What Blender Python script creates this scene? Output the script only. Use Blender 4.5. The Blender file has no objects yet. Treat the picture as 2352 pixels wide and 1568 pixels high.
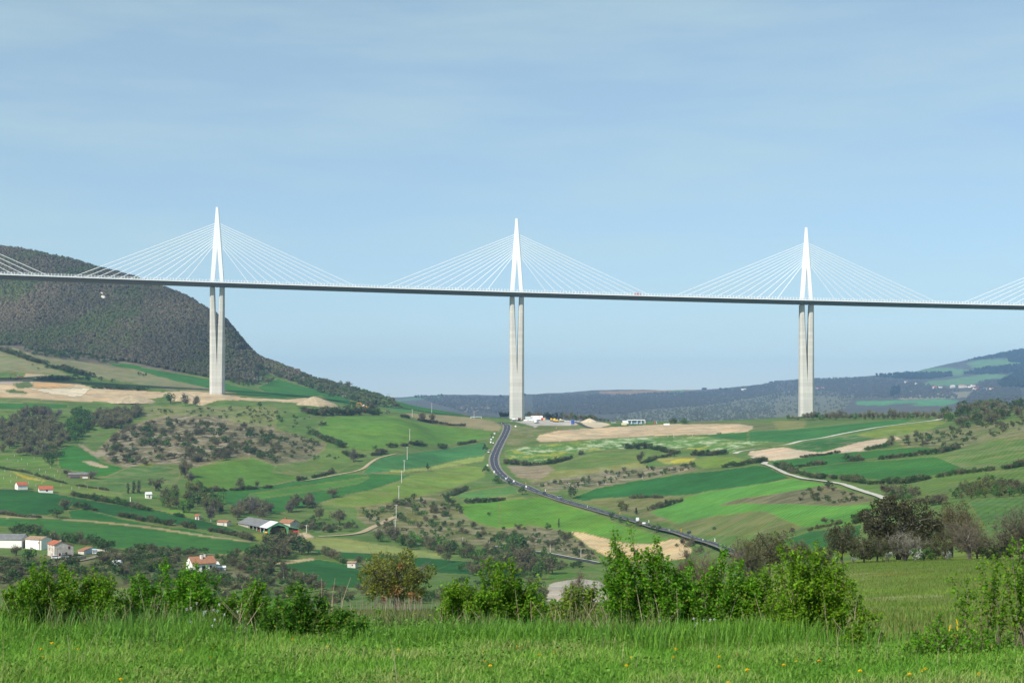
import bpy, math, random
import numpy as np
from mathutils import Matrix, Vector

R = math.radians
rng = np.random.default_rng(7)
random.seed(7)
SC = bpy.context.scene
COL = SC.collection

# ------------------------------------------------------------------ camera
EYE = 1.6                     # eye height over the meadow
F = 3267.0                    # focal length in units of a 2352 wide picture (50 mm on 36 mm)
HV = 915.0                    # eye level in that picture
cam = bpy.data.cameras.new("camera"); camo = bpy.data.objects.new("camera", cam); COL.objects.link(camo)
cam.lens = 50; cam.sensor_width = 36; cam.clip_start = 0.1; cam.clip_end = 40000
cam.shift_y = (HV - 784.0) / 2352.0
camo.location = (0, 0, EYE); camo.rotation_euler = (R(90), 0, 0)
cam.dof.use_dof = True; cam.dof.focus_distance = 400.0; cam.dof.aperture_fstop = 9.0
SC.camera = camo

# ------------------------------------------------------------------ light
SUN_EL, SUN_AZ = R(41), R(38)           # sun behind the camera, to its left
to_sun = Vector((-math.sin(SUN_AZ) * math.cos(SUN_EL), -math.cos(SUN_AZ) * math.cos(SUN_EL), math.sin(SUN_EL)))
sun = bpy.data.lights.new("sun", 'SUN'); suno = bpy.data.objects.new("sun", sun); COL.objects.link(suno)
sun.energy = 3.6; sun.angle = R(0.53); sun.color = (1.0, 0.955, 0.88)
suno.rotation_euler = to_sun.to_track_quat('Z', 'Y').to_euler()
W = bpy.data.worlds.new("World"); SC.world = W; W.use_nodes = True
wn = W.node_tree.nodes; wl = W.node_tree.links; wn.clear()
out = wn.new('ShaderNodeOutputWorld'); bg = wn.new('ShaderNodeBackground'); sky = wn.new('ShaderNodeTexSky')
sky.sky_type = 'NISHITA'; sky.sun_disc = False; sky.sun_elevation = SUN_EL
sky.sun_rotation = math.pi + SUN_AZ
sky.altitude = 500; sky.air_density = 1.0; sky.dust_density = 0.0; sky.ozone_density = 6.0
bg.inputs[1].default_value = 0.078
# thin cirrus veil: brightens the sky where it lies
tc = wn.new('ShaderNodeTexCoord'); mp = wn.new('ShaderNodeMapping'); mp.inputs['Scale'].default_value = (2.6, 2.6, 17.0)
mp.inputs['Rotation'].default_value = (0, R(-15), 0)
nz = wn.new('ShaderNodeTexNoise'); nz.inputs['Scale'].default_value = 1.6; nz.inputs['Detail'].default_value = 7; nz.inputs['Roughness'].default_value = 0.55
rmp = wn.new('ShaderNodeMapRange'); rmp.inputs['From Min'].default_value = 0.42; rmp.inputs['From Max'].default_value = 0.78
rmp.inputs['To Min'].default_value = 0.38; rmp.inputs['To Max'].default_value = 0.66
veil = wn.new('ShaderNodeMixRGB'); veil.inputs[2].default_value = (4.8, 6.2, 5.8, 1)
tint = wn.new('ShaderNodeMixRGB'); tint.blend_type = 'MULTIPLY'; tint.inputs[0].default_value = 1.0; tint.inputs[2].default_value = (1.0, 1.0, 1.0, 1)
wl.new(tc.outputs['Generated'], mp.inputs['Vector']); wl.new(mp.outputs[0], nz.inputs['Vector']); wl.new(nz.outputs[0], rmp.inputs['Value'])
wl.new(sky.outputs[0], tint.inputs[1]); wl.new(tint.outputs[0], veil.inputs[1]); wl.new(rmp.outputs[0], veil.inputs[0])
wl.new(veil.outputs[0], bg.inputs[0]); wl.new(bg.outputs[0], out.inputs[0])
vs = SC.view_settings; vs.view_transform = 'Standard'; vs.look = 'None'; vs.exposure = 0.72; vs.gamma = 1.0; vs.use_curve_mapping = False
SC.cycles.use_denoising = True; SC.cycles.max_bounces = 6; SC.cycles.diffuse_bounces = 3; SC.cycles.transparent_max_bounces = 16
SC.cycles.volume_bounces = 0; SC.cycles.caustics_reflective = False; SC.cycles.caustics_refractive = False

# ------------------------------------------------------------------ helpers
def noise2(x, y, scale, seed=0, octaves=4):
    """value noise, vectorised, about -1..1"""
    tot = np.zeros_like(np.asarray(x, float)); amp = 1.0; norm = 0
    for o in range(octaves):
        fx = x / scale * 2**o + 17.3 * seed + 5.1 * o; fy = y / scale * 2**o - 9.7 * seed + 3.3 * o
        ix = np.floor(fx).astype(np.int64); iy = np.floor(fy).astype(np.int64)
        tx = fx - ix; ty = fy - iy; tx = tx * tx * (3 - 2 * tx); ty = ty * ty * (3 - 2 * ty)
        def hsh(a, b):
            h = (a * 374761393 + b * 668265263 + (seed + o) * 1442695041) & 0xffffffff
            h = ((h ^ (h >> 13)) * 1274126177) & 0xffffffff
            return ((h ^ (h >> 16)) & 0xffff) / 32767.5 - 1.0
        v = (hsh(ix, iy) * (1 - tx) + hsh(ix + 1, iy) * tx) * (1 - ty) + (hsh(ix, iy + 1) * (1 - tx) + hsh(ix + 1, iy + 1) * tx) * ty
        tot += amp * v; norm += amp; amp *= 0.5
    return tot / norm

class MB:
    """collects vertices, faces, vertex colours and builds ONE mesh"""
    def __init__(s): s.v = []; s.f = []; s.c = []; s.n = 0
    def add(s, v, f, mi=0, col=(1, 1, 1)):
        v = np.asarray(v, np.float32).reshape(-1, 3); f = np.asarray(f, np.int64)
        if f.ndim == 1: f = f[None]
        s.v.append(v); s.f.append((f + s.n, mi)); s.n += len(v)
        c = np.asarray(col, np.float32)
        s.c.append(np.broadcast_to(c, (len(v), 3)) if c.ndim == 1 else c)
        return s
    def box(s, c, d, mi=0, col=(1, 1, 1), rz=0, taper=1.0):
        x, y, z = np.array(d) / 2.0
        v = np.array([(-x, -y, -z), (x, -y, -z), (x, y, -z), (-x, y, -z), (-x * taper, -y * taper, z), (x * taper, -y * taper, z), (x * taper, y * taper, z), (-x * taper, y * taper, z)])
        if rz: v = rotz(v, rz)
        return s.add(v + np.array(c), [(0, 3, 2, 1), (4, 5, 6, 7), (0, 1, 5, 4), (1, 2, 6, 5), (2, 3, 7, 6), (3, 0, 4, 7)], mi, col)
    def tube(s, pts, rad, k=6, mi=0, col=(1, 1, 1), cap=True):
        pts = np.asarray(pts, float); n = len(pts); rad = np.broadcast_to(np.asarray(rad, float), (n,))
        V = []
        for i in range(n):
            d = pts[min(i + 1, n - 1)] - pts[max(i - 1, 0)]; d /= np.linalg.norm(d) + 1e-9
            a = np.cross(d, (0, 0, 1.0) if abs(d[2]) < 0.9 else (1.0, 0, 0)); a /= np.linalg.norm(a); b = np.cross(d, a)
            t = np.arange(k) * 2 * math.pi / k
            V.append(pts[i] + rad[i] * (np.cos(t)[:, None] * a + np.sin(t)[:, None] * b))
        V = np.concatenate(V); Fs = [(i * k + j, i * k + (j + 1) % k, (i + 1) * k + (j + 1) % k, (i + 1) * k + j) for i in range(n - 1) for j in range(k)]
        s.add(V, Fs, mi, col)
        if cap:
            m = s.n - len(V)
            s.f.append((np.array([[m + j for j in range(k)][::-1]]), mi)); s.f.append((np.array([[m + (n - 1) * k + j for j in range(k)]]), mi))
        return s
    def loft(s, rings, mi=0, col=(1, 1, 1), caps=True):
        k = len(rings[0]); n = len(rings)
        s.add(np.concatenate([np.asarray(r, float) for r in rings]), [(i * k + j, i * k + (j + 1) % k, (i + 1) * k + (j + 1) % k, (i + 1) * k + j) for i in range(n - 1) for j in range(k)], mi, col)
        if caps:
            m = s.n - n * k
            s.f.append((np.array([[m + j for j in range(k)][::-1]]), mi)); s.f.append((np.array([[m + (n - 1) * k + j for j in range(k)]]), mi))
        return s
    def prism(s, poly, axis, a, b, mi=0, col=(1, 1, 1)):
        """poly in the two other axes, extruded along axis from a to b"""
        r = []
        for t in (a, b):
            q = []
            for p in poly:
                w = [p[0], p[1]]; w.insert(axis, t); q.append(w)
            r.append(q)
        return s.loft(r, mi, col)
    def mesh(s, name, mats, smooth=False):
        me = bpy.data.meshes.new(name)
        v = np.concatenate(s.v); c = np.concatenate(s.c)
        me.vertices.add(len(v)); me.vertices.foreach_set("co", v.astype(np.float32).ravel())
        loops = np.concatenate([f.ravel() for f, _ in s.f]); sizes = np.concatenate([np.full(len(f), f.shape[1]) for f, _ in s.f])
        mi = np.concatenate([np.full(len(f), m) for f, m in s.f])
        me.loops.add(len(loops)); me.loops.foreach_set("vertex_index", loops.astype(np.int32))
        me.polygons.add(len(sizes)); st = np.concatenate([[0], np.cumsum(sizes)[:-1]])
        me.polygons.foreach_set("loop_start", st.astype(np.int32)); me.polygons.foreach_set("loop_total", sizes.astype(np.int32))
        me.polygons.foreach_set("material_index", mi.astype(np.int32))
        me.polygons.foreach_set("use_smooth", np.full(len(sizes), bool(smooth)))
        a = me.attributes.new("col", 'FLOAT_COLOR', 'POINT'); a.data.foreach_set("color", np.concatenate([c, np.ones((len(c), 1))], 1).astype(np.float32).ravel())
        for m in (mats if isinstance(mats, (list, tuple)) else [mats]): me.materials.append(m)
        me.update(calc_edges=True)
        return me
    def obj(s, name, mats, parent=None, smooth=False):
        o = bpy.data.objects.new(name, s.mesh(name, mats, smooth)); COL.objects.link(o)
        if parent: o.parent = parent
        return o

def rotz(v, a):
    v = np.asarray(v, float); c, s_ = math.cos(a), math.sin(a)
    return np.stack([v[:, 0] * c - v[:, 1] * s_, v[:, 0] * s_ + v[:, 1] * c, v[:, 2]], 1)
def tag(o, label=None, cat=None, group=None, kind=None):
    if label: o['label'] = label
    if cat: o['category'] = cat
    if group: o['group'] = group
    if kind: o['kind'] = kind
    return o
def thing(name, label, cat, loc=(0, 0, 0), rz=0.0, group=None):
    o = bpy.data.objects.new(name, None); COL.objects.link(o); o.empty_display_size = 0.5
    o.location = loc; o.rotation_euler = (0, 0, rz); return tag(o, label, cat, group)
def link(name, mesh, parent=None):
    o = bpy.data.objects.new(name, mesh); COL.objects.link(o)
    if parent: o.parent = parent
    return o

# ------------------------------------------------------------------ materials
def new_mat(name):
    m = bpy.data.materials.new(name); m.use_nodes = True
    return m, m.node_tree.nodes, m.node_tree.links, m.node_tree.nodes['Principled BSDF']
def mat(name, col, rough=0.7, spec=0.3, var=0.12, scale=1.5, metal=0.0, bump=0.0):
    """plain material whose colour wanders a little (noise in object space)"""
    m, N, L, P = new_mat(name)
    P.inputs['Roughness'].default_value = rough; P.inputs['Specular IOR Level'].default_value = spec; P.inputs['Metallic'].default_value = metal
    t = N.new('ShaderNodeTexCoord'); n = N.new('ShaderNodeTexNoise'); n.inputs['Scale'].default_value = scale; n.inputs['Detail'].default_value = 5
    L.new(t.outputs['Object'], n.inputs['Vector'])
    x = N.new('ShaderNodeMapRange'); x.inputs['From Min'].default_value = 0.3; x.inputs['From Max'].default_value = 0.7
    x.inputs['To Min'].default_value = 1 - var; x.inputs['To Max'].default_value = 1 + var; L.new(n.outputs[0], x.inputs['Value'])
    h = N.new('ShaderNodeVectorMath'); h.operation = 'SCALE'; h.inputs[0].default_value = col[:3]; L.new(x.outputs[0], h.inputs['Scale'])
    L.new(h.outputs[0], P.inputs['Base Color'])
    if bump:
        b = N.new('ShaderNodeBump'); b.inputs['Strength'].default_value = bump; b.inputs['Distance'].default_value = 0.05; L.new(n.outputs[0], b.inputs['Height']); L.new(b.outputs[0], P.inputs['Normal'])
    return m
def leaf_mat(name, trans=0.25, rough=0.6, spec=0.25, rvar=0.18):
    """foliage: colour from the mesh, a small shift per plant, some light through the leaf"""
    m, N, L, P = new_mat(name)
    a = N.new('ShaderNodeAttribute'); a.attribute_name = 'col'; oi = N.new('ShaderNodeObjectInfo')
    hs = N.new('ShaderNodeHueSaturation')
    r1 = N.new('ShaderNodeMapRange'); r1.inputs['To Min'].default_value = 1 - rvar; r1.inputs['To Max'].default_value = 1 + rvar; L.new(oi.outputs['Random'], r1.inputs['Value'])
    ml = N.new('ShaderNodeMath'); ml.operation = 'MULTIPLY'; ml.inputs[1].default_value = 7.31; L.new(oi.outputs['Random'], ml.inputs[0])
    fr = N.new('ShaderNodeMath'); fr.operation = 'FRACT'; L.new(ml.outputs[0], fr.inputs[0])
    r2 = N.new('ShaderNodeMapRange'); r2.inputs['To Min'].default_value = 0.488; r2.inputs['To Max'].default_value = 0.512; L.new(fr.outputs[0], r2.inputs['Value'])
    L.new(a.outputs['Color'], hs.inputs['Color']); L.new(r1.outputs[0], hs.inputs['Value']); L.new(r2.outputs[0], hs.inputs['Hue'])
    L.new(hs.outputs[0], P.inputs['Base Color']); P.inputs['Roughness'].default_value = rough; P.inputs['Specular IOR Level'].default_value = spec
    if trans:
        T = N.new('ShaderNodeBsdfTranslucent'); X = N.new('ShaderNodeMixShader'); X.inputs[0].default_value = trans
        L.new(hs.outputs[0], T.inputs[0]); L.new(P.outputs[0], X.inputs[1]); L.new(T.outputs[0], X.inputs[2])
        L.new(X.outputs[0], N['Material Output'].inputs['Surface'])
    return m
M = {}
M['leaf'] = leaf_mat('leaf', 0.42); M['near_leaf'] = leaf_mat('near_leaf', 0.42, 0.55, 0.2, 0.06); M['grass'] = leaf_mat('grass', 0.3, 0.6, 0.2, 0.0)
M['forest'] = leaf_mat('forest', 0.0, 0.9, 0.05, 0.0)
M['bark'] = mat('bark', (0.13, 0.11, 0.09), 0.9, 0.1, 0.25, 3); M['pale_bark'] = mat('pale_bark', (0.36, 0.33, 0.29), 0.9, 0.1, 0.25, 3)
M['white'] = mat('white_paint', (0.80, 0.80, 0.78), 0.5, 0.4, 0.03, 0.1); M['stay'] = mat('white_sheath', (0.86, 0.86, 0.85), 0.4, 0.4, 0.02, 0.1)
M['deck'] = mat('deck_steel', (0.085, 0.092, 0.10), 0.6, 0.3, 0.05, 0.05); M['asphalt'] = mat('asphalt', (0.052, 0.054, 0.062), 0.85, 0.2, 0.18, 0.25)
M['lines'] = mat('road_marking', (0.62, 0.60, 0.58), 0.7, 0.2, 0.2, 0.5); M['verge'] = mat('gravel_verge', (0.21, 0.195, 0.13), 0.9, 0.1, 0.25, 0.6)
M['track'] = mat('white_gravel', (0.47, 0.44, 0.37), 0.9, 0.1, 0.15, 0.3); M['dirt'] = mat('dirt', (0.36, 0.285, 0.18), 0.9, 0.1, 0.22, 0.3)
M['steel'] = mat('dark_steel', (0.06, 0.06, 0.065), 0.5, 0.5, 0.1); M['grey_metal'] = mat('grey_metal', (0.30, 0.31, 0.31), 0.5, 0.4, 0.15, 0.6)
M['pole'] = mat('pale_concrete', (0.52, 0.49, 0.44), 0.85, 0.2, 0.12, 1.0); M['wood'] = mat('wood', (0.20, 0.14, 0.09), 0.85, 0.2, 0.2, 2)
M['wall_white'] = mat('white_render', (0.80, 0.77, 0.70), 0.9, 0.1, 0.06, 0.7); M['wall_stone'] = mat('old_render', (0.56, 0.52, 0.44), 0.95, 0.1, 0.22, 0.6, bump=0.4)
M['stone'] = mat('dry_stone', (0.38, 0.34, 0.27), 0.95, 0.1, 0.35, 2.0, bump=0.6)
M['tile_red'] = mat('red_tile', (0.37, 0.115, 0.06), 0.85, 0.15, 0.2, 1.2); M['tile_old'] = mat('old_tile', (0.30, 0.205, 0.13), 0.9, 0.1, 0.35, 1.5)
M['tile_brown'] = mat('brown_tile', (0.30, 0.145, 0.08), 0.85, 0.15, 0.15, 1.2); M['roof_grey'] = mat('fibre_cement', (0.17, 0.17, 0.165), 0.9, 0.1, 0.2, 0.5)
M['roof_pale'] = mat('pale_sheet', (0.62, 0.62, 0.60), 0.6, 0.3, 0.08, 0.6); M['shutter'] = mat('dark_red_shutter', (0.17, 0.025, 0.03), 0.7, 0.3, 0.1)
M['shutter_pale'] = mat('faded_red_shutter', (0.42, 0.2, 0.15), 0.7, 0.3, 0.1); M['glass'] = mat('window_glass', (0.03, 0.04, 0.05), 0.12, 0.6, 0.0)
M['green_frame'] = mat('green_frame', (0.14, 0.42, 0.19), 0.6, 0.3, 0.08, 0.5); M['hay'] = mat('hay', (0.50, 0.36, 0.12), 0.95, 0.1, 0.25, 1.5, bump=0.6)
M['blue'] = mat('blue_paint', (0.03, 0.09, 0.42), 0.5, 0.4, 0.06); M['pale_blue'] = mat('pale_blue_paint', (0.34, 0.47, 0.58), 0.7, 0.3, 0.15, 2)
M['red'] = mat('red_paint', (0.55, 0.05, 0.04), 0.45, 0.4, 0.06); M['orange'] = mat('orange_paint', (0.75, 0.25, 0.02), 0.5, 0.4, 0.08)
M['yellow'] = mat('yellow_paint', (0.78, 0.45, 0.03), 0.5, 0.4, 0.08); M['black_car'] = mat('black_paint', (0.015, 0.017, 0.02), 0.25, 0.6, 0.0)
M['silver_car'] = mat('silver_paint', (0.42, 0.46, 0.5), 0.3, 0.6, 0.0, metal=0.3); M['white_car'] = mat('white_car_paint', (0.8, 0.8, 0.8), 0.25, 0.5, 0.0)
M['tyre'] = mat('tyre', (0.02, 0.02, 0.02), 0.9, 0.2, 0.0); M['cream'] = mat('cream_paint', (0.70, 0.60, 0.36), 0.6, 0.3, 0.1)
M['sand'] = mat('heaped_sand', (0.50, 0.42, 0.29), 0.95, 0.05, 0.15, 0.3, bump=0.5); M['brown_box'] = mat('brown_panel', (0.23, 0.10, 0.05), 0.8, 0.2, 0.1)
M['petal'] = mat('yellow_petal', (0.85, 0.55, 0.01), 0.7, 0.2, 0.06, 20); M['umbel'] = mat('white_petal', (0.85, 0.84, 0.86), 0.7, 0.2, 0.03, 20)
M['stem'] = mat('flower_stem', (0.09, 0.17, 0.04), 0.7, 0.2, 0.1, 10); M['dry'] = mat('dry_stalk', (0.42, 0.33, 0.22), 0.9, 0.1, 0.25, 4)
M['sign_back'] = mat('sign_white', (0.82, 0.82, 0.82), 0.5, 0.3, 0.02)
# concrete of the piers: casting lifts every 4 m, streaks
def concrete():
    m, N, L, P = new_mat('pier_concrete'); P.inputs['Roughness'].default_value = 0.9; P.inputs['Specular IOR Level'].default_value = 0.15
    g = N.new('ShaderNodeNewGeometry'); sp = N.new('ShaderNodeSeparateXYZ'); L.new(g.outputs['Position'], sp.inputs[0])
    def m1(op, a, b=None):
        x = N.new('ShaderNodeMath'); x.operation = op
        if isinstance(a, (int, float)): x.inputs[0].default_value = a
        else: L.new(a, x.inputs[0])
        if b is not None:
            if isinstance(b, (int, float)): x.inputs[1].default_value = b
            else: L.new(b, x.inputs[1])
        return x.outputs[0]
    lift = m1('FLOOR', m1('DIVIDE', sp.outputs[2], 4.0)); fr = m1('FRACT', m1('DIVIDE', sp.outputs[2], 4.0))
    wn_ = N.new('ShaderNodeTexWhiteNoise'); wn_.noise_dimensions = '1D'; L.new(lift, wn_.inputs['W'])
    joint = m1('GREATER_THAN', fr, 0.9)
    mp_ = N.new('ShaderNodeMapping'); mp_.inputs['Scale'].default_value = (0.8, 0.8, 0.06); L.new(g.outputs['Position'], mp_.inputs['Vector'])
    nz_ = N.new('ShaderNodeTexNoise'); nz_.inputs['Scale'].default_value = 1.0; nz_.inputs['Detail'].default_value = 5; L.new(mp_.outputs[0], nz_.inputs['Vector'])
    k = m1('ADD', m1('MULTIPLY', wn_.outputs['Value'], 0.14), m1('MULTIPLY', nz_.outputs[0], 0.30))
    k = m1('SUBTRACT', m1('ADD', k, 0.76), m1('MULTIPLY', joint, 0.09))
    v = N.new('ShaderNodeVectorMath'); v.operation = 'SCALE'; v.inputs[0].default_value = (0.525, 0.505, 0.45); L.new(k, v.inputs['Scale']); L.new(v.outputs[0], P.inputs['Base Color'])
    return m
M['concrete'] = concrete()
def pane():
    m, N, L, P = new_mat('screen_pane'); T = N.new('ShaderNodeBsdfTransparent'); T.inputs[0].default_value = (0.93, 0.95, 0.97, 1)
    X = N.new('ShaderNodeMixShader'); X.inputs[0].default_value = 0.22; P.inputs['Base Color'].default_value = (0.75, 0.8, 0.85, 1); P.inputs['Roughness'].default_value = 0.3
    L.new(T.outputs[0], X.inputs[1]); L.new(P.outputs[0], X.inputs[2]); L.new(X.outputs[0], N['Material Output'].inputs['Surface']); return m
M['pane'] = pane()
def terrain_mat():
    m, N, L, P = new_mat('ground_cover'); P.inputs['Roughness'].default_value = 0.95; P.inputs['Specular IOR Level'].default_value = 0.05
    g = N.new('ShaderNodeNewGeometry'); a = N.new('ShaderNodeAttribute'); a.attribute_name = 'col'; w = N.new('ShaderNodeAttribute'); w.attribute_name = 'cover'
    ws = N.new('ShaderNodeSeparateXYZ'); L.new(w.outputs['Vector'], ws.inputs[0])       # x rock, y flowers, z dry patches
    def nz_(scale, detail=4, vec=None, rough=0.55):
        n = N.new('ShaderNodeTexNoise'); n.inputs['Scale'].default_value = scale; n.inputs['Detail'].default_value = detail; n.inputs['Roughness'].default_value = rough
        L.new(vec or g.outputs['Position'], n.inputs['Vector']); return n.outputs[0]
    def rng_(v, a0, a1, b0, b1):
        r = N.new('ShaderNodeMapRange'); r.inputs['From Min'].default_value = a0; r.inputs['From Max'].default_value = a1; r.inputs['To Min'].default_value = b0; r.inputs['To Max'].default_value = b1; L.new(v, r.inputs['Value']); return r.outputs[0]
    def mul(a_, b_):
        x = N.new('ShaderNodeMath'); x.operation = 'MULTIPLY'; L.new(a_, x.inputs[0])
        if isinstance(b_, float): x.inputs[1].default_value = b_
        else: L.new(b_, x.inputs[1])
        return x.outputs[0]
    def mix(f, c1, c2):
        x = N.new('ShaderNodeMixRGB'); L.new(f, x.inputs[0]); L.new(c1, x.inputs[1])
        if isinstance(c2, tuple): x.inputs[2].default_value = c2 + (1,)
        else: L.new(c2, x.inputs[2])
        return x.outputs[0]
    big = rng_(nz_(0.018, 5, rough=0.65), 0.3, 0.7, 0.76, 1.24); mid = rng_(nz_(0.10, 6, rough=0.7), 0.3, 0.7, 0.80, 1.20); fine = rng_(nz_(1.3, 3), 0.3, 0.7, 0.88, 1.12)
    sc = N.new('ShaderNodeVectorMath'); sc.operation = 'SCALE'; L.new(a.outputs['Color'], sc.inputs[0]); L.new(mul(mul(big, mid), fine), sc.inputs['Scale'])
    c = sc.outputs[0]
    # drill rows and tramlines in the crops
    wm = N.new('ShaderNodeMapping'); wm.inputs['Rotation'].default_value = (0, 0, 0.45); L.new(g.outputs['Position'], wm.inputs['Vector'])
    wv = N.new('ShaderNodeTexWave'); wv.inputs['Scale'].default_value = 0.11; wv.inputs['Distortion'].default_value = 5.0; wv.inputs['Detail'].default_value = 3; wv.inputs['Detail Scale'].default_value = 0.25; L.new(wm.outputs[0], wv.inputs['Vector'])
    rw = N.new('ShaderNodeVectorMath'); rw.operation = 'SCALE'; L.new(c, rw.inputs[0]); L.new(rng_(wv.outputs['Fac'], 0.0, 1.0, 0.87, 1.12), rw.inputs['Scale']); c = rw.outputs[0]
    yel = N.new('ShaderNodeMixRGB'); yel.blend_type = 'MULTIPLY'; L.new(rng_(nz_(0.035, 4), 0.45, 0.7, 0.0, 0.45), yel.inputs[0]); L.new(c, yel.inputs[1]); yel.inputs[2].default_value = (1.45, 1.02, 0.8, 1); c = yel.outputs[0]
    # dry grass patches
    c = mix(mul(rng_(nz_(0.06, 6, rough=0.65), 0.46, 0.60, 0, 1), ws.outputs[2]), c, (0.26, 0.215, 0.115))
    # rocks and bare earth
    rk = mul(rng_(nz_(0.075, 7, rough=0.7), 0.49, 0.58, 0, 1), ws.outputs[0])
    rc = N.new('ShaderNodeMixRGB'); L.new(rng_(nz_(0.2, 4), 0.35, 0.65, 0, 1), rc.inputs[0]); rc.inputs[1].default_value = (0.33, 0.265, 0.165, 1); rc.inputs[2].default_value = (0.17, 0.155, 0.115, 1)
    c = mix(rk, c, rc.outputs[0])
    # flowers: long thin drifts
    mp_ = N.new('ShaderNodeMapping'); mp_.inputs['Scale'].default_value = (0.10, 0.05, 0.1); mp_.inputs['Rotation'].default_value = (0, 0, 0.2); L.new(g.outputs['Position'], mp_.inputs['Vector'])
    dr = rng_(nz_(1.0, 7, mp_.outputs[0], 0.7), 0.47, 0.6, 0, 0.85)
    fc = N.new('ShaderNodeMixRGB'); L.new(rng_(nz_(0.011, 3), 0.5, 0.58, 0, 1), fc.inputs[0]); fc.inputs[1].default_value = (0.40, 0.44, 0.27, 1); fc.inputs[2].default_value = (0.30, 0.29, 0.04, 1)
    c = mix(mul(dr, ws.outputs[1]), c, fc.outputs[0])
    L.new(c, P.inputs['Base Color'])
    b = N.new('ShaderNodeBump'); b.inputs['Strength'].default_value = 0.5; b.inputs['Distance'].default_value = 0.6; L.new(nz_(0.45, 6, rough=0.6), b.inputs['Height']); L.new(b.outputs[0], P.inputs['Normal'])
    return m
M['terrain'] = terrain_mat()

# ------------------------------------------------------------------ terrain
K = 2352 / 4096
def win(ox, oy, s):
    """pixel of an enlarged window of the survey picture -> 2352-wide picture"""
    return lambda pts: np.array([((ox + x / s) * K, (oy + y / s) * K) for x, y in pts], float)
A = win(0, 1600, 2.0909); B = win(1000, 1600, 2.0909); C_ = win(2000, 1600, 2.0909); D = win(2996, 1600, 2.0909)
M1 = win(0, 750, 1.6507); M2 = win(1300, 750, 1.6507); M3 = win(2696, 750, 1.6507)
LW = win(0, 1380, 3.36); RW = win(3500, 1350, 3.946); KW = win(2400, 1450, 3.36); J = win(1500, 1450, 3.92); E = win(2000, 1600, 3.675)
H5 = win(0, 2050, 4.704); H6 = win(700, 2020, 3.92); G1 = win(0, 2050, 2.138); G2 = win(1000, 2050, 2.138); G3 = win(2000, 2050, 2.138); G4 = win(2996, 2050, 2.138)

def pchip(x, Y, xq):
    """monotone cubic along axis 0"""
    x = np.asarray(x, float); Y = np.asarray(Y, float); xq = np.asarray(xq, float)
    one = Y.ndim == 1
    if one: Y = Y[:, None]
    h = np.diff(x)[:, None]; d = np.diff(Y, axis=0) / h
    m = np.zeros_like(Y); m[0] = d[0]; m[-1] = d[-1]
    w1 = 2 * h[1:] + h[:-1]; w2 = h[1:] + 2 * h[:-1]
    with np.errstate(divide='ignore', invalid='ignore'):
        hm = (w1 + w2) / (w1 / d[:-1] + w2 / d[1:])
    m[1:-1] = np.where(d[:-1] * d[1:] > 0, hm, 0); m = np.nan_to_num(m)
    q = np.clip(xq, x[0], x[-1]); i = np.clip(np.searchsorted(x, q) - 1, 0, len(x) - 2)
    t = ((q - x[i]) / (x[i + 1] - x[i]))[:, None]; hh = (x[i + 1] - x[i])[:, None]
    r = (2 * t**3 - 3 * t**2 + 1) * Y[i] + (t**3 - 2 * t**2 + t) * hh * m[i] + (-2 * t**3 + 3 * t**2) * Y[i + 1] + (t**3 - t**2) * hh * m[i + 1]
    return r[:, 0] if one else r

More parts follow.
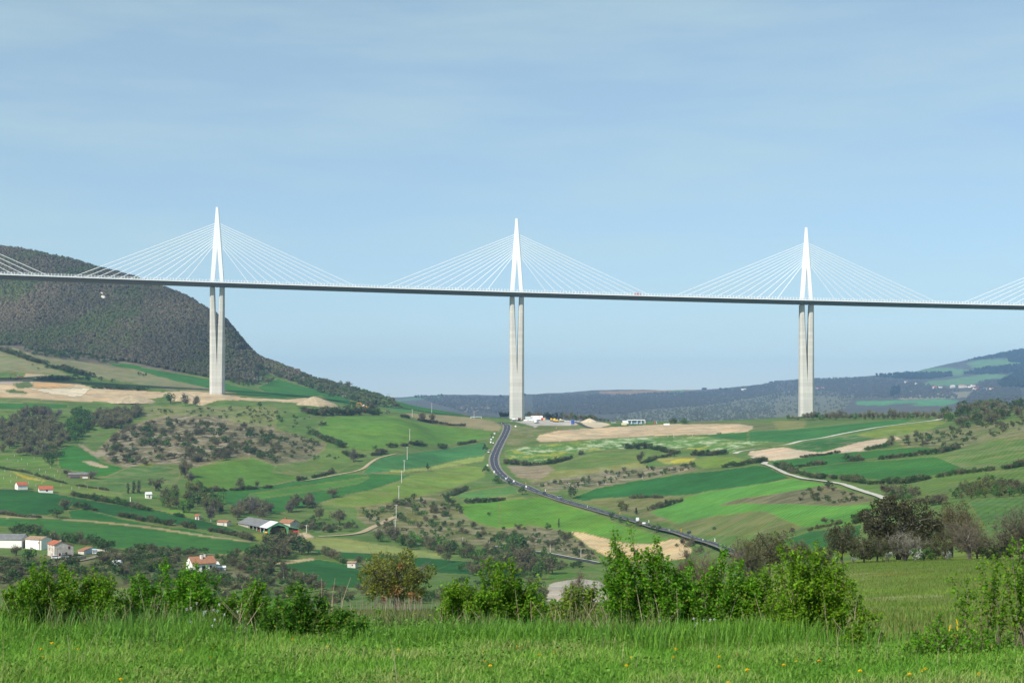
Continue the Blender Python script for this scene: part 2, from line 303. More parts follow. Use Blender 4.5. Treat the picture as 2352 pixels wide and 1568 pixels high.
# drop below eye level along the viewing azimuths u: (distance, picture height v where that ground shows)
NEAR = [(0.5, 1.6), (2, 1.6), (5, 1.56), (7.5, 1.52), (9.5, 1.63), (12, 1.98)]            # metres below the eye, the same everywhere
CREST = [(16, 1436), (25, 1422), (60, 1402), (75, 1398), (120, 1408), (300, 1426)]
NEAR_R = [(0.5, 1.6), (2, 1.6), (5, 1.56), (7.5, 1.52), (9.2, 1.63), (11, 2.02)]
RIGHT = [(16, 1480), (25, 1440), (60, 1362)]
ST = {
 0:    CREST + [(480, 1400), (580, 1310), (620, 1285), (700, 1235), (800, 1180), (900, 1130), (1000, 1090), (1100, 1060), (1250, 1010), (1400, 950), (1550, 905), (1700, 862), (1850, 815), (1950, 797), (2150, 700), (2450, 580), (2600, 580), (3000, 700), (5000, 935), (9000, 930)],
 300:  CREST + [(480, 1390), (560, 1335), (620, 1295), (700, 1250), (800, 1195), (900, 1150), (1000, 1100), (1100, 1060), (1250, 1010), (1400, 960), (1500, 930), (1615, 905), (1750, 875), (1900, 846), (2100, 750), (2350, 634), (2500, 632), (2900, 720), (5000, 935), (9000, 930)],
 503:  CREST + [(480, 1395), (560, 1335), (680, 1275), (780, 1220), (900, 1165), (1000, 1115), (1100, 1060), (1250, 1000), (1400, 955), (1500, 930), (1615, 905), (1750, 893), (1900, 878), (2050, 824), (2250, 728), (2350, 724), (2700, 820), (5000, 935), (9000, 930)],
 600:  CREST + [(560, 1340), (680, 1282), (780, 1230), (900, 1175), (1000, 1122), (1100, 1070), (1250, 1005), (1400, 955), (1500, 930), (1630, 911), (1800, 896), (1950, 882), (2100, 853), (2240, 828), (2330, 826), (2650, 880), (5000, 932), (9000, 930)],
 700:  CREST + [(580, 1345), (680, 1290), (780, 1240), (900, 1185), (1000, 1130), (1100, 1080), (1250, 1010), (1400, 955), (1500, 930), (1640, 918), (1800, 905), (2000, 890), (2200, 861), (2300, 860), (2600, 925), (5000, 932), (9000, 928)],
 800:  CREST + [(540, 1360), (680, 1295), (790, 1240), (900, 1190), (1000, 1132), (1100, 1082), (1250, 1015), (1400, 958), (1600, 938), (1800, 920), (2000, 905), (2180, 888), (2280, 887), (2600, 940), (4000, 945), (5500, 920), (9000, 922)],
 900:  CREST + [(500, 1375), (580, 1345), (680, 1300), (800, 1240), (900, 1195), (1000, 1135), (1100, 1085), (1250, 1020), (1400, 962), (1600, 945), (1800, 932), (2100, 917), (2200, 916), (2600, 955), (4000, 945), (5500, 915), (9000, 919)],
 1050: CREST + [(560, 1350), (680, 1300), (800, 1250), (900, 1200), (990, 1150), (1100, 1100), (1250, 1050), (1420, 1000), (1600, 962), (1750, 954), (1900, 949), (2300, 990), (4000, 950), (5500, 908), (6200, 910), (9000, 922)],
 1190: CREST + [(560, 1350), (680, 1300), (800, 1250), (900, 1200), (990, 1150), (1100, 1100), (1250, 1050), (1420, 1000), (1640, 962), (1750, 960), (2100, 1000), (2800, 1010), (4000, 955), (5000, 925), (5500, 908), (6300, 910), (9000, 922)],
 1400: CREST + [(560, 1350), (680, 1300), (800, 1240), (900, 1180), (990, 1140), (1100, 1090), (1250, 1040), (1400, 1000), (1640, 968), (1750, 970), (2100, 1000), (2800, 1010), (4000, 950), (5000, 915), (5700, 897), (6500, 903), (9000, 920)],
 1600: CREST + [(500, 1350), (600, 1280), (700, 1232), (800, 1185), (900, 1140), (1000, 1095), (1150, 1047), (1300, 1007), (1500, 978), (1650, 968), (1750, 970), (2100, 1000), (2800, 1005), (4000, 948), (5000, 912), (5700, 895), (6500, 900), (9000, 915)],
 1800: [(16, 1436), (25, 1424), (60, 1385), (110, 1330), (170, 1305), (260, 1300), (350, 1280), (500, 1232), (600, 1187), (700, 1145), (800, 1112), (900, 1082), (1000, 1052), (1150, 1017), (1300, 988), (1500, 965), (1650, 958), (1750, 960), (2100, 995), (2800, 1000), (4000, 943), (5000, 905), (5800, 876), (6600, 885), (9000, 905)],
 2000: RIGHT + [(110, 1308), (170, 1288), (260, 1278), (350, 1250), (450, 1200), (550, 1158), (600, 1140), (700, 1110), (800, 1085), (900, 1056), (1000, 1026), (1150, 990), (1300, 968), (1450, 955), (1650, 950), (2100, 985), (2800, 990), (4000, 935), (5000, 895), (6000, 864), (7000, 876), (9000, 895)],
 2200: RIGHT + [(110, 1303), (170, 1282), (260, 1260), (350, 1215), (450, 1170), (550, 1130), (650, 1100), (750, 1075), (850, 1045), (950, 1012), (1100, 975), (1250, 956), (1450, 946), (1650, 946), (2100, 965), (2800, 970), (4000, 925), (5000, 885), (6000, 852), (7000, 832), (8000, 850), (9500, 880)],
 2352: RIGHT + [(110, 1303), (170, 1280), (260, 1245), (350, 1205), (450, 1160), (550, 1115), (650, 1080), (750, 1050), (850, 1012), (950, 980), (1100, 955), (1250, 944), (1450, 938), (1650, 940), (2100, 950), (2800, 950), (4000, 908), (5000, 872), (6000, 832), (7000, 807), (8000, 820), (9500, 860)],
}
ST[-700] = [(y, 915 + (v - 915) * (0.75 if v < 800 else 1.0)) for y, v in ST[0]]
ST[3000] = [(y, v - (30 if 300 < y < 3000 else 0)) for y, v in ST[2352]]
Yn = np.geomspace(0.5, 16, 70)[:-1]; Ym = np.geomspace(16, 60, 80)[:-1]
Yv = 60 * np.exp(np.arange(0, math.log(2750 / 60), 0.0052)); Yf = np.geomspace(Yv[-1] * 1.006, 13500, 210)
YS = np.concatenate([Yn, Ym, Yv, Yf]); iM = len(Yn) + len(Ym); iV = iM + len(Yv)
uu = np.array(sorted(ST)); prof = []
FAR = lambda y: y if y <= 2800 else 2800 + (y - 2800) * 1.6        # the hills beyond the river
for u_ in uu:
    pts = [(y, h) for y, h in (NEAR_R if u_ >= 2000 else NEAR)] + [(FAR(y), (v - HV) * FAR(y) / F) for y, v in ST[u_]]
    if pts[-1][0] < 13500: pts.append((13500, pts[-1][1] * 13500 / pts[-1][0]))
    p = np.array(pts); prof.append(pchip(np.log(p[:, 0]), p[:, 1], np.log(YS)))
prof = np.array(prof)
US = np.concatenate([np.linspace(-1500, -40, 45), np.arange(-36, 2392, 3.2), np.linspace(2400, 3800, 45)])
H = pchip(uu, prof, US)                                   # drop below the eye [u, Y]
UG, YG = np.meshgrid(US, YS, indexing='ij'); XG = (UG - 1176) / F * YG
VG = HV + H * F / YG
# relief: gullies and humps on the mountain, gentle waves in the fields
mt = np.clip((YG - 1850) / 250, 0, 1) * np.clip((860 - VG) / 60, 0, 1) * np.clip((3200 - YG) / 400, 0, 1)
H = H - mt * (noise2(XG + YG * 0.4, YG * 0.45, 230, 3, 4) * 16 + noise2(XG, YG, 40, 4, 3) * 3)
fl = np.clip((YG - 350) / 250, 0, 1) * np.clip((1800 - YG) / 200, 0, 1)
H = H - fl * (noise2(XG, YG, 90, 5, 3) * 1.1 + noise2(XG, YG, 22, 8, 3) * 0.25)
er = np.clip(1.35 - np.hypot((UG - 500) / 290, (VG - 985) / 78), 0, 1) * (YG > 900) * (YG < 1560)   # eroded hillside: gullies down the slope
H = H - er * (noise2(XG + YG * .25, YG * .22, 30, 9, 4) * 4.5 + noise2(XG, YG * .3, 9, 10, 3) * 0.9)
fh = np.clip((YG - 3200) / 600, 0, 1)
H = H - fh * (noise2(XG, YG, 420, 6, 4) * 14 + noise2(XG, YG * .6, 130, 12, 3) * 7)
VG = HV + H * F / YG; ZG = EYE - H
VMIN = np.minimum.accumulate(VG, axis=1)                  # highest ground line so far along each azimuth
def column(u):
    i = int(np.clip(np.searchsorted(US, u) - 1, 0, len(US) - 2)); t = (u - US[i]) / (US[i + 1] - US[i])
    return H[i] * (1 - t) + H[i + 1] * t
def ground(x, y):
    """height of the ground under a point of the plan"""
    return EYE - float(np.interp(math.log(y), np.log(YS), column(1176 + F * x / y)))
def spot(u, v, ymin=55.0, ymax=None):
    """where the line of sight through (u, v) first meets the ground"""
    ymax = ymax or (2450 if ymin < 1500 else 13400)
    vv = HV + column(u) * F / YS
    ok = np.where((vv <= v) & (YS > ymin) & (YS < ymax))[0]
    if len(ok) == 0:
        j = int(np.argmin(np.where((YS > ymin) & (YS < ymax), vv, 1e9)))
        y = YS[j]
    else:
        j = ok[0]; a, b = vv[j - 1], vv[j]
        y = YS[j - 1] + (YS[j] - YS[j - 1]) * float(np.clip((a - v) / (a - b + 1e-9), 0, 1)) if YS[j - 1] > ymin else YS[j]
    x = (u - 1176) / F * y
    return np.array((x, y, ground(x, y)))
def inside(poly, u, v):
    r = np.zeros(u.shape, bool); n = len(poly)
    for i in range(n):
        x1, y1 = poly[i]; x2, y2 = poly[(i + 1) % n]
        if y1 == y2: continue
        c = ((y1 > v) != (y2 > v)) & (u < (x2 - x1) * (v - y1) / (y2 - y1) + x1)
        r ^= c
    return r

# ---- what grows where: fields, bare earth, scrub
COLR = np.empty(H.shape + (3,), np.float32); COVER = np.zeros(H.shape + (3,), np.float32)
DG = (0.022, 0.088, 0.030); DG2 = (0.034, 0.118, 0.033); MG = (0.072, 0.150, 0.034); BG = (0.082, 0.195, 0.036); LG = (0.10, 0.165, 0.045)
TG = (0.048, 0.150, 0.062); OL = (0.098, 0.130, 0.050); DRYG = (0.15, 0.165, 0.078); TAN = (0.43, 0.335, 0.205); PALE = (0.54, 0.48, 0.35); ORA = (0.43, 0.275, 0.13)
GRY = (0.37, 0.355, 0.315); PLOW = (0.048, 0.042, 0.038); SCR = (0.094, 0.098, 0.046); BRN = (0.105, 0.112, 0.050)
COLR[:] = (0.066, 0.128, 0.036); COVER[..., 0] = 0.12; COVER[..., 2] = 0.18
nearm = YG < 60; COLR[nearm] = (0.075, 0.17, 0.028); COVER[nearm] = 0
rm = (YG >= 12) & (YG < 240) & (UG > 1700); COLR[rm] = (0.112, 0.17, 0.034); COVER[rm] = (0.05, 0.0, 0.25)
br = np.clip((45 - YG) / 20, 0, 1) * ((UG > 1850) & (YG > 11)); COLR += (br * 0.55)[..., None] * (np.array((0.115, 0.105, 0.045), np.float32) - COLR)
mm = mt > 0.02; COLR[mm] = (0.088, 0.082, 0.060); COVER[mm] = (0.1, 0, 0.2)
ff = YG > 2750; COLR[ff] = (0.070, 0.074, 0.058); COVER[ff] = (0.06, 0, 0.10)
VIS = VG <= VMIN + 0.6
JU = UG + noise2(XG, YG, 14, 21, 2) * 2.0; JV = VG + noise2(XG, YG, 17, 22, 2) * 1.0   # field edges are never ruler straight
def paint(poly, col, rock=0.0, flower=0.0, dry=0.0, ymin=60, ymax=2750):
    p = np.array(poly, float); p[p[:, 0] < 2, 0] -= 260; p[p[:, 0] > 2350, 0] += 260; u0, v0 = p.min(0) - 4; u1, v1 = p.max(0) + 4
    i0, i1 = np.searchsorted(US, [u0, u1]); sl = slice(max(i0 - 1, 0), i1 + 1)
    js = slice(np.searchsorted(YS, ymin), np.searchsorted(YS, ymax))
    m = inside(p, JU[sl, js], JV[sl, js]) & VIS[sl, js]
    if ymin >= 60 and ymax < 2800:                        # a strip of rough grass along every field edge
        d = m.copy(); d[1:] |= m[:-1]; d[:-1] |= m[1:]; d[:, 1:] |= m[:, :-1]; d[:, :-1] |= m[:, 1:]; e = d & ~m & VIS[sl, js] & (np.abs(COLR[sl, js] - np.array(col, np.float32)).max(-1) > 1e-4)
        COLR[sl, js][e] = COLR[sl, js][e] * .45 + np.array((.17, .16, .075), np.float32) * .55
    COLR[sl, js][m] = col; COVER[sl, js][m] = (rock, flower, dry)
P_ = paint
# left: terraces, excavation, slopes under the mountain
P_(LW([(0,15),(200,45),(430,130),(700,175),(1050,220),(1400,270),(1700,320),(2000,385),(2352,480),(2352,620),(1650,480),(1200,400),(1000,300),(640,260),(350,150),(0,100)]), DRYG, 0.1, 0, 0.6)
P_(LW([(0,105),(340,190),(600,290),(830,360),(900,400),(600,370),(0,305)]), DRYG, 0.05, 0, 0.5)
P_(M1([(1000,1260),(1400,1320),(1500,1350),(1600,1385),(1300,1340),(1180,1330)]), DRYG, 0.1, 0, 0.6)
#P_(LW([(0,303),(300,330),(700,372),(960,402),(1250,432),(1700,496),(2352,571),(2352,608),(1800,545),(1350,486),(960,434),(700,409),(400,367),(0,347)]), PLOW) left unpainted: this dark strip is the deck's own cast shadow
P_(M1([(700,1150),(820,1165),(1000,1195),(1200,1235),(1400,1270),(1600,1320),(1750,1350),(1900,1390),(1850,1395),(1600,1372),(1480,1332),(1390,1327),(1150,1272),(900,1203),(750,1178)]), DG2)
P_(M1([(1700,1320),(1830,1260),(2000,1310),(2150,1365),(2000,1392),(1800,1380)]), DG2)
P_(M1([(1690,1160),(1840,1200),(1830,1215),(1720,1185)]), TG); P_(M1([(2000,1300),(2311,1372),(2311,1445),(2180,1410)]), DG2)
P_(M1([(1990,1240),(2311,1310),(2311,1335),(2100,1290)]), DRYG, 0, 0, .6)
P_(LW([(0,445),(150,470),(300,455),(450,475),(700,495),(1050,515),(1250,580),(1560,585),(2000,620),(2210,640),(2180,700),(1900,720),(1450,760),(1180,755),(700,735),(500,735),(0,700)]), TAN, 0.35)
P_(LW([(420,590),(700,580),(1210,585),(1100,680),(1000,685),(740,660)]), PALE, 0.1); P_(LW([(440,490),(1040,520),(900,550),(750,575),(470,575)]), ORA, 0.2)
P_(LW([(170,530),(310,490),(400,500),(440,560),(250,580)]), (0.07,0.105,0.045), 0.1); P_(LW([(20,620),(180,590),(400,640),(300,650)]), (0.05,0.10,0.035), 0.1)
P_(LW([(340,385),(600,400),(800,430),(640,432),(330,430)]), (0.36,0.29,0.18), .1); P_(LW([(0,480),(150,475),(280,480),(150,520),(0,520)]), (0.28,0.25,0.22), .3)
P_(LW([(0,705),(300,710),(550,735),(740,745),(740,800),(0,760)]), (0.09,0.14,0.055), 0, 0, .3); P_(LW([(0,760),(500,780),(900,800),(900,850),(0,880)]), DG2); P_(LW([(0,880),(110,940),(210,990),(160,1020),(0,1030)]), BG)
P_(M1([(1080,1352),(1200,1342),(1300,1345),(1400,1357),(1500,1372),(1600,1387),(1900,1400),(1990,1390),(2100,1390),(2220,1440),(1900,1415),(1700,1405),(1450,1400),(1330,1440),(1150,1400)]), TAN, 0.35, 0, .1)
P_(A([(1200,60),(2300,60),(2300,240),(2000,200),(1500,120),(1250,150),(1100,110)]), (0.098,0.135,0.048), 0.45, 0, 0.3)
P_(A([(820,420),(1000,240),(1250,160),(1450,125),(1800,140),(2000,190),(2300,230),(2300,520),(2100,470),(1900,480),(1650,550),(1400,530),(1100,570),(900,520)]), (0.10, 0.095, 0.05), 1.0, 0, .35)
P_(B([(0,200),(150,230),(400,300),(640,370),(600,420),(480,500),(350,520),(200,540),(0,470)]), SCR, 0.6, 0, .3)
P_(A([(500,420),(590,375),(700,400),(780,460),(850,520),(1000,560),(1030,570),(900,630),(800,640),(720,600),(500,570),(490,500)]), (0.034,0.125,0.028)); P_(A([(690,510),(760,508),(910,560),(860,565),(750,540)]), (0.33,0.28,0.19), .3)
P_(A([(640,365),(700,380),(800,440),(830,420),(900,440),(820,480),(760,450),(690,400)]), (0.24,0.20,0.13), .5)
P_(A([(0,455),(200,450),(330,475),(400,540),(500,600),(480,660),(300,620),(0,570)]), MG, 0, 0, .25)
P_(A([(0,578),(200,612),(400,672),(700,737),(1000,777),(1020,800),(780,790),(600,780),(440,775),(240,740),(0,715)]), LG, 0, 0, .15); P_(A([(80,588),(230,638),(440,690),(400,682),(200,652)]), (0.30,0.26,0.03))
P_(A([(700,690),(900,640),(1060,570),(1200,525),(1350,540),(1500,590),(1480,680),(1300,720),(1000,770),(800,740)]), (0.066,0.132,0.046), 0, 0, .35)
P_(A([(1130,545),(1230,525),(1320,540),(1200,550)]), (0.16,0.20,0.03))
P_(A([(1580,570),(1800,530),(2090,490),(2200,520),(2300,545),(2300,720),(2150,730),(1900,750),(1700,740),(1560,660)]), MG); P_(B([(0,470),(150,530),(220,600),(400,640),(420,660),(0,735)]), MG)
P_(A([(0,725),(200,745),(450,780),(700,830),(1000,880),(1300,920),(1550,975),(1700,1010),(1900,1060),(2000,1100),(1950,1130),(1700,1080),(1450,1030),(1150,1000),(900,960),(700,900),(600,870),(560,920),(480,940),(380,960),(0,945)]), DG)
P_(A([(570,925),(700,910),(1000,990),(1300,1050),(1600,1080),(1900,1150),(1700,1125),(1400,1085),(1100,1045),(850,1020),(600,985)]), (0.026,0.108,0.030))
P_(A([(0,955),(380,985),(850,1025),(1100,1050),(1400,1090),(1800,1150),(2150,1190),(2200,1210),(2100,1250),(1900,1290),(1500,1270),(1200,1240),(950,1250),(800,1200),(600,1170),(350,1110),(200,1060),(0,1040)]), (0.034,0.112,0.034))
P_(A([(1200,882),(1400,905),(1650,965),(1700,985),(1500,950)]), BG)
P_(A([(0,950),(380,978),(700,1003),(1000,1030),(1300,1064),(1500,1095),(1800,1140),(2100,1178),(2100,1186),(1800,1150),(1500,1105),(1300,1074),(1000,1040),(700,1010),(380,985),(0,962)]), (0.27,0.23,0.13), 0.3)
P_(A([(2090,1110),(2230,1130),(2300,1150),(2300,1200),(2180,1190)]), (0.13,0.17,0.045), 0, .15)
P_(A([(600,1270),(900,1240),(1300,1250),(1900,1300),(2200,1250),(2300,1300),(2300,1568),(0,1568),(0,1330),(300,1300)]), (0.06,0.085,0.034), .2, 0, .3)
P_(A([(1900,1440),(2050,1420),(2150,1500),(2000,1540),(1900,1500)]), (0.10,0.11,0.06), .3, 0, .4)
# middle: big cornfields
P_(A([(1750,780),(2000,745),(2300,710),(2300,940),(2050,930),(1900,860)]), DG2)
P_(B([(0,740),(250,700),(450,660),(800,620),(1000,615),(1270,620),(1380,620),(1250,670),(1050,740),(800,800),(600,850),(400,910),(250,940),(100,950),(0,900)]), DG2)
P_(B([(0,790),(300,740),(700,690),(1000,640),(900,690),(500,760),(200,800),(0,830)]), (0.055,0.145,0.036))
P_(B([(600,860),(800,800),(1000,760),(1250,680),(1400,610),(1600,570),(1800,550),(1960,570),(1950,640),(1800,690),(1600,760),(1400,820),(1200,850),(950,890),(750,880)]), (0.115,0.185,0.045), 0, 0, .2)
P_(B([(950,610),(1000,540),(1100,480),(1300,450),(1600,410),(1800,380),(1960,350),(1990,420),(1940,470),(1700,520),(1500,555),(1300,580),(1100,600)]), TG)
P_(B([(1120,600),(1500,560),(1800,490),(1950,470),(1960,500),(1800,532),(1500,582),(1250,606)]), (0.19,0.25,0.085))
P_(B([(650,140),(900,130),(1200,140),(1400,190),(1650,220),(1900,240),(2050,265),(2000,310),(1880,335),(1700,365),(1550,390),(1400,360),(1150,385),(1060,420),(950,430),(830,400),(700,310),(560,270),(600,200)]), (0.078,0.165,0.036), 0, .04)
P_(B([(560,270),(760,380),(820,480),(900,520),(750,580),(500,590),(200,600),(230,540),(480,510),(620,420),(640,370)]), (0.078,0.138,0.043), 0, 0, .15)
P_(B([(1300,110),(1500,120),(1800,140),(2050,180),(2100,215),(2080,260),(1900,235),(1600,200),(1400,160)]), (0.21,0.19,0.095), .25, 0, .7)
P_(J([(250,600),(900,690),(1450,790),(1400,822),(950,812),(700,760),(450,715)]), DG2); P_(J([(50,655),(300,690),(500,730),(760,790),(600,785),(380,765),(200,720)]), TG)
P_(J([(1780,860),(1850,838),(2130,855),(2130,890),(2000,880)]), DG2)
P_(B([(1700,800),(1900,750),(2200,715),(2240,780),(2000,815),(1800,830)]), (0.062,0.148,0.05), .1)
P_(B([(1750,880),(2000,840),(2300,815),(2300,1080),(2200,1090),(2000,1050),(1850,1000),(1780,950)]), BG)
P_(B([(900,900),(1250,850),(1400,810),(1650,780),(1760,900),(1780,960),(1880,1030),(2050,1080),(2200,1120),(2300,1130),(2300,1250),(2000,1220),(1700,1180),(1300,1120),(1050,1100),(900,980)]), (0.09,0.108,0.045), 0.6, 0.05, .4)
P_(B([(280,1145),(500,1145),(850,1165),(1100,1210),(1350,1250),(1600,1285),(1590,1320),(1400,1310),(1100,1285),(700,1265),(480,1240)]), (0.165,0.205,0.085), 0, .1)
P_(B([(480,1240),(700,1265),(1100,1285),(1400,1310),(1700,1340),(1980,1360),(1980,1400),(2300,1440),(2300,1480),(1900,1460),(1560,1440),(1500,1400),(1100,1350),(880,1330),(640,1300)]), DG)
P_(B([(150,1380),(350,1360),(500,1320),(640,1340),(790,1370),(900,1410),(1000,1450),(900,1568),(550,1568),(330,1400)]), DG); P_(B([(0,1210),(160,1190),(290,1250),(260,1270)]), DG2)
P_(B([(60,1362),(300,1345),(520,1318),(545,1330),(350,1362),(100,1376)]), (0.33,0.26,0.14), .2); P_(B([(250,1112),(480,1108),(530,1140),(300,1144)]), TAN, .4)
# right: works yard, flower meadow, strips
P_(E([(0,245),(160,260),(340,262),(480,262),(640,290),(300,310),(120,290)]), (0.05,0.12,0.045)); P_(E([(130,300),(300,310),(560,262),(1000,262),(1180,300),(1130,360),(1090,370),(800,375),(560,380),(680,455),(600,450),(480,380),(300,330)]), GRY, .1)
P_(E([(1180,320),(1430,315),(1580,340),(1690,395),(1380,410),(1250,370)]), (0.44,0.37,0.26), .1); P_(C_([(330,215),(600,210),(740,240),(500,250),(340,285),(250,265)]), OL, .1, 0, .3); P_(C_([(90,215),(250,225),(330,250),(250,270),(300,330),(120,380),(60,360)]), OL, .2, 0, .5)
P_(C_([(860,225),(960,195),(1500,205),(1420,212),(1000,226)]), (0.055,0.11,0.04)); P_(C_([(1500,190),(1700,175),(2120,185),(2300,200),(2300,260),(2110,240),(2000,200)]), (0.085,0.115,0.045), .2, 0, .3)
P_(C_([(300,330),(330,290),(500,255),(700,240),(830,230),(1200,210),(1500,200),(2000,200),(2110,220),(2120,240),(2050,265),(1800,290),(1500,290),(1000,310),(700,330),(500,345),(330,345)]), TAN, 0.6)
P_(C_([(1600,300),(2000,270),(2300,255),(2300,345),(2100,350),(1900,330)]), DG2); P_(D([(0,260),(450,235),(1000,185),(1350,155),(1380,165),(1170,220),(900,270),(600,320),(300,355),(0,345)]), (0.036,0.125,0.042)); P_(D([(200,180),(480,172),(450,235),(260,250)]), (0.14,0.16,0.07), 0, 0, .4)
P_(C_([(50,420),(300,380),(700,340),(1000,315),(1500,305),(1700,305),(2050,345),(2300,350),(2000,400),(1950,440),(1800,430),(1500,400),(1100,380),(1050,400),(700,430),(500,500),(250,530),(60,520)]), (0.075,0.155,0.042), 0, 1.0)
P_(C_([(400,560),(700,470),(1050,410),(1300,410),(1450,440),(1280,490),(1150,530),(700,590),(450,600)]), (0.082,0.142,0.038), 0, .05, .2)
P_(C_([(230,680),(450,600),(800,570),(1150,520),(1250,560),(950,590),(650,640),(400,690)]), (0.155,0.165,0.042), 0, .2, .2)
P_(C_([(60,550),(400,545),(455,585),(330,660),(150,650)]), (0.20,0.17,0.10), 1.0, 0, .5); P_(C_([(600,650),(950,590),(1300,560),(1600,540),(1650,580),(1300,640),(1000,690),(750,740),(400,760),(250,690)]), SCR, .9, .1, .5)
P_(C_([(1300,490),(1500,475),(1640,485),(1600,530),(1400,535)]), (0.20,0.20,0.035), 0, .25); P_(C_([(1420,505),(1500,490),(1640,488),(1560,515),(1450,525)]), (0.33,0.30,0.03)); P_(C_([(1600,510),(1800,475),(1950,475),(2050,500),(1900,550),(1700,570)]), (0.115,0.185,0.04), 0, .05)
P_(C_([(600,820),(800,740),(1100,680),(1500,620),(1800,590),(2150,545),(2200,550),(2300,620),(2300,690),(1900,740),(1500,800),(1200,810),(850,815),(700,840)]), (0.024,0.102,0.030)); P_(D([(0,555),(130,550),(350,650),(200,680),(0,710)]), (0.024,0.102,0.030))
P_(C_([(700,850),(1100,810),(1500,805),(1350,870),(1250,940),(1400,1000),(1480,1030),(1200,980),(900,900)]), (0.095,0.115,0.045), .25, 0, .3)
P_(C_([(1260,940),(1500,830),(1700,770),(2000,730),(2300,690),(2300,1000),(2100,990),(1800,970),(1650,1000),(1480,1030),(1400,1000)]), (0.078,0.205,0.048)); P_(D([(0,715),(350,660),(640,700),(580,720),(300,770),(0,830)]), (0.078,0.205,0.048))
P_(C_([(1850,870),(2050,820),(2300,790),(2300,860),(2050,855),(1880,880)]), SCR, .3, 0, .4); P_(D([(0,835),(300,775),(640,712),(900,780),(1080,840),(700,880),(400,870),(0,862)]), SCR, .3, 0, .4)
P_(D([(0,865),(400,870),(750,885),(1090,870),(1020,930),(920,990),(860,1040),(700,1050),(440,1060),(130,940),(0,935)]), (0.078,0.205,0.048))
P_(C_([(1420,1050),(1800,970),(2180,930),(2300,960),(2300,1100),(1900,1130),(1600,1110)]), (0.095,0.128,0.052), 0, 0, .3); P_(D([(0,935),(130,935),(440,1060),(300,1110),(0,1050)]), (0.095,0.128,0.052), 0, 0, .3)
P_(D([(280,1170),(500,1100),(940,1040),(930,1130),(600,1250),(400,1270)]), (0.03,0.105,0.036))
P_(C_([(0,840),(370,810),(520,870),(800,950),(900,990),(1000,1040),(1200,1090),(1430,1170),(1380,1190),(1100,1200),(900,1160),(600,1100),(300,1050),(0,1070)]), (0.085,0.195,0.034))
P_(C_([(590,1100),(700,1110),(900,1160),(1050,1195),(1300,1200),(1430,1160),(1550,1170),(1600,1260),(1560,1320),(1400,1340),(1060,1350),(900,1310),(740,1220)]), (0.46,0.35,0.19), .4)
P_(C_([(0,1080),(250,1050),(500,1090),(700,1200),(830,1330),(500,1290),(200,1230),(0,1230)]), SCR, .6, .05, .5)
P_(G3([(400,660),(430,610),(480,592),(560,578),(650,568),(760,570),(850,586),(905,625),(930,700),(900,760),(400,760)]), (0.36,0.33,0.27), .3); P_(C_([(0,1440),(200,1430),(190,1470),(0,1500)]), DG); P_(C_([(430,1430),(720,1440),(750,1470),(380,1510)]), MG)
P_(D([(0,430),(290,390),(420,415),(600,435),(900,350),(1150,320),(1160,335),(1080,380),(970,420),(700,450),(450,480),(170,505),(0,460)]), (0.41,0.335,0.235)); P_(C_([(2080,440),(2300,395),(2300,510),(2200,490)]), (0.41,0.335,0.235))
P_(D([(290,390),(600,320),(900,290),(1070,320),(900,355),(600,435),(420,415)]), DG2, .45); P_(D([(900,290),(1170,220),(1600,165),(1670,170),(1500,250),(1300,300),(1070,320)]), (0.115,0.17,0.042), 0, .25)
P_(D([(170,510),(450,480),(700,450),(1000,425),(1400,390),(1600,400),(1400,450),(900,500),(650,540),(420,560),(200,540)]), DG2); P_(D([(420,570),(800,520),(1200,500),(1560,470),(1700,530),(1830,580),(1600,620),(1150,670),(700,630),(500,600)]), (0.036,0.12,0.034))
P_(D([(1560,470),(1700,420),(1900,340),(2300,300),(2300,515),(2130,550),(1830,580),(1700,520)]), (0.075,0.142,0.043), 0, 0, .35); P_(D([(1200,320),(1500,250),(1700,230),(2000,190),(2300,120),(2300,300),(2000,320),(1750,400),(1600,400),(1300,390)]), (0.09,0.12,0.05), .5, 0, .4)
P_(D([(1290,720),(1600,640),(1900,600),(2300,560),(2300,720),(1900,690),(1700,700),(1450,780)]), (0.085,0.152,0.043), 0, 0, .2); P_(D([(1840,850),(2000,820),(2300,810),(2300,1100),(2000,1100)]), (0.058,0.128,0.042), 0, .08)
# across the river: woods, terraces, pastures
Q_ = dict(ymin=2750, ymax=13400)
P_(KW([(0,385),(500,375),(900,352),(1350,356),(1200,380),(800,400),(400,425),(0,425)]), (0.24,0.165,0.095), **Q_); P_(KW([(900,402),(960,380),(1150,375),(1150,402),(950,418)]), (0.07,0.17,0.07), **Q_)
P_(KW([(200,720),(700,630),(1300,600),(1700,550),(2352,430),(2352,800),(1000,810),(200,800)]), (0.108,0.118,0.075), .2, 0, .15, **Q_); P_(M3([(0,1400),(500,1370),(800,1340),(840,1335),(1200,1360),(1100,1500),(0,1540)]), (0.108,0.118,0.075), .2, 0, .15, **Q_)
P_(J([(1320,690),(1450,670),(1750,690),(1850,720),(1700,760),(1400,770),(1300,730)]), (0.16,0.14,0.10), 1, 0, 0, **Q_); P_(J([(250,598),(600,550),(900,520),(1150,515),(1000,545),(600,585),(330,612)]), (0.08,0.17,0.065), **Q_)
for q in ([(560,545),(950,470),(1150,470),(1500,510),(1550,550),(1300,600),(1240,600),(1210,565),(640,570)], [(1430,400),(1700,345),(2352,300),(2352,410),(2000,430),(1700,490),(1550,480)], [(700,760),(850,690),(1300,640),(1700,575),(2220,590),(2100,640),(1900,650),(1500,740),(900,760)]):
    P_(RW(q), (0.10,0.20,0.075), 0, 0, .1, **Q_)
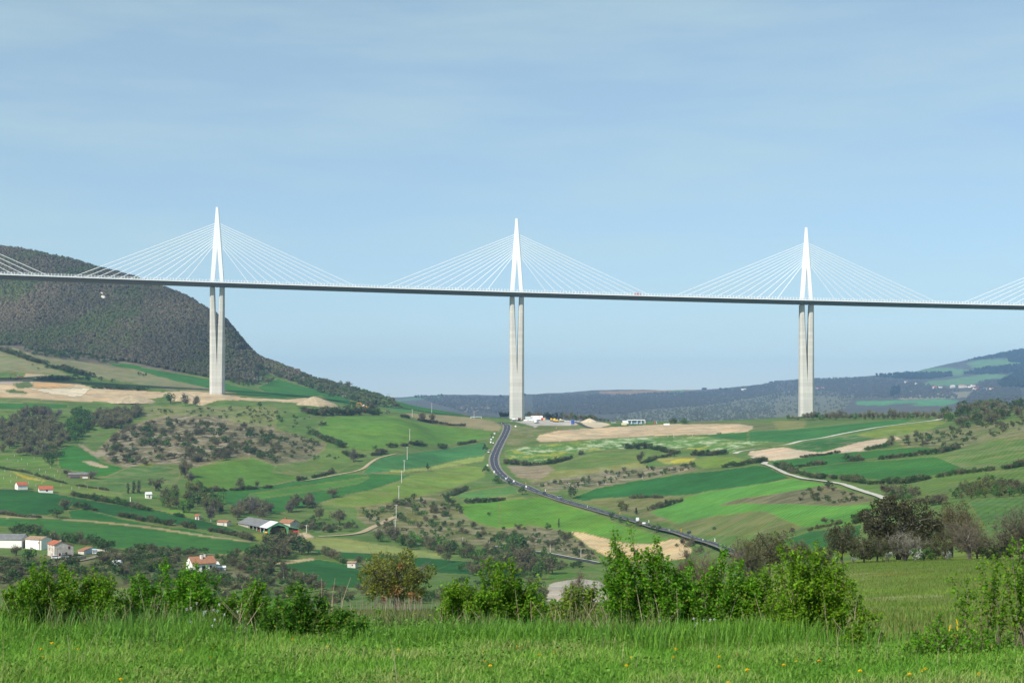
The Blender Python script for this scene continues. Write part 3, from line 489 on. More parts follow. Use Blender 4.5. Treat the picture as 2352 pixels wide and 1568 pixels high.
P_(RW([(-300,1000),(0,995),(430,990),(1000,965),(1340,985),(1250,1040),(1100,1070),(700,1080),(560,1060),(740,1025),(400,1040),(100,1075),(-300,1060)]), (0.075,0.21,0.075), **Q_); P_(RW([(1520,950),(1700,850),(2080,850),(2030,910),(1800,940)]), (0.03,0.125,0.055), **Q_)
P_(RW([(360,960),(600,910),(900,875),(1450,850),(1650,840),(1500,940),(1000,960),(430,985)]), (0.18,0.18,0.115), .3, 0, .3, **Q_)
WOODS = [RW(q) for q in ([(0,600),(280,575),(380,545),(460,535),(640,570),(1210,565),(1240,605),(900,650),(600,660),(0,620)], [(1350,580),(1700,490),(2352,420),(2352,540),(1800,575)], [(1450,365),(1900,280),(2352,185),(2352,290),(1900,320)], [(1950,720),(2200,590),(2352,540),(2352,780),(2000,790)], [(2100,330),(2352,310),(2352,395),(2120,385)], [(270,820),(380,800),(380,900),(250,930)])]
for q in WOODS: P_(q, (0.032,0.048,0.034), **Q_)
P_(G4([(820,520),(1000,505),(1480,500),(1350,530),(850,540)]), (0.16,0.16,0.035), 0, .5, 0, ymin=12, ymax=200); P_(G4([(980,730),(1100,720),(1600,700),(1700,715),(1200,745),(990,750)]), (0.17,0.17,0.04), 0, .5, 0, ymin=12, ymax=200)

gm = (COLR[..., 1] > COLR[..., 0] * 1.12) & (YG < 2750); COLR[gm] *= np.array((1.05, 1.04, .74), np.float32)
def terrain_mesh(name, i0, i1, j0, j1, extra=0):
    u = US[i0:i1]; n = len(u); ys = YS[j0:j1]; m = len(ys)
    X = XG[i0:i1, j0:j1]; v = np.stack([X, YG[i0:i1, j0:j1], ZG[i0:i1, j0:j1]], -1).reshape(-1, 3)
    idx = np.arange(n * m).reshape(n, m); q = np.stack([idx[:-1, :-1], idx[1:, :-1], idx[1:, 1:], idx[:-1, 1:]], -1).reshape(-1, 4)
    b = MB(); b.add(v, q, 0, COLR[i0:i1, j0:j1].reshape(-1, 3)); me = b.mesh(name, M['terrain'], True)
    a = me.attributes.new("cover", 'FLOAT_VECTOR', 'POINT'); a.data.foreach_set("vector", COVER[i0:i1, j0:j1].reshape(-1).astype(np.float32))
    o = link(name, me); tag(o, kind='structure'); return o
nU = len(US)
terrain_mesh('meadow', 0, nU, 0, iM + 1); terrain_mesh('valley_ground', 0, nU, iM, iV + 1); terrain_mesh('hills', 0, nU, iV, len(YS))
for sgn, u in ((-1, 0), (1, nU - 1)):                     # the meadow goes on to both sides
    b = MB(); js = np.arange(0, iM, 4); xs = np.array([1, 1.5, 2.5, 4, 7, 12])
    v = np.array([(XG[u, j] * k, YS[j], ZG[u, j]) for j in js for k in xs]); k = len(xs)
    q = [(a * k + c, a * k + c + 1, (a + 1) * k + c + 1, (a + 1) * k + c) if sgn > 0 else (a * k + c + 1, a * k + c, (a + 1) * k + c, (a + 1) * k + c + 1) for a in range(len(js) - 1) for c in range(k - 1)]
    b.add(v, q, 0, (0.079, 0.177, 0.021)); tag(b.obj('side_meadow', M['terrain']), kind='structure')
b = MB(); b.add([(-60, -80, 0), (60, -80, 0), (60, 0.5, 0), (-60, 0.5, 0)], [(0, 1, 2, 3)], 0, (0.079, 0.177, 0.021)); tag(b.obj('rear_meadow', M['terrain']), kind='structure')

# ------------------------------------------------------------------ roads
def ribbon(pts, width, lift, mb, colr=(1, 1, 1), step=4.0, off=0.0, dash=None, fixw=None):
    """a strip draped over the ground along plan points"""
    p = np.array(pts)[:, :2]; d = np.concatenate([[0], np.cumsum(np.linalg.norm(np.diff(p, axis=0), axis=1))])
    t = np.arange(0, d[-1], step); q = np.stack([pchip(d, p[:, 0], t), pchip(d, p[:, 1], t)], 1)
    for _ in range(3): q[1:-1] = (q[:-2] + 2 * q[1:-1] + q[2:]) / 4
    tg = np.gradient(q, axis=0); tg /= np.linalg.norm(tg, axis=1)[:, None]; nn = np.stack([-tg[:, 1], tg[:, 0]], 1)
    zc = np.array([ground(a[0], a[1]) for a in q]); zc = np.convolve(np.pad(zc, 3, 'edge'), np.ones(7) / 7, 'valid')
    l = q + nn * (off + width / 2); r = q + nn * (off - width / 2)
    V = np.empty((2 * len(q), 3)); V[0::2, :2] = l; V[1::2, :2] = r; V[0::2, 2] = zc + lift; V[1::2, 2] = zc + lift
    Fs = [(2 * i + 1, 2 * i + 3, 2 * i + 2, 2 * i) for i in range(len(q) - 1) if dash is None or (i * step) % (dash[0] + dash[1]) < dash[0]]
    mb.add(V, Fs, 0, colr); return q, zc, tg, nn
def trace(pts, **k): return [spot(u, v, **k) for u, v in pts]
ROAD_P = np.concatenate([J([(1900,948),(1990,955),(2055,970)]), B([(2152,215),(2150,240),(2130,290),(2095,355),(2060,430),(2040,490),(2045,540),(2070,590),(2120,640),(2180,680),(2240,706)]), C_([(190,713),(280,755),(400,795),(500,830),(620,866),(760,905),(900,945),(1050,985),(1200,1025),(1400,1083),(1600,1140),(1760,1185),(1900,1230),(2000,1275),(2100,1320)])])
ROAD = trace(ROAD_P)
b = MB(); ribbon(ROAD, 9.6, 0.25, b, step=5); tag(b.obj('road_verge', M['verge']), kind='structure')
b = MB(); RQ, RZ, RT, RN = ribbon(ROAD, 7.6, 0.32, b, step=5); tag(b.obj('road', M['asphalt']), kind='structure')
b = MB(); ribbon(ROAD, 0.16, 0.37, b, step=5, off=3.5); ribbon(ROAD, 0.16, 0.37, b, step=5, off=-3.5); ribbon(ROAD, 0.2, 0.37, b, step=5, dash=(10, 5)); tag(b.obj('road_markings', M['lines']), kind='structure')
def road(name, pts, width, m, lift=0.25, **k):
    b = MB(); r = ribbon(trace(pts, **k), width, lift, b, step=3); tag(b.obj(name, M[m]), kind='structure'); return r
road('gravel_track', np.concatenate([D([(1150,828),(1000,775),(850,725),(720,690),(560,668),(450,655),(350,625),(250,580),(150,535),(115,540),(160,515),(170,510)])]), 4.4, 'track')
road('gravel_track', np.concatenate([C_([(2220,520),(2160,495),(2110,475)])]), 4.0, 'track')
road('gravel_track', np.concatenate([C_([(1965,450),(1990,435),(2100,415),(2300,385)]), D([(150,395),(300,375),(450,340),(600,318),(800,278),(950,250),(1100,225),(1250,205),(1400,188),(1550,170),(1610,152),(1590,138)])]), 4.0, 'track')
road('farm_lane', np.concatenate([B([(1260,960),(1180,990),(1100,1030),(1000,1075),(920,1110),(700,1135),(540,1140)])]), 4.5, 'dirt')
road('footpath', np.concatenate([B([(1230,445),(1150,465),(1060,490),(1000,530),(950,570),(880,595),(750,620),(600,650),(400,682)])]), 3.0, 'dirt')
road('lower_lane', np.concatenate([B([(2000,1225),(2150,1240),(2300,1260)]), C_([(160,1255),(300,1272),(450,1295),(600,1325),(720,1345),(850,1372)])]), 4.5, 'asphalt', 0.3)
road('lower_lane_kerb', np.concatenate([B([(2000,1223),(2150,1238),(2300,1257)]), C_([(160,1252),(300,1268),(450,1291),(600,1321),(720,1341),(850,1368)])]), 1.2, 'track', 0.6)
road('farm_lane', H5([(2000,740),(1950,790),(1800,830),(1600,880),(1400,920),(1200,960),(1000,990),(800,1020),(350,1080),(0,1130)]), 4.0, 'verge')
road('footpath', np.concatenate([E([(1090,318),(1180,350),(1250,385),(1370,412)])]), 5.0, 'asphalt')

# ------------------------------------------------------------------ the viaduct
def axis(s):
    """centre line of the deck, s in spans of 342 m; z is the deck top"""
    return np.array((5.5 + 340.1 * s, 1650 + 27.5 * s - 7.5 * s * s, EYE + 122.4 - 8.2 * s + 0.25 * s * s))
def frame(s):
    c = axis(s); t = axis(s + 0.01) - axis(s - 0.01); t[2] = 0; t /= np.linalg.norm(t)
    return c, t, np.array((-t[1], t[0], 0.0))               # n points away from the camera
V = thing('viaduct', 'white multi-span cable-stayed motorway viaduct on tall concrete piers across the valley', 'viaduct', tuple(axis(0)))
V0 = axis(0)
def vput(mb, name, m, parent=None, kind=None):
    for i in range(len(mb.v)): mb.v[i] = mb.v[i] - V0.astype(np.float32)
    o = mb.obj(name, m, parent or V)
    if kind: o['kind'] = kind
    return o
b = MB(); rings = []
SEC = [(-16, 0), (16, 0), (16, -0.9), (9.5, -4.0), (-9.5, -4.0), (-16, -0.9)]
ss = np.linspace(-2.35, 2.35, 95)
for s in ss:
    c, t, n = frame(s); rings.append([c + n * x + np.array((0, 0, z)) for x, z in SEC])
deck = vput(b.loft(rings), 'deck', M['deck'])
b = MB(); rings = []
for s in ss:
    c, t, n = frame(s); rings.append([c + n * x + np.array((0, 0, z)) for x, z in [(-16.25, 0.25), (-15.9, 0.25), (-15.9, 0.02), (-16.02, -0.01), (-16.02, -0.6), (-16.25, -0.6)]])
vput(b.loft(rings), 'edge_beam', M['white'], deck)
b = MB()
for s in ss[:-1]: pass
for x in (-15.6, 15.6):
    top = []; 
    for s in ss:
        c, t, n = frame(s); top += [c + n * x + np.array((0, 0, 0.3)), c + n * x + np.array((0, 0, 2.95))]
    b.add(top, [(2 * i, 2 * i + 2, 2 * i + 3, 2 * i + 1) for i in range(len(ss) - 1)])
vput(b, 'wind_screen', M['pane'], deck)
post_s = np.arange(-1.98, 1.98, 3.56 / 342); rest = MB()
keep = set(np.argsort([abs(x + 0.9) for x in post_s])[:100])
for i, s in enumerate(post_s):
    c, t, n = frame(s); mb = MB() if i in keep else rest
    o = c + n * -16.05
    q = [o + t * a + n * b_ for a, b_ in ((-.16, -.12), (.16, -.12), (.16, .12), (-.16, .12))]
    mb.loft([[p + np.array((0, 0, 0.05)) for p in q], [p + np.array((0, 0, 1.6)) + n * 0.05 for p in q], [o + np.array((0, 0, 3.1)) + n * 0.3 + t * a + n * b_ for a, b_ in ((-.14, -.1), (.14, -.1), (.14, .1), (-.14, .1))]])
    if i in keep: vput(mb, 'screen_post', M['white'], deck)
vput(rest, 'screen_posts', M['white'], deck, 'stuff')
b = MB(); rings = []
for s in ss:
    c, t, n = frame(s); rings.append([c + n * x + np.array((0, 0, z)) for x, z in [(-13.8, 1.0), (-13.6, 1.0), (-13.6, 0.7), (-13.8, 0.7)]])
vput(b.loft(rings), 'safety_rail', M['grey_metal'], deck)
MH = 86.2
def mast_at(s):
    c, t, n = frame(s); b = MB()
    for sg in (-1, 1):
        rings = []
        for z, xo, xi, d in ((-0.2, 7.8, 3.15, 2.3), (0.44 * MH, 5.05, 0.09, 1.8), (MH, 1.5, 0.09, 1.3)):
            ch = 0.55
            q = [(xi, -d), (xo - ch, -d), (xo, -d + ch * 2), (xo, d - ch * 2), (xo - ch, d), (xi, d)]
            q = q if sg > 0 else [(x, y) for x, y in q][::-1]
            rings.append([c + t * (sg * x) + n * y + np.array((0, 0, z)) for x, y in q])
        b.loft(rings)
    b.loft([[c + t * x + n * y + np.array((0, 0, z)) for x, y in ((-.12, -dd), (.12, -dd), (.12, dd), (-.12, dd))] for z, dd in ((0.46 * MH, 1.68), (MH - 0.3, 1.2))])
    m = vput(b, 'mast', M['white'])
    for sg in (-1, 1):
        for k in range(11):
            za = MH - 18.6 - k * 2.55; xa = 7.8 - (7.8 - 1.5) * za / MH; sd = s + sg * (161 - 12.5 * k) / 342
            if not -1.75 < sd < 1.83: continue
            c2, t2, n2 = frame(sd)
            p = [c + t * (sg * (xa - 0.3)) + np.array((0, 0, za)), c2 + np.array((0, 0, 0.0))]
            e = MB(); e.tube(p, 0.31, 6); vput(e, 'stay_cable', M['stay'], m)
for s in (-2, -1, 0, 1, 2): mast_at(s)
def pier_at(s, split):
    c, t, n = frame(s); zt = c[2] - 4.9; zb = ground(c[0], c[1]) - 3; zs = split; b = MB()
    for sg in (-1, 1):
        rings = []
        for f in (0.0, None, 1.0):
            if f is None: z, xi, ci, bd, co = zs, 0.07, 0.03, 6.6, 2.6
            elif f == 0: z, xi, ci, bd, co = zb, 0.07, 0.03, 8.4, 2.8
            else: z, xi, ci, bd, co = zt, 2.75, 1.45, 4.6, 1.55
            xo = 8.25 if f != 1.0 else 8.1
            q = [(xi, -bd + ci), (xi + ci, -bd), (xo - co, -bd), (xo, -bd + co), (xo, bd - co), (xo - co, bd), (xi + ci, bd), (xi, bd - ci)]
            q = q if sg > 0 else q[::-1]
            rings.append([c + t * (sg * x) + n * y + np.array((0, 0, z - c[2])) for x, y in q])
        b.loft(rings)
    b.loft([[c + t * x + n * (y * bb) + np.array((0, 0, z - c[2])) for x, y in ((-.3, -1), (.3, -1), (.3, 1), (-.3, 1))] for z, bb in ((zb, 8.3), (zs, 6.5))])
    p = vput(b, 'pier', M['concrete'])
    for sg in (-1, 1):
        e = MB(); q = c + t * (sg * 5.4); e.loft([[q + np.array((2.2 * math.cos(a), 2.6 * math.sin(a), z)) for a in np.arange(8) * math.pi / 4] for z in (-4.95, -3.95)]); vput(e, 'bearing', M['steel'], p)
def zof(v_f, s): return EYE + (HV / K - v_f) * axis(s)[1] / (F / K)
pier_at(-1, zof(1461.8, -1)); pier_at(0, zof(1494, 0)); pier_at(1, zof(1525.4, 1)); pier_at(-2, axis(-2)[2] - 80); pier_at(2, axis(2)[2] - 80)

# ------------------------------------------------------------------ buildings
def place(uv, **k):
    p = spot(uv[0], uv[1], **k); return p
def house(name, label, cat, uv, rz, L, Wd, He, Hr, wall, roof, He2=None, ro=0.5, anchor=(0, 0), wins=(), chim=(), eave=0.35, group=None, loc=None, sink=1.5):
    """pitched-roof building; x along the ridge, front is -y. wins: (face, along, z, w, h, material, kind)"""
    He2 = He if He2 is None else He2
    p = np.array(loc if loc is not None else place(uv), float)
    off = rotz([(anchor[0] * L / 2, anchor[1] * Wd / 2, 0)], R(rz))[0]; p = p - off
    t = thing(name, label, cat, tuple(p), R(rz), group)
    y0, y1, yr = -Wd / 2, Wd / 2, -Wd / 2 + ro * Wd
    MB().prism([(y0, -sink), (y1, -sink), (y1, He2), (yr, He + Hr), (y0, He)], 0, -L / 2, L / 2).obj('wall', M[wall], t)
    b = MB(); th = 0.16; s1 = Hr / (yr - y0); s2 = (He + Hr - He2) / (y1 - yr)
    b.prism([(y0 - eave, He - s1 * eave + .02), (yr, He + Hr + .02), (yr, He + Hr + th), (y0 - eave, He - s1 * eave + th)], 0, -L / 2 - .25, L / 2 + .25)
    b.prism([(yr, He + Hr + .02), (y1 + eave, He2 - s2 * eave + .02), (y1 + eave, He2 - s2 * eave + th), (yr, He + Hr + th)], 0, -L / 2 - .25, L / 2 + .25)
    rf = b.obj('roof', M[roof], t)
    for x, y, w, h, m in chim:
        zr = He + Hr - (abs(y - yr) * (s1 if y < yr else s2)); MB().box((x, y, zr + h / 2 - .3), (w, w, h)).box((x, y, zr + h - .25), (w + .15, w + .15, .12)).obj('chimney', M[m], rf)
    for f, a, z, w, h, m, kd in wins:
        b = MB(); e = 0.08
        if f == 'f': c, d = (a, y0, z + h / 2), (w, e * 2, h)
        elif f == 'b': c, d = (a, y1, z + h / 2), (w, e * 2, h)
        elif f == 'r': c, d = (L / 2, a, z + h / 2), (e * 2, w, h)
        else: c, d = (-L / 2, a, z + h / 2), (e * 2, w, h)
        b.box(c, d); o = b.obj(kd, M[m], t)
        if kd == 'window':
            fr = MB(); g = 0.1
            for sx in (-1, 1):
                fr.box((c[0] + (sx * (w / 2 + .05) if f in 'fb' else 0), c[1] + (0 if f in 'fb' else sx * (w / 2 + .05)), c[2]), (.1 if f in 'fb' else .2, .2 if f in 'fb' else .1, h + .2))
            fr.box((c[0], c[1], c[2] - h / 2 - .05), (w if f in 'fb' else .24, .24 if f in 'fb' else w, .1)); fr.obj('frame', M['wall_white'], o)
    return t, p
house('barn', 'long white barn with grey roof at the left edge of the farm', 'barn', H5([(405, 668)])[0], -4, 22, 9, 4.0, 2.2, 'wall_white', 'roof_grey', anchor=(1, -1))
fh, fp = house('farmhouse', 'two-storey farmhouse with red tiled roof and dark red shutters', 'house', H5([(1022, 838)])[0], -53, 8.8, 8.6, 5.5, 1.3, 'wall_stone', 'tile_red', He2=4.7, ro=0.33, anchor=(1, -1), chim=[(4.0, -1.3, .55, 1.0, 'wall_stone')],
      wins=[('f', -1.9, 2.6, .8, 1.35, 'shutter_pale', 'shutter'), ('f', 1.6, 2.55, .8, 1.4, 'shutter_pale', 'shutter'), ('f', 1.6, 0.35, .95, 1.25, 'shutter_pale', 'shutter'), ('f', -1.9, 4.5, .7, .6, 'shutter_pale', 'shutter'), ('f', 1.6, 4.5, .7, .6, 'shutter_pale', 'shutter'), ('f', .4, .35, .5, 1.25, 'glass', 'window'),
            ('r', 2.3, 3.3, .85, 1.25, 'shutter', 'shutter'), ('r', -1.9, .35, .8, 1.35, 'shutter', 'shutter'), ('r', -.8, .35, .45, 1.35, 'glass', 'window'), ('r', 1.0, .05, .75, 1.95, 'shutter', 'door')])
q = fp + rotz([(-4.4, -2.9, 0)], R(-53))[0]
house('farm_annexe', 'white farm wing with weathered brown tiles joining the red-roofed farmhouse', 'house', H5([(775, 700)])[0], -24, 9.5, 7, 4.7, 1.1, 'wall_white', 'tile_old', anchor=(1, -1), wins=[('f', 3.2, 2.9, .35, .9, 'glass', 'window'), ('f', 3.9, 0.2, .5, 5.0, 'wood', 'downpipe')])
house('farm_outbuilding', 'low outbuilding with brown-red roof half hidden by the willow', 'outbuilding', H5([(600, 672)])[0], -18, 9.2, 6.0, 2.9, 1.3, 'wall_stone', 'tile_brown', anchor=(1, -1), eave=.6, wins=[('f', 0.6, .1, 4.6, 2.4, 'steel', 'opening')], chim=[(2.5, 1.5, .9, 1.2, 'pale_blue')])
house('shed', 'small shed with pale blue plank doors and red sloping roof', 'shed', H5([(1730, 772)])[0], -28, 3.6, 5.0, 1.9, 0.1, 'wall_stone', 'tile_brown', He2=2.9, ro=.05, anchor=(1, 1), wins=[('r', 1.5, 0, 1.5, 2.3, 'pale_blue', 'door'), ('r', -.35, 0, 1.1, 2.0, 'pale_blue', 'door')])
house('lean_to', 'low stone lean-to right of the blue-doored shed', 'shed', H5([(1810, 752)])[0], -8, 2.2, 2.2, 1.3, .25, 'stone', 'pale_blue', anchor=(1, -1))
house('villa', 'white house with brown tiled hip roof and white chimneys behind the shrubs', 'house', H6([(268, 1046)])[0], 31, 10.4, 8.0, 3.6, 2.3, 'wall_white', 'tile_brown', anchor=(-1, -1), eave=.7, chim=[(-.4, -1.5, .9, 1.8, 'wall_white'), (1.4, -.6, .6, 1.4, 'wall_white')],
      wins=[('f', 2.9, 1.0, 1.0, 1.35, 'glass', 'window'), ('f', -.1, .2, 1.7, 2.1, 'glass', 'window'), ('f', 1.2, 1.0, .55, 1.35, 'glass', 'shutter'), ('l', -.6, 3.2, .8, 1.1, 'glass', 'window'), ('l', 1.4, 1.0, .9, 1.2, 'glass', 'window'), ('f', -3.2, 1.0, .9, 1.3, 'glass', 'window')])
house('garage', 'low white garage joined to the right end of the brown-roofed house', 'garage', H6([(690, 1008)])[0], 31, 3.6, 4.2, 2.3, .9, 'wall_white', 'wall_white', anchor=(1, -1), wins=[('f', .4, .6, .5, .8, 'glass', 'window')])
house('greenhouse', 'small pale shelter beside the white garage', 'shed', H6([(790, 1028)])[0], 10, 3.4, 2.5, 1.5, .5, 'roof_pale', 'roof_pale', anchor=(1, -1), wins=[('f', 0, .2, .8, 1.1, 'grey_metal', 'door')])
house('stone_hut', 'tiny stone field hut with a red roof and one red shutter', 'hut', G2([(866, 470)])[0], -16, 4.0, 3.4, 2.3, .55, 'wall_stone', 'tile_old', anchor=(0, -1), wins=[('f', .5, .9, .55, .75, 'shutter', 'shutter')])
house('cottage', 'white cottage with red roof edge alone at the left field margin', 'cottage', A([(190, 748)])[0], 38, 6.4, 5.6, 3.0, 1.9, 'wall_white', 'tile_red', anchor=(0, -1), wins=[('l', 0, 1.0, .7, .9, 'glass', 'window')])
house('cottage', 'white cottage with bright orange-red roof right of the other field cottage', 'cottage', A([(385, 774)])[0], 24, 8.4, 6.0, 2.3, 1.9, 'wall_white', 'tile_red', anchor=(0, -1), wins=[('f', .5, .9, 1.1, 1.1, 'shutter', 'shutter')])
house('cattle_shed', 'dark open cattle shed with a pale metal roof among bare trees', 'shed', A([(660, 655)])[0], 6, 15, 6, 2.9, 1.1, 'wood', 'roof_grey', anchor=(0, -1), wins=[('f', 4.2, .1, 3.6, 1.1, 'roof_pale', 'trough'), ('f', -2.5, .2, 6.5, 1.6, 'steel', 'opening')])
house('cabin', 'small white cabin with a pale gable under the poplars', 'cabin', A([(1245, 822)])[0], 25, 3.8, 3.2, 2.9, 1.2, 'wall_white', 'roof_pale', anchor=(0, -1), wins=[('f', .3, .5, .7, 1.6, 'wood', 'door')])
house('kiosk', 'tiny ochre hut with red roof at the end of a hedge', 'hut', A([(1662, 760)])[0], 10, 3.0, 2.6, 2.6, 1.0, 'cream', 'tile_brown', anchor=(0, -1), wins=[('f', 0, 0, .8, 1.7, 'wood', 'door')])
house('kennel', 'tiny red and white hut under the white blossom tree', 'hut', A([(1648, 998)])[0], 0, 2.2, 2.0, 2.2, .7, 'wall_white', 'tile_red', anchor=(0, -1), wins=[('f', 0, 0, .7, 1.5, 'shutter', 'door')])
house('red_roof_house', 'house with a faded red roof showing behind the green barn', 'house', H6([(1712, 352)])[0], -32, 9, 8, 2.8, 1.7, 'wall_stone', 'tile_brown', anchor=(0, -1), chim=[(-2.5, .2, .7, 1.3, 'tile_red')], wins=[('r', 0, 3.0, .8, 1.0, 'glass', 'window')])
house('orange_shed', 'small shed with orange roof at the far end of the green barn', 'shed', H6([(735, 318)])[0], -20, 6.5, 4, 2.0, .8, 'wall_stone', 'tile_brown', anchor=(0, -1), wins=[('f', 1, 0, 1.0, 1.8, 'grey_metal', 'door')])
# hay barn with the green arched end
def hay_barn():
    p = place(H6([(1455, 458)])[0]); rz = R(-56); L = 41.0
    base = p - rotz([(0, -6.2, 0)], rz)[0]
    t = thing('hay_barn', 'long open hay barn with green arched gable and grey sheet roof', 'barn', tuple(base), rz)
    out_ = [(-6.2, -.4), (-6.2, 3.7), (-3.1, 5.15), (0, 6.5), (3.1, 5.15), (6.2, 3.7), (6.2, -.4)]
    inn = [(-5.4, -.4), (-5.2, 1.9), (-3.9, 3.9), (0, 4.9), (3.9, 3.9), (5.2, 1.9), (5.4, -.4)]
    b = MB(); n = len(out_)
    for x in (-.25, .25): b.add([(x, y, z) for y, z in out_ + inn], [(i, i + 1, n + i + 1, n + i) if x > 0 else (i + 1, i, n + i, n + i + 1) for i in range(n - 1)])
    b.add([(x, y, z) for x in (-.25, .25) for y, z in inn], [(i, i + 1, n + i + 1, n + i) for i in range(n - 1)]); b.obj('arch_gable', M['green_frame'], t)
    def slab(y0, z0, y1, z1, x0, x1, nm, m): MB().prism([(y0, z0), (y1, z1), (y1, z1 + .18), (y0, z0 + .18)], 0, x0, x1).obj(nm, M[m], t)
    slab(-6.9, 3.4, 0, 6.55, -L, -10, 'roof', 'roof_grey'); slab(0, 6.55, 6.4, 3.75, -L, .5, 'roof', 'roof_grey'); slab(-6.9, 3.41, 0, 6.56, -9.99, .5, 'roof_sheet', 'roof_pale')
    slab(6.4, 3.7, 12.4, 2.5, -L, .3, 'lean_roof', 'roof_grey')
    MB().prism([(6.25, 3.4), (12.3, 2.2), (12.3, 2.7), (6.25, 3.9)], 0, .31, .45).obj('lean_beam', M['green_frame'], t)
    for k in range(5): MB().box((-.2 - 5 * k - 4.6, -6.2, 1.6), (.35, .35, 4.2)).add([(-4.8 - 5 * k - .12, -6.1, 2.3), (-4.8 - 5 * k + .12, -6.1, 2.3), (-4.8 - 5 * k + .12, -4.6, 4.0), (-4.8 - 5 * k - .12, -4.6, 4.0)], [(0, 1, 2, 3)]).obj('post', M['pole'], t)
    MB().box((0.1, 12.2, 1.2), (.3, .3, 3.2)).obj('post', M['green_frame'], t)
    MB().box((-33.5, -6.2, 1.2), (15, .3, 4.6)).obj('side_wall', M['stone'], t)
    MB().box((-L, 2.5, 1.5), (.3, 19.6, 4.4)).box((-L / 2, 12.3, .9), (L, .25, 3.4)).obj('rear_wall', M['wood'], t)
    for nm, c, d in (('hay_stack', (-9, 4.6, 1.7), (15, 4.4, 3.6)), ('hay_stack', (-8.5, 9.7, 1.1), (16, 4.6, 2.4)), ('hay_stack', (-21, -2, 1.0), (5, 5, 2.2))):
        h = MB(); 
        for i in range(int(d[0] / 2.4)):
            for j in range(max(1, int(d[1] / 1.5))):
                for k_ in range(max(1, int(d[2] / 1.1))):
                    h.box((-d[0] / 2 + 1.2 + i * 2.4 + random.uniform(-.1, .1), -d[1] / 2 + .75 + j * 1.5, .5 + k_ * 1.1 - .3), (2.3, 1.42, 1.06), rz=random.uniform(-.05, .05), taper=.96)
        o = h.obj(nm, M['hay']); o.location = base + rotz([(c[0], c[1], 0)], rz)[0]; o.rotation_euler = (0, 0, rz)
        tag(o, {0: 'stack of straw bales under the arch of the green barn', 1: 'stack of straw bales in the lean-to of the green barn', 2: 'low stack of bales deep inside the open barn'}[[4.6, 9.7, -2].index(c[1])], 'hay stack')
    return base, rz
HB, HBr = hay_barn()
def wheels(t, pos, r, w, name='wheel'):
    for x, y in pos:
        b = MB(); k = 12; b.loft([[(x + r * math.cos(a), yy, r + r * math.sin(a)) for a in np.arange(k) * 2 * math.pi / k][::-1] for yy in (y - w / 2, y + w / 2)]); o = b.obj(name, M['tyre'], t)
        MB().loft([[(x + r * .55 * math.cos(a), yy, r + r * .55 * math.sin(a)) for a in np.arange(8) * math.pi / 4][::-1] for yy in (y - w / 2 - .03, y + w / 2 + .03)]).obj('rim', M['grey_metal'], o)
def tractor(label, loc, rz, m):
    t = thing('tractor', label, 'tractor', loc, rz)
    MB().box((.9, 0, 1.1), (1.9, .8, .8), taper=.92).box((-.4, 0, .9), (1.2, .7, .6)).obj('bonnet', M[m], t); MB().box((-.6, 0, 1.95), (1.3, 1.3, 1.3), taper=.85).obj('cab', M['glass'], t); MB().box((-.6, 0, 2.68), (1.4, 1.4, .12)).obj('cab_roof', M[m], t)
    wheels(t, [(-.7, -.85), (-.7, .85)], .8, .45); wheels(t, [(1.4, -.75), (1.4, .75)], .5, .3)
def inbarn(x, y): return tuple(HB + rotz([(x, y, .05)], HBr)[0])
tractor('green tractor parked in an open bay of the hay barn', inbarn(-7.2, -4.0), HBr - 1.4, 'green_frame'); tractor('red tractor deeper inside the open hay barn', inbarn(-14.5, -3.6), HBr - 1.4, 'red')
def trailer(label, loc, rz, m):
    t = thing('farm_trailer', label, 'trailer', loc, rz); MB().box((0, 0, 1.0), (3.2, 1.8, .7)).box((2.1, 0, .7), (1.2, .12, .12)).obj('bed', M[m], t); wheels(t, [(-.3, -.95), (-.3, .95)], .42, .25)
trailer('yellow farm trailer in the barn bay nearest the arch', inbarn(-3.0, -4.7), HBr - 1.2, 'yellow'); trailer('red farm trailer in front of the lean-to of the green barn', inbarn(3.0, 9.6), HBr + 1.2, 'red')

# ------------------------------------------------------------------ vehicles
def car(name, label, loc, rz, m, L=4.3, Hh=1.45, cat='car', group=None):
    t = thing(name, label, cat, tuple(loc), rz, group); w = 1.75; h = L / 2
    low = [(-h, .35), (-h + .1, .85), (h * .45, .92), (h - .15, .78), (h, .42), (h - .1, .25), (-h + .1, .25)]
    b = MB(); b.loft([[(x * (.985 if abs(y) > .8 else 1), y, z) for x, z in low] for y in (-w / 2, -w / 2 + .06, w / 2 - .06, w / 2)]); b.obj('body', M[m], t)
    cab = [(-h * .88, .86), (-h * .66, Hh - .03), (h * .12, Hh - .03), (h * .47, .9)]
    b = MB(); b.loft([[(x, y * (1 if z < 1 else .86), z) for x, z in cab] for y in (-w / 2 + .08, w / 2 - .08)]); b.obj('window', M['glass'], t)
    MB().prism([(-h * .7, Hh - .04), (h * .13, Hh - .04), (h * .1, Hh + .02), (-h * .66, Hh + .02)], 1, -w / 2 + .2, w / 2 - .2).obj('roof', M[m], t)
    wheels(t, [(-h * .62, -w / 2 + .1), (-h * .62, w / 2 - .1), (h * .62, -w / 2 + .1), (h * .62, w / 2 - .1)], .32, .2)
    for y in (-.55, .55): MB().box((h - .06, y, .66), (.1, .35, .16)).obj('headlight', M['white'], t)
    return t
def on_road(u, v, off=0.0):
    p = spot(u, v); i = int(np.argmin(np.linalg.norm(RQ - p[:2], axis=1))); q = RQ[i] + RN[i] * off
    return np.array((q[0], q[1], RZ[i] + .34)), math.atan2(RT[i][1], RT[i][0])
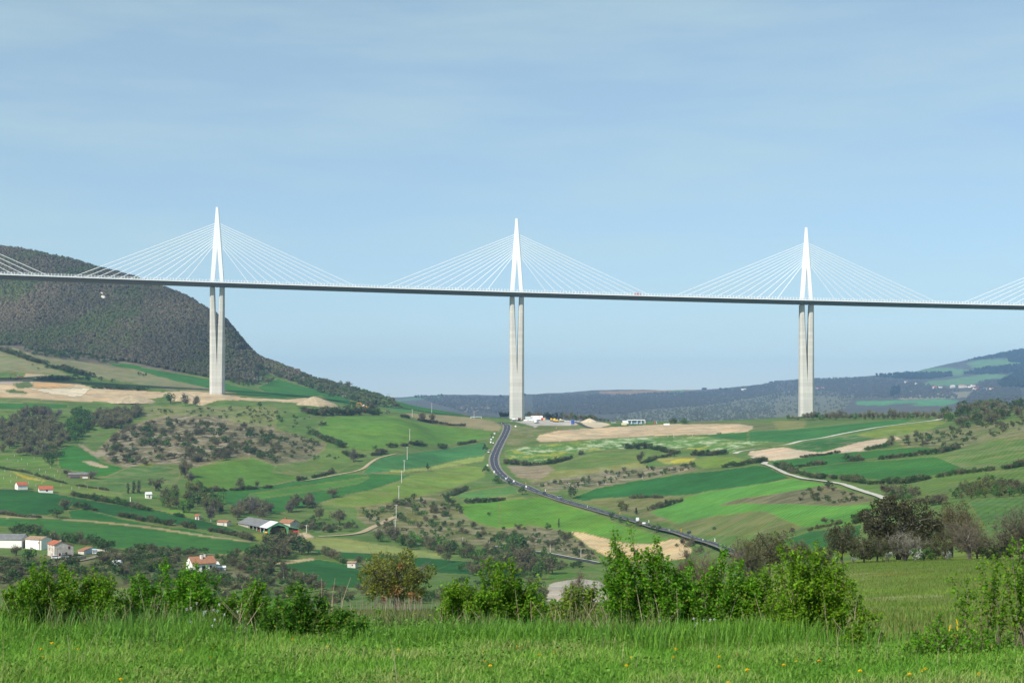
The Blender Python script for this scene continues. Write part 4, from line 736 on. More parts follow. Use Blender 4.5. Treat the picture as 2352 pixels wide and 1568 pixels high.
for u, v, off, m, lab, nm, dr in [(*C_([(398, 788)])[0], -1.8, 'black_car', 'black people carrier leading on the main road bend', 'car', 0), (*C_([(490, 820)])[0], 1.8, 'silver_car', 'small silver car behind the black people carrier', 'car', math.pi), (*C_([(1562, 1118)])[0], 1.8, 'black_car', 'dark car alone on the lower stretch of the main road', 'car', math.pi), (*J([(1980, 955)])[0], 0, 'black_car', 'black car at the far end of the main road below the middle pier', 'car', 0)]:
    p, a = on_road(u, v, off); car(nm, lab, p, a + dr, m, L=4.6 if 'people' in lab else 4.2, Hh=1.9 if 'people' in lab else 1.45)
p = place(B([(2003, 437)])[0]); car('van', 'white van pulled up on the verge beside the road', p, 1.2, 'white_car', 4.6, 2.1, 'van')
car('car', 'white estate car parked in front of the farmhouse', place(H5([(1060, 862)])[0]), .35, 'white_car', 4.5); car('car', 'pale blue car parked by the farmhouse door', place(H5([(1215, 848)])[0]), .2, 'silver_car', 3.6)
car('car', 'dark red car parked at the corner of the farmhouse', place(H5([(1308, 842)])[0]), .8, 'shutter', 3.7); car('car', 'white car parked on the lane beside the shed', place(H5([(1815, 775)])[0]), .3, 'white_car', 3.8)
def caravan(label, loc, rz, L=4.6, nm='caravan'):
    t = thing(nm, label, nm, tuple(loc), rz); h = L / 2
    b = MB(); b.loft([[(x, y, z) for x, z in [(-h, .6), (-h, 2.2), (-h + .3, 2.55), (h - .7, 2.55), (h, 1.7), (h, .6)]] for y in (-1.05, 1.05)]); b.obj('body', M['white_car'], t)
    for x in (-.9, .7): MB().box((x, -1.06, 1.75), (.9, .06, .6)).obj('window', M['glass'], t)
    wheels(t, [(-.2, -.98), (-.2, .98)], .34, .2)
caravan('white van parked among the bushes below the farm lane', place(H5([(2205, 1003)])[0]), .1, 4.4, 'camper_van')
def deck_pos(u, x, z=0.02):
    s = min(np.linspace(-1.9, 1.9, 3000), key=lambda s_: abs(1176 + F * axis(s_)[0] / axis(s_)[1] - u)); c, t, n = frame(s); return c + n * x + np.array((0, 0, z)), math.atan2(t[1], t[0])
p, a = deck_pos(1297, -8.0); car('car', 'dark car crossing the viaduct deck right of the middle mast', p, a, 'black_car', 4.4)
def lorry(label, loc, rz, m1, m2, L=11.0, H=3.9, name='lorry'):
    t = thing(name, label, 'lorry', tuple(loc), rz)
    MB().box((-1.2, 0, H / 2 + .55), (L - 3, 2.45, H - 1.1)).obj('cargo_box', M[m2], t); MB().prism([(L / 2 - 2.3, .6), (L / 2, .6), (L / 2, 1.8), (L / 2 - .3, 2.9), (L / 2 - 2.3, 2.9)], 1, -1.2, 1.2).obj('cab', M[m1], t)
    MB().box((L / 2 - .06, 0, 2.25), (.3, 2.1, .8)).obj('windscreen', M['glass'], t); MB().box((-.5, 0, .75), (L - 1, .9, .3)).obj('chassis', M['steel'], t)
    wheels(t, [(x, y) for x in (-L / 2 + 1.2, -L / 2 + 2.5, L / 2 - 1.2) for y in (-1.0, 1.0)], .48, .32)
p, a = deck_pos(1462, -8.0); lorry('red lorry crossing the viaduct deck between two masts', p, a, 'red', 'red', 7.5, 3.4)
def excavator(label, loc, rz, m='orange', k=1.0):
    t = thing('excavator', label, 'excavator', tuple(loc), rz); t.scale = (k, k, k)
    for y in (-1.2, 1.2): MB().prism([(-2.2, .0), (2.2, 0), (2.5, .45), (2.2, .9), (-2.2, .9), (-2.5, .45)], 1, y - .3, y + .3).obj('track', M['steel'], t)
    MB().box((-.6, 0, 1.65), (3.6, 2.5, 1.2), taper=.94).box((-1.9, 0, 1.5), (1.2, 2.6, 1.3)).obj('body', M[m], t); MB().box((.8, .7, 2.4), (1.4, 1.0, 1.7), taper=.85).obj('cab', M['white'], t)
    MB().tube([(1.2, -.4, 1.8), (3.6, -.4, 4.6), (6.2, -.4, 4.3)], [.35, .38, .25], 4).obj('boom', M[m], t); MB().tube([(6.2, -.4, 4.4), (6.9, -.4, 1.6)], [.28, .18], 4).obj('dipper_arm', M[m], t)
    MB().prism([(6.4, 1.6), (7.3, 1.6), (7.1, .6), (6.4, .5), (6.1, 1.0)], 1, -1.0, .2).obj('bucket', M['steel'], t)
excavator('orange excavator with raised arm on the left earthworks', place(LW([(255, 458)])[0]), math.pi, 'orange', 1.5)
excavator('orange excavator at the foot of the wooded slope', place(M2([(262, 1460)])[0]), math.pi, 'orange', 1.4)
def dozer(label, loc, rz, m, k=1.0):
    t = thing('bulldozer', label, 'bulldozer', tuple(loc), rz); t.scale = (k, k, k)
    for y in (-1.0, 1.0): MB().prism([(-2, 0), (2, 0), (2.3, .5), (1.9, 1.0), (-1.9, 1.0), (-2.3, .5)], 1, y - .28, y + .28).obj('track', M['steel'], t)
    MB().box((.5, 0, 1.4), (2.6, 1.3, 1.1), taper=.9).obj('bonnet', M[m], t); MB().box((-1.1, 0, 2.0), (1.5, 1.6, 1.9), taper=.88).obj('cab', M[m], t); MB().box((2.7, 0, .8), (.25, 3.4, 1.3)).obj('blade', M[m], t)
dozer('small orange bulldozer right of the excavator on the wooded slope', place(M2([(290, 1466)])[0]), math.pi - .3, 'orange', 1.3)
def E_(x, y): return place(E([(x, y)])[0])
for (x, y), rz, m, k, lab in [((770, 308), .3, 'yellow', 1.15, 'yellow bulldozer leftmost in the row of works machines'), ((822, 322), -.2, 'yellow', 1.45, 'largest yellow bulldozer in the works yard'), ((905, 318), .2, 'cream', 1.2, 'beige bulldozer at the right of the yellow works machines')]: dozer(lab, E_(x, y), rz, m, k)
def cabin_box(name, label, uv, L, Wd, Hh, m, rz=0.0, m2='grey_metal', group=None):
    t = thing(name, label, 'container', tuple(place(uv)), rz, group); MB().box((0, 0, Hh / 2), (L, Wd, Hh)).obj('shell', M[m], t)
    MB().box((0, 0, Hh + .06), (L + .1, Wd + .1, .14)).obj('roof', M[m2], t); MB().box((L * .22, -Wd / 2 - .02, Hh * .45), (.9, .06, Hh * .75)).obj('door', M[m2], t)
    return t
cabin_box('site_cabin', 'white site cabin at the foot of the middle pier', J([(2192, 905)])[0], 6.4, 3, 2.8, 'white', 0, 'tile_brown'); cabin_box('site_cabin', 'red-brown site cabin against the middle pier', J([(2276, 893)])[0], 6.4, 3, 2.2, 'brown_box', 0, 'wall_stone')
cabin_box('container', 'long white trailer with red ends behind the works yard', E([(540, 283)])[0], 14, 3, 4.4, 'white', 0, 'red'); cabin_box('container', 'grey and white trailer left of the red-ended one', E([(430, 283)])[0], 9, 3, 3.4, 'roof_pale', 0, 'grey_metal')
cabin_box('container', 'low white box left in the works yard', E([(392, 304)])[0], 7, 2.5, 1.5, 'white'); cabin_box('container', 'second low white box in the works yard', E([(465, 304)])[0], 7, 2.5, 2.0, 'white', 0, 'pale_blue')
cabin_box('container', 'blue container at the edge of the works yard', E([(1070, 352)])[0], 3.6, 3, 3.9, 'blue', 0, 'steel'); cabin_box('container', 'white tanker body beside the red-ended trailer', E([(636, 292)])[0], 4.4, 2.5, 2.4, 'cream', 0, 'orange')
lorry('white lorry with an orange stripe parked on the grey yard', E_(540, 338), 1.15, 'white', 'white', 8.0, 4.2); lorry('dark flatbed lorry in front of the white site cabin', E_(235, 310), .05, 'black_car', 'steel', 9, 1.9)
lorry('red lorry beside the long white trailer', E_(590, 298), .1, 'red', 'white', 7, 4.0)
for i, x in enumerate((965, 1000, 1035, 1070)): car('car', ['white car first in the row beside the yard machines', 'white car second in the row beside the yard machines', 'silver car third in the row beside the yard machines', 'white car nearest the blue container'][i], E_(x, 312), .1, ['white_car', 'white_car', 'silver_car', 'white_car'][i], 5)
car('car', 'blue car parked by the dark trees behind the yard', E_(738, 272), .2, 'blue', 5.5, 2.0); car('van', 'white van on the crest beside the visitor building', E_(1672, 335), .3, 'white_car', 5, 2.4, 'van')
# visitor building
p = E_(2000, 346); t = thing('visitor_pavilion', 'glass pavilion with a flat white roof on white posts', 'pavilion', tuple(p), 0)
k = p[1] / 5689 / 3.675 * 1.0
MB().box((0, 0, 15.5 * k * 3.675 / 3.675 + 0), (255 * k, 9, .7)).obj('flat_roof', M['white'], t)
t.children[0].location.z = 40 * k - .0
MB().box((10 * k, 1, 25 * k), (190 * k, 6, 50 * k)).obj('glass_wall', M['pale_blue'], t)
for x in (-126, -70, 10, 70, 126): MB().box((x * k, -4.2, 28 * k), (.6, .6, 56 * k)).obj('post', M['white'], t)
cabin_box('kiosk_cabin', 'white cabin in front of the glass pavilion', E([(1845, 342)])[0], 6.5, 3, 3.2, 'white', 0, 'white'); cabin_box('kiosk_cabin', 'white cabin with dark windows joining the pavilion', E([(1925, 342)])[0], 6.0, 3, 3.2, 'white', 0, 'blue')
cabin_box('container', 'cream container on the grass before the pavilion', E([(1823, 364)])[0], 5.6, 3, 2.2, 'cream', 0, 'cream'); cabin_box('container', 'long low white box at the right end of the crest', KW([(895, 838)])[0], 6.2, 2.6, 1.6, 'white', 0, 'white')
for x, m, l in ((0, 'red', 'leaning red and white sail-like panel right of the pavilion'), (26, 'pale_blue', 'leaning pale blue sail-like panel right of the pavilion')):
    q = E_(2275 + x, 346); o = MB(); o.prism([(0, 0), (.9, 0), (-.3 if x == 0 else -.5, 3.6), (-.8, 3.6)], 1, -.12, .12); o = o.obj('sail_panel', M[m]); o.location = q; tag(o, l, 'panel')
# overpass beyond the hill
p = place(J([(1585, 872)])[0]); t = thing('overpass', 'small road bridge with a pale blue parapet left of the middle pier', 'bridge', tuple(p), .05); k = p[1] / 5689 / 3.92
MB().box((0, 0, 20 * k), (170 * k, 8, 9 * k)).obj('deck', M['pale_blue'], t); MB().box((0, -4.2, 27 * k), (175 * k, .3, 4 * k)).obj('parapet', M['white'], t)
for sx in (-1, 1): MB().box((sx * 82 * k, 0, 5 * k), (14 * k, 7.5, 30 * k)).obj('abutment', M['pole'], t)
# spoil and sand heaps
def heap(label, uv, w, h, m='sand', d=None, pk=0.5, ridge=False):
    p = place(uv); s = p[1] / F; b = MB(); n = 28; rings = []
    for i in range(9):
        f = i / 8; r = (1 - f) ** (0.85) ; z = h * s * (1 - (1 - f) ** 1.0) 
        rings.append([((w * s / 2) * r * math.cos(a) + (pk - .5) * w * s * f + (1 - r) * 0 , (d or w * s * .35) * r * math.sin(a), -1.5 + (z + 1.5) * (1 if i else 0) + random.uniform(-1, 1) * .03 * h * s) for a in np.arange(n) * 2 * math.pi / n])
    for r_ in rings[:-1]:
        for j in range(n):
            q = r_[j]; e = 1 + noise2(np.array([j * 1.3]), np.array([p[0]]), 2.0, 3, 2)[0] * .16; r_[j] = (q[0] * e, q[1] * e, q[2])
    o = b.loft(rings).obj('sand_heap' if m == 'sand' else 'spoil_heap', M[m], None, False); o.location = p; tag(o, label, 'heap'); return o
heap('conical sand heap on the crest right of the works yard', E([(1315, 326)])[0], 42, 9.5); heap('tall tan spoil heap at the right end of the left earthworks', M1([(2085, 1438)])[0], 100, 21, 'dirt', pk=.45)
heap('broad tan spoil heap at the foot of the left pier', M1([(1230, 1400)])[0], 74, 15, 'dirt', pk=.45); heap('furrowed tan spoil heap left of the green bushes', LW([(1780, 765)])[0], 118, 18, 'dirt', pk=.5)
heap('pale rubble heap beside the ploughed strip on the right', D([(1220, 330)])[0], 34, 9, 'dirt'); heap('stony bank of rubble in front of the green barn', H6([(1990, 500)])[0], 68, 9, 'dirt', pk=.55)
# low walls near the farm
def wall(label, pts, h, m='stone', th=.5, name='stone_wall'):
    q = np.array(trace(pts)); b = MB(); V_ = []
    for i, a in enumerate(q):
        d = q[min(i + 1, len(q) - 1)] - q[max(i - 1, 0)]; n = np.array((-d[1], d[0], 0)); n /= np.linalg.norm(n) + 1e-6
        V_.append([a + n * th / 2 + np.array((0, 0, -1)), a - n * th / 2 + np.array((0, 0, -1)), a - n * th / 2 + np.array((0, 0, h)), a + n * th / 2 + np.array((0, 0, h))])
    tag(b.loft(V_).obj(name, M[m]), label, 'wall')
wall('pale curved stone wall at the end of the farm lane', H5([(1835, 752), (1930, 770), (2035, 790)]), 1.7, 'wall_stone'); wall('long low retaining wall below the farmhouse yard', H5([(1170, 905), (1300, 905), (1450, 893), (1610, 868)]), 1.6, 'stone')

# ------------------------------------------------------------------ poles, signs, posts
def pole(label, base, top, name='power_pole', w=0.32, arm=True, m='pole', group=None, cat='pole'):
    p = place(base); h = max((base[1] - top) * p[1] / F, 1.0); t = thing(name, label, cat, tuple(p), 0, group)
    MB().tube([(0, 0, -.8), (0, 0, h)], [w, w * .6], 6).obj('shaft', M[m], t)
    if arm:
        o = MB().box((0, 0, h - .5), (2.2, .18, .18)).obj('cross_arm', M[m], t)
        for x in (-.95, 0, .95): MB().tube([(x, 0, h - .4), (x, 0, h - .02)], .09, 5).obj('insulator', M['steel'], o)
PL = [((1336, 340), 240, 'topmost of the concrete power poles in the fields'), ((1315, 495), 388, 'concrete power pole standing in the blue-green field strip'), ((1290, 593), 500, 'concrete power pole at the lower edge of the blue-green field'), ((1268, 690), 590, 'concrete power pole in the corner of the dark green cornfield'),
      ((1245, 835), 715, 'concrete power pole at the foot of the yellow-green field'), ((1223, 990), 870, 'concrete power pole on the scrub above the lane fork'), ((1215, 1128), 992, 'lowest and brightest concrete power pole beside the farm lane')]
for b_, tp, l in PL: pole(l, B([b_])[0], B([(0, tp)])[0][1], w=.34)
pole('single pole on the rubble bank right of the green barn', B([(473, 1105)])[0], B([(0, 1040)])[0][1]); pole('short pole on the left end of the tan crest bushes', J([(584, 855)])[0], J([(0, 730)])[0][1]); pole('pole on the crest left of the bare trees', J([(662, 752)])[0], J([(0, 615)])[0][1])
pole('tall pole rising behind the bare crest trees', J([(889, 808)])[0], J([(0, 632)])[0][1]); pole('pole in front of the small blue overpass', J([(1553, 882)])[0], J([(0, 755)])[0][1]); pole('thin pole right of the small blue overpass', J([(1708, 835)])[0], J([(0, 735)])[0][1], w=.2)
pole('pole beside the dark trees behind the works yard', E([(643, 262)])[0], E([(0, 180)])[0][1], w=.25); pole('wooden pole beside the parked cars at the farmhouse', H5([(1085, 905)])[0], H5([(0, 655)])[0][1], m='wood', w=.14); pole('thin pole behind the white camper van', H5([(2228, 945)])[0], H5([(0, 740)])[0][1], m='wood', w=.14)
for i, (b_, tp, l) in enumerate([((1565, 1155), 1105, 'leftmost lamp-like pole along the lower lane'), ((1780, 1190), 1140, 'second pole from the left along the lower lane'), ((2002, 1195), 1150, 'pole left of the pylon bush on the lower lane')]): pole(l, B([b_])[0], B([(0, tp)])[0][1], w=.2, arm=False)
for i, (b_, tp, l) in enumerate([((168, 1242), 1172, 'pole on the upper side of the lower lane below the scrub knoll'), ((420, 1272), 1205, 'pole midway along the lower lane'), ((677, 1314), 1240, 'pole beside the sandy track on the lower lane'), ((910, 1322), 1280, 'rightmost pole of the lower lane under the sandbank')]): pole(l, C_([b_])[0], C_([(0, tp)])[0][1], w=.2, arm=False)
pole('white marker pole on the small farm track below the poplars', A([(1090, 850)])[0], A([(0, 808)])[0][1], w=.3, arm=False, m='white')
def pylon(label, base, top, wpx, m='grey_metal', **k_):
    p = spot(*base, **k_); s = p[1] / F; h = (base[1] - top) * s; w = wpx * s; t = thing('pylon', label, 'pylon', tuple(p), .1); r = 0.35 * s * 1.0
    b = MB()
    for sx in (-1, 1):
        for sy in (-1, 1): b.tube([(sx * w * .5, sy * w * .2, -1), (sx * w * .3, sy * w * .1, h * .92)], r * .55, 4, cap=False)
    for i in range(6):
        z0, z1 = h * .92 * i / 6, h * .92 * (i + 1) / 6; a0, a1 = w * (.5 - .2 * i / 6), w * (.5 - .2 * (i + 1) / 6)
        b.tube([(-a0, 0, z0), (a1, 0, z1)], r * .4, 3, cap=False); b.tube([(a0, 0, z0), (-a1, 0, z1)], r * .4, 3, cap=False)
    b.obj('lattice', M[m], t); MB().tube([(-w * .95, 0, h * .93), (w * .95, 0, h * .93)], r * .6, 4).obj('cross_arm', M[m], t)
pylon('steel lattice pylon on the skyline left of the pale field', J([(212, 600)])[0], J([(0, 484)])[0][1], 5.0, ymin=1500); pylon('dark lattice pylon below the far scrub slope', KW([(1300, 782)])[0], KW([(0, 640)])[0][1], 5.5, 'steel', ymin=1700, ymax=2700); pylon('second dark lattice pylon right of the first on the far slope', KW([(1365, 782)])[0], KW([(0, 650)])[0][1], 5.0, 'steel', ymin=1700, ymax=2700)
def sign(label, base, top, w, hfrac=.5):
    p = place(base); s = p[1] / F; h = (base[1] - top) * s; t = thing('road_sign', label, 'sign', tuple(p), random.uniform(-.3, .3))
    MB().box((0, 0, h * (1 - hfrac / 2)), (w * s, .12, h * hfrac)).obj('panel', M['sign_back'], t)
    for x in (-.25, .25): MB().tube([(x * w * s, .12, -.5), (x * w * s, .12, h * .97)], .08, 5).obj('post', M['grey_metal'], t)
SG = [(B, (2045, 292), 272, 'highest of the white signs along the left side of the road'), (B, (2033, 322), 304, 'white sign just below the highest one on the road bend'), (B, (2016, 342), 322, 'white sign beside the upper road left of the lone bush'), (B, (2013, 368), 344, 'white sign above the roadside bush'), (B, (2034, 368), 352, 'small white triangular sign by the parked van'),
      (B, (1987, 562), 536, 'white sign on the outside of the road bend'), (B, (2042, 622), 590, 'white sign where the road leaves the bend'), (B, (2140, 672), 648, 'white sign above the roadside bush past the bend'), (B, (2206, 694), 670, 'white sign right after the bend bushes'), (C_, (130, 232), 212, 'white sign on the bank below the works yard'),
      (C_, (219, 742), 714, 'cream sign left of the black people carrier'), (C_, (1150, 1028), 980, 'large white square sign beside the lower road'), (C_, (1203, 1045), 1020, 'small pale sign right of the large square sign')]
for w_, b_, tp, l in SG: sign(l, w_([b_])[0], w_([(0, tp)])[0][1], 3.5 if 'large' not in l else 7.5, .5 if 'large' not in l else .6)
for i, (w_, b_) in enumerate([(C_, (216, 700)), (C_, (380, 762)), (C_, (730, 902)), (C_, (1003, 955)), (C_, (1245, 1022)), (C_, (1415, 1102)), (C_, (1515, 1097)), (C_, (1797, 1183)), (B, (2152, 655)), (B, (2000, 560)), (C_, (1697, 1185)), (B, (2105, 200))]):
    p = place(w_([b_])[0]); b = MB(); b.box((0, 0, .65), (.3, .3, 1.7), taper=.9); o = b.obj('marker_post', M['white'] if i % 3 else M['orange']); o.location = p; tag(o, 'small white and orange marker post at the edge of the main road', 'post', 'marker posts along the road')
for x, y in [(40, 600), (90, 690), (150, 520), (180, 500), (230, 540), (285, 495), (300, 720), (330, 590), (120, 470), (60, 500), (200, 590), (380, 610), (420, 570), (455, 640), (480, 600), (510, 720), (420, 760), (600, 745), (660, 740), (730, 735), (820, 748), (90, 640), (140, 655), (240, 700), (350, 700), (310, 665), (540, 690), (30, 660)]:
    p = place(A([(x, y)])[0]); o = MB().tube([(0, 0, -.3), (0, 0, 1.7)], .14, 5).obj('stake', M['pole']); o.location = p; tag(o, 'pale wooden stake in the young orchard on the left', 'stake', 'stakes of the young orchard')
for x, y in [(1073, 330), (1155, 325), (1405, 310), (1452, 308), (1610, 300), (470, 240), (1190, 660), (820, 715), (852, 708), (885, 700)]:
    p = place(C_([(x, y)])[0]); o = MB().box((0, 0, .8), (.28, .28, 2.4)).obj('fence_post', M['pole']); o.location = p; tag(o, 'wooden fence post at the edge of the flower meadow', 'post', 'fence posts of the flower meadow')
# hamlets across the river
FARH = [((490, 712), 'white house leftmost of the far hamlet on the wooded slope', 12, 'tile_brown'), ((650, 742), 'white house right of the first far house', 10, 'roof_pale'), ((940, 800), 'ochre far house at the left end of the village', 13, 'tile_red'), ((1030, 794), 'far white house with dark roof beside the ochre one', 11, 'roof_grey'), ((1225, 790), 'far house with pale front in the village middle', 14, 'roof_pale'), ((1365, 790), 'largest pinkish stone house of the far village', 17, 'tile_old'),
        ((1420, 785), 'far stone house touching the largest one', 12, 'tile_old'), ((1490, 785), 'small far white house right of the stone houses', 10, 'tile_brown'), ((1545, 775), 'far house with light gable above the white one', 13, 'tile_old'), ((1585, 832), 'bright white house lowest in the far village', 14, 'tile_red'), ((1612, 790), 'white house at the right end of the far village', 9, 'tile_red'), ((1740, 825), 'far grey house apart on the right', 11, 'roof_grey'), ((1840, 825), 'far pink house rightmost of the village', 12, 'tile_brown'), ((570, 862), 'tiny lone far house below the wood', 8, 'roof_grey'), ((1400, 1055), 'lone white hut low on the far slope', 8, 'roof_pale')]
for i, (q, l, w_, rf) in enumerate(FARH): house('village_house', l, 'house', None, random.uniform(-40, 40), w_ * 1.3, w_ * .9, w_ * .5, w_ * .28, 'wall_white' if 'white' in l else 'wall_stone', rf, loc=spot(*RW([q])[0], ymin=2800), wins=[('f', 0, 1.4, 1.4, 1.6, 'glass', 'window')], group='houses of the far village')
house('village_house', 'long white farm on the far ridge left of the right pier', 'house', None, 5, 26, 9, 5, 3, 'wall_white', 'roof_pale', loc=spot(*KW([(1932, 372)])[0], ymin=2800), wins=[('f', 2, 1.4, 1.4, 1.6, 'glass', 'window')])
for q, l in (((945, 1330), 'far pink house just right of the right pier'), ((982, 1328), 'second small far house right of the right pier')): house('village_house', l, 'house', None, 20, 14, 9, 5, 3, 'wall_white', 'tile_red', loc=spot(*M3([q])[0], ymin=2800), wins=[('f', 1, 1.4, 1.4, 1.6, 'glass', 'window')])

# ------------------------------------------------------------------ plants: shapes shared by many copies
def leaf_cards(c, size, rg, col, up=0.3, asp=0.55):
    """diamond leaves at centres c"""
    n = len(c); a = rg.normal(size=(n, 3)); a[:, 2] *= 0.8; a /= np.linalg.norm(a, axis=1)[:, None]
    d = rg.normal(size=(n, 3)); b = np.cross(a, d); b /= np.linalg.norm(b, axis=1)[:, None] + 1e-9
    s = (size * rg.uniform(0.6, 1.35, n))[:, None]
    v = np.stack([c - a * s, c + b * s * asp, c + a * s, c - b * s * asp], 1).reshape(-1, 3)
    f = np.arange(4 * n).reshape(n, 4)
    return v, f, np.repeat(col, 4, 0)
STY = {  # leaf count, leaf size, width, crown base, colours, twigs
 'dark':    dict(n=330, s=.060, w=1.25, z0=.02, cols=[(0.044, 0.082, 0.020), (0.057, 0.100, 0.025), (0.081, 0.108, 0.029)], tw=0),
 'green':   dict(n=330, s=.060, w=1.2, z0=.02, cols=[(0.060, 0.134, 0.025), (0.081, 0.160, 0.029), (0.052, 0.113, 0.022)], tw=60),
 'fresh':   dict(n=330, s=.058, w=1.1, z0=.04, cols=[(0.091, 0.198, 0.029), (0.114, 0.224, 0.034), (0.072, 0.166, 0.027)], tw=40),
 'olive':   dict(n=340, s=.050, w=1.1, z0=.05, cols=[(0.130, 0.134, 0.047), (0.111, 0.128, 0.043), (0.156, 0.141, 0.062)], tw=280),
 'brown':   dict(n=340, s=.052, w=1.15, z0=.03, cols=[(0.205, 0.180, 0.075), (0.172, 0.160, 0.064), (0.150, 0.170, 0.055)], tw=650),
 'grey':    dict(n=220, s=.046, w=1.05, z0=.05, cols=[(0.235, 0.21, 0.13), (0.185, 0.18, 0.09)], tw=750),
 'lime':    dict(n=360, s=.055, w=.95, z0=.03, cols=[(.150, .175, .040), (.175, .185, .050), (.12, .15, .04)], tw=40),
 'blossom': dict(n=360, s=.050, w=1.1, z0=.05, cols=[(.50, .53, .46), (.10, .13, .07), (.36, .40, .32), (.12, .12, .08)], tw=100),
 'poplar':  dict(n=260, s=.040, w=.26, z0=.04, cols=[(0.072, 0.115, 0.039), (0.058, 0.096, 0.034)], tw=60),
 'conifer': dict(n=320, s=.050, w=.5, z0=.03, cols=[(0.029, 0.051, 0.020), (0.039, 0.067, 0.025)], tw=0),
}
def crown(st, seed, n=None, s=None, hi=1.0):
    p = STY[st]; rg = np.random.default_rng(seed); n = n or p['n']; s = s or p['s']; b = MB(); z0 = p['z0']; w = p['w'] / 2; hz_ = (1 - z0) / 2
    k = rg.integers(9, 15) if hi == 1.0 else int(26 * hi)
    if st == 'conifer': t = rg.uniform(0, 1, k); L_ = np.stack([rg.normal(0, .3, k) * w * (1 - t), rg.normal(0, .3, k) * w * (1 - t), z0 + t * (1 - z0)], 1); rr = .16 * (1.15 - t)
    elif st == 'poplar': t = np.linspace(.05, .95, k); L_ = np.stack([rg.normal(0, .3, k) * w, rg.normal(0, .3, k) * w, z0 + t * (1 - z0)], 1); rr = .10 * np.ones(k)
    else:
        d = rg.normal(size=(k, 3)); d /= np.linalg.norm(d, axis=1)[:, None]; r = rg.uniform(.35, .8, k)[:, None]
        L_ = d * r * np.array((w, w, hz_)) + np.array((0, 0, z0 + hz_)); rr = rg.uniform(.12, .22, k) * (1.0 if hi == 1.0 else .7)
        L_[:, 2] = np.maximum(L_[:, 2], z0 + .08)
    cols = np.array(p['cols']); lump_c = rg.integers(0, len(cols), k); lb = rg.uniform(.82, 1.2, k)
    i = rg.integers(0, k, n); d = rg.normal(size=(n, 3)); d /= np.linalg.norm(d, axis=1)[:, None]
    c = L_[i] + d * (rr[i] * rg.uniform(.35, 1.05, n) ** .6)[:, None]; c[:, 2] = np.maximum(c[:, 2], .01)
    ci = np.where(rg.random(n) < .75, lump_c[i], rg.integers(0, len(cols), n))
    col = cols[ci] * (lb[i] * rg.uniform(.75, 1.3, n))[:, None]
    b.add(*leaf_cards(c, s, rg, col)[:2], 0, leaf_cards(c * 0, s, rg, col)[2])
    m = int(p['tw'] * (1 if hi == 1.0 else min(4 * hi, 3.0)))
    if m:
        i = rg.integers(0, k, m); root = np.array((0, 0, z0 + .25)); a0 = root + (L_[i] - root) * rg.uniform(.3, 1.0, m)[:, None] + rg.normal(size=(m, 3)) * .05
        d = (a0 - np.array((0, 0, .1))); d /= np.linalg.norm(d, axis=1)[:, None]; d = d + rg.normal(size=(m, 3)) * (.45 if hi == 1.0 else .8); ln = rg.uniform(.08, .22, m) * (1 if hi == 1.0 else .7)
        a1 = a0 + d * ln[:, None]; a1[:, 2] = np.maximum(a1[:, 2], .02); sd = np.cross(d, rg.normal(size=(m, 3))); sd /= np.linalg.norm(sd, axis=1)[:, None]; wd = (.0075 if hi == 1.0 else .0035) * rg.uniform(.6, 1.5, m)[:, None]
        v = np.stack([a0 - sd * wd, a0 + sd * wd, a1 + sd * wd * .3, a1 - sd * wd * .3], 1).reshape(-1, 3)
        tcol = np.array((.19, .165, .115) if st != 'grey' else (.17, .155, .13)) * rg.uniform(.6, 1.25, (m, 1))
        b.add(v, np.arange(4 * m).reshape(m, 4), 0, np.repeat(tcol, 4, 0))
    return b
def trunk(seed, k=5, r=.028, top=.55, sp=.28):
    rg = np.random.default_rng(seed); b = MB()
    b.tube([(0, 0, -.06), (rg.normal(0, .01), rg.normal(0, .01), .15), (rg.normal(0, .02), rg.normal(0, .02), top)], [r * 1.2, r, r * .55], 6)
    for i in range(k):
        a = rg.uniform(0, 6.28); z = rg.uniform(.15, top * .9); e = rg.uniform(.5, 1.1) * sp
        b.tube([(0, 0, z), (math.cos(a) * e * .5, math.sin(a) * e * .5, z + .14), (math.cos(a) * e, math.sin(a) * e, z + rg.uniform(.22, .4))], [r * .5, r * .35, r * .12], 4, cap=False)
    return b
CR = {}; CRM = {}; TRM = []
for st in STY:
    CR[st] = []
    for j in range(4):
        b = crown(st, hash_seed := 100 + 13 * j + list(STY).index(st) * 7); CR[st].append((np.concatenate(b.v), [(f, m) for f, m in b.f], np.concatenate(b.c)))
        CRM[st, j] = b.mesh('crown', M['leaf'])
for j in range(4): TRM.append(trunk(j, sp=.3).mesh('trunk', M['bark']))
PALET = [trunk(11, 6, .03, .6, .3).mesh('trunk', M['pale_bark'])]
def tree(label, uv, top, st, wr=1.0, pale=False, group=None, name='tree', mesh=None, tr=None, loc=None, **k):
    """uv = foot in the picture, top = picture height of the tip"""
    p = spot(uv[0], uv[1], **k) if loc is None else np.array(loc); h = (uv[1] - top) * p[1] / F
    t = thing(name, label, 'tree', tuple(p), random.uniform(0, 6.28), group); t.scale = (h * wr, h * wr, h)
    c = link('crown', mesh or CRM[st, random.randrange(4)], t); link('trunk', tr or (PALET[0] if pale else random.choice(TRM)), t); return t
def stamp(mb, st, j, p, h, wr, rz):
    v, fs, c = CR[st][j]; q = rotz(v * np.array((h * wr, h * wr, h)), rz) + p
    o = mb.n; mb.v.append(q.astype(np.float32)); mb.c.append((c * random.uniform(.85, 1.18)).astype(np.float32)); mb.n += len(q)
    for f, m in fs: mb.f.append((f - f.min() * 0 + o, 0))
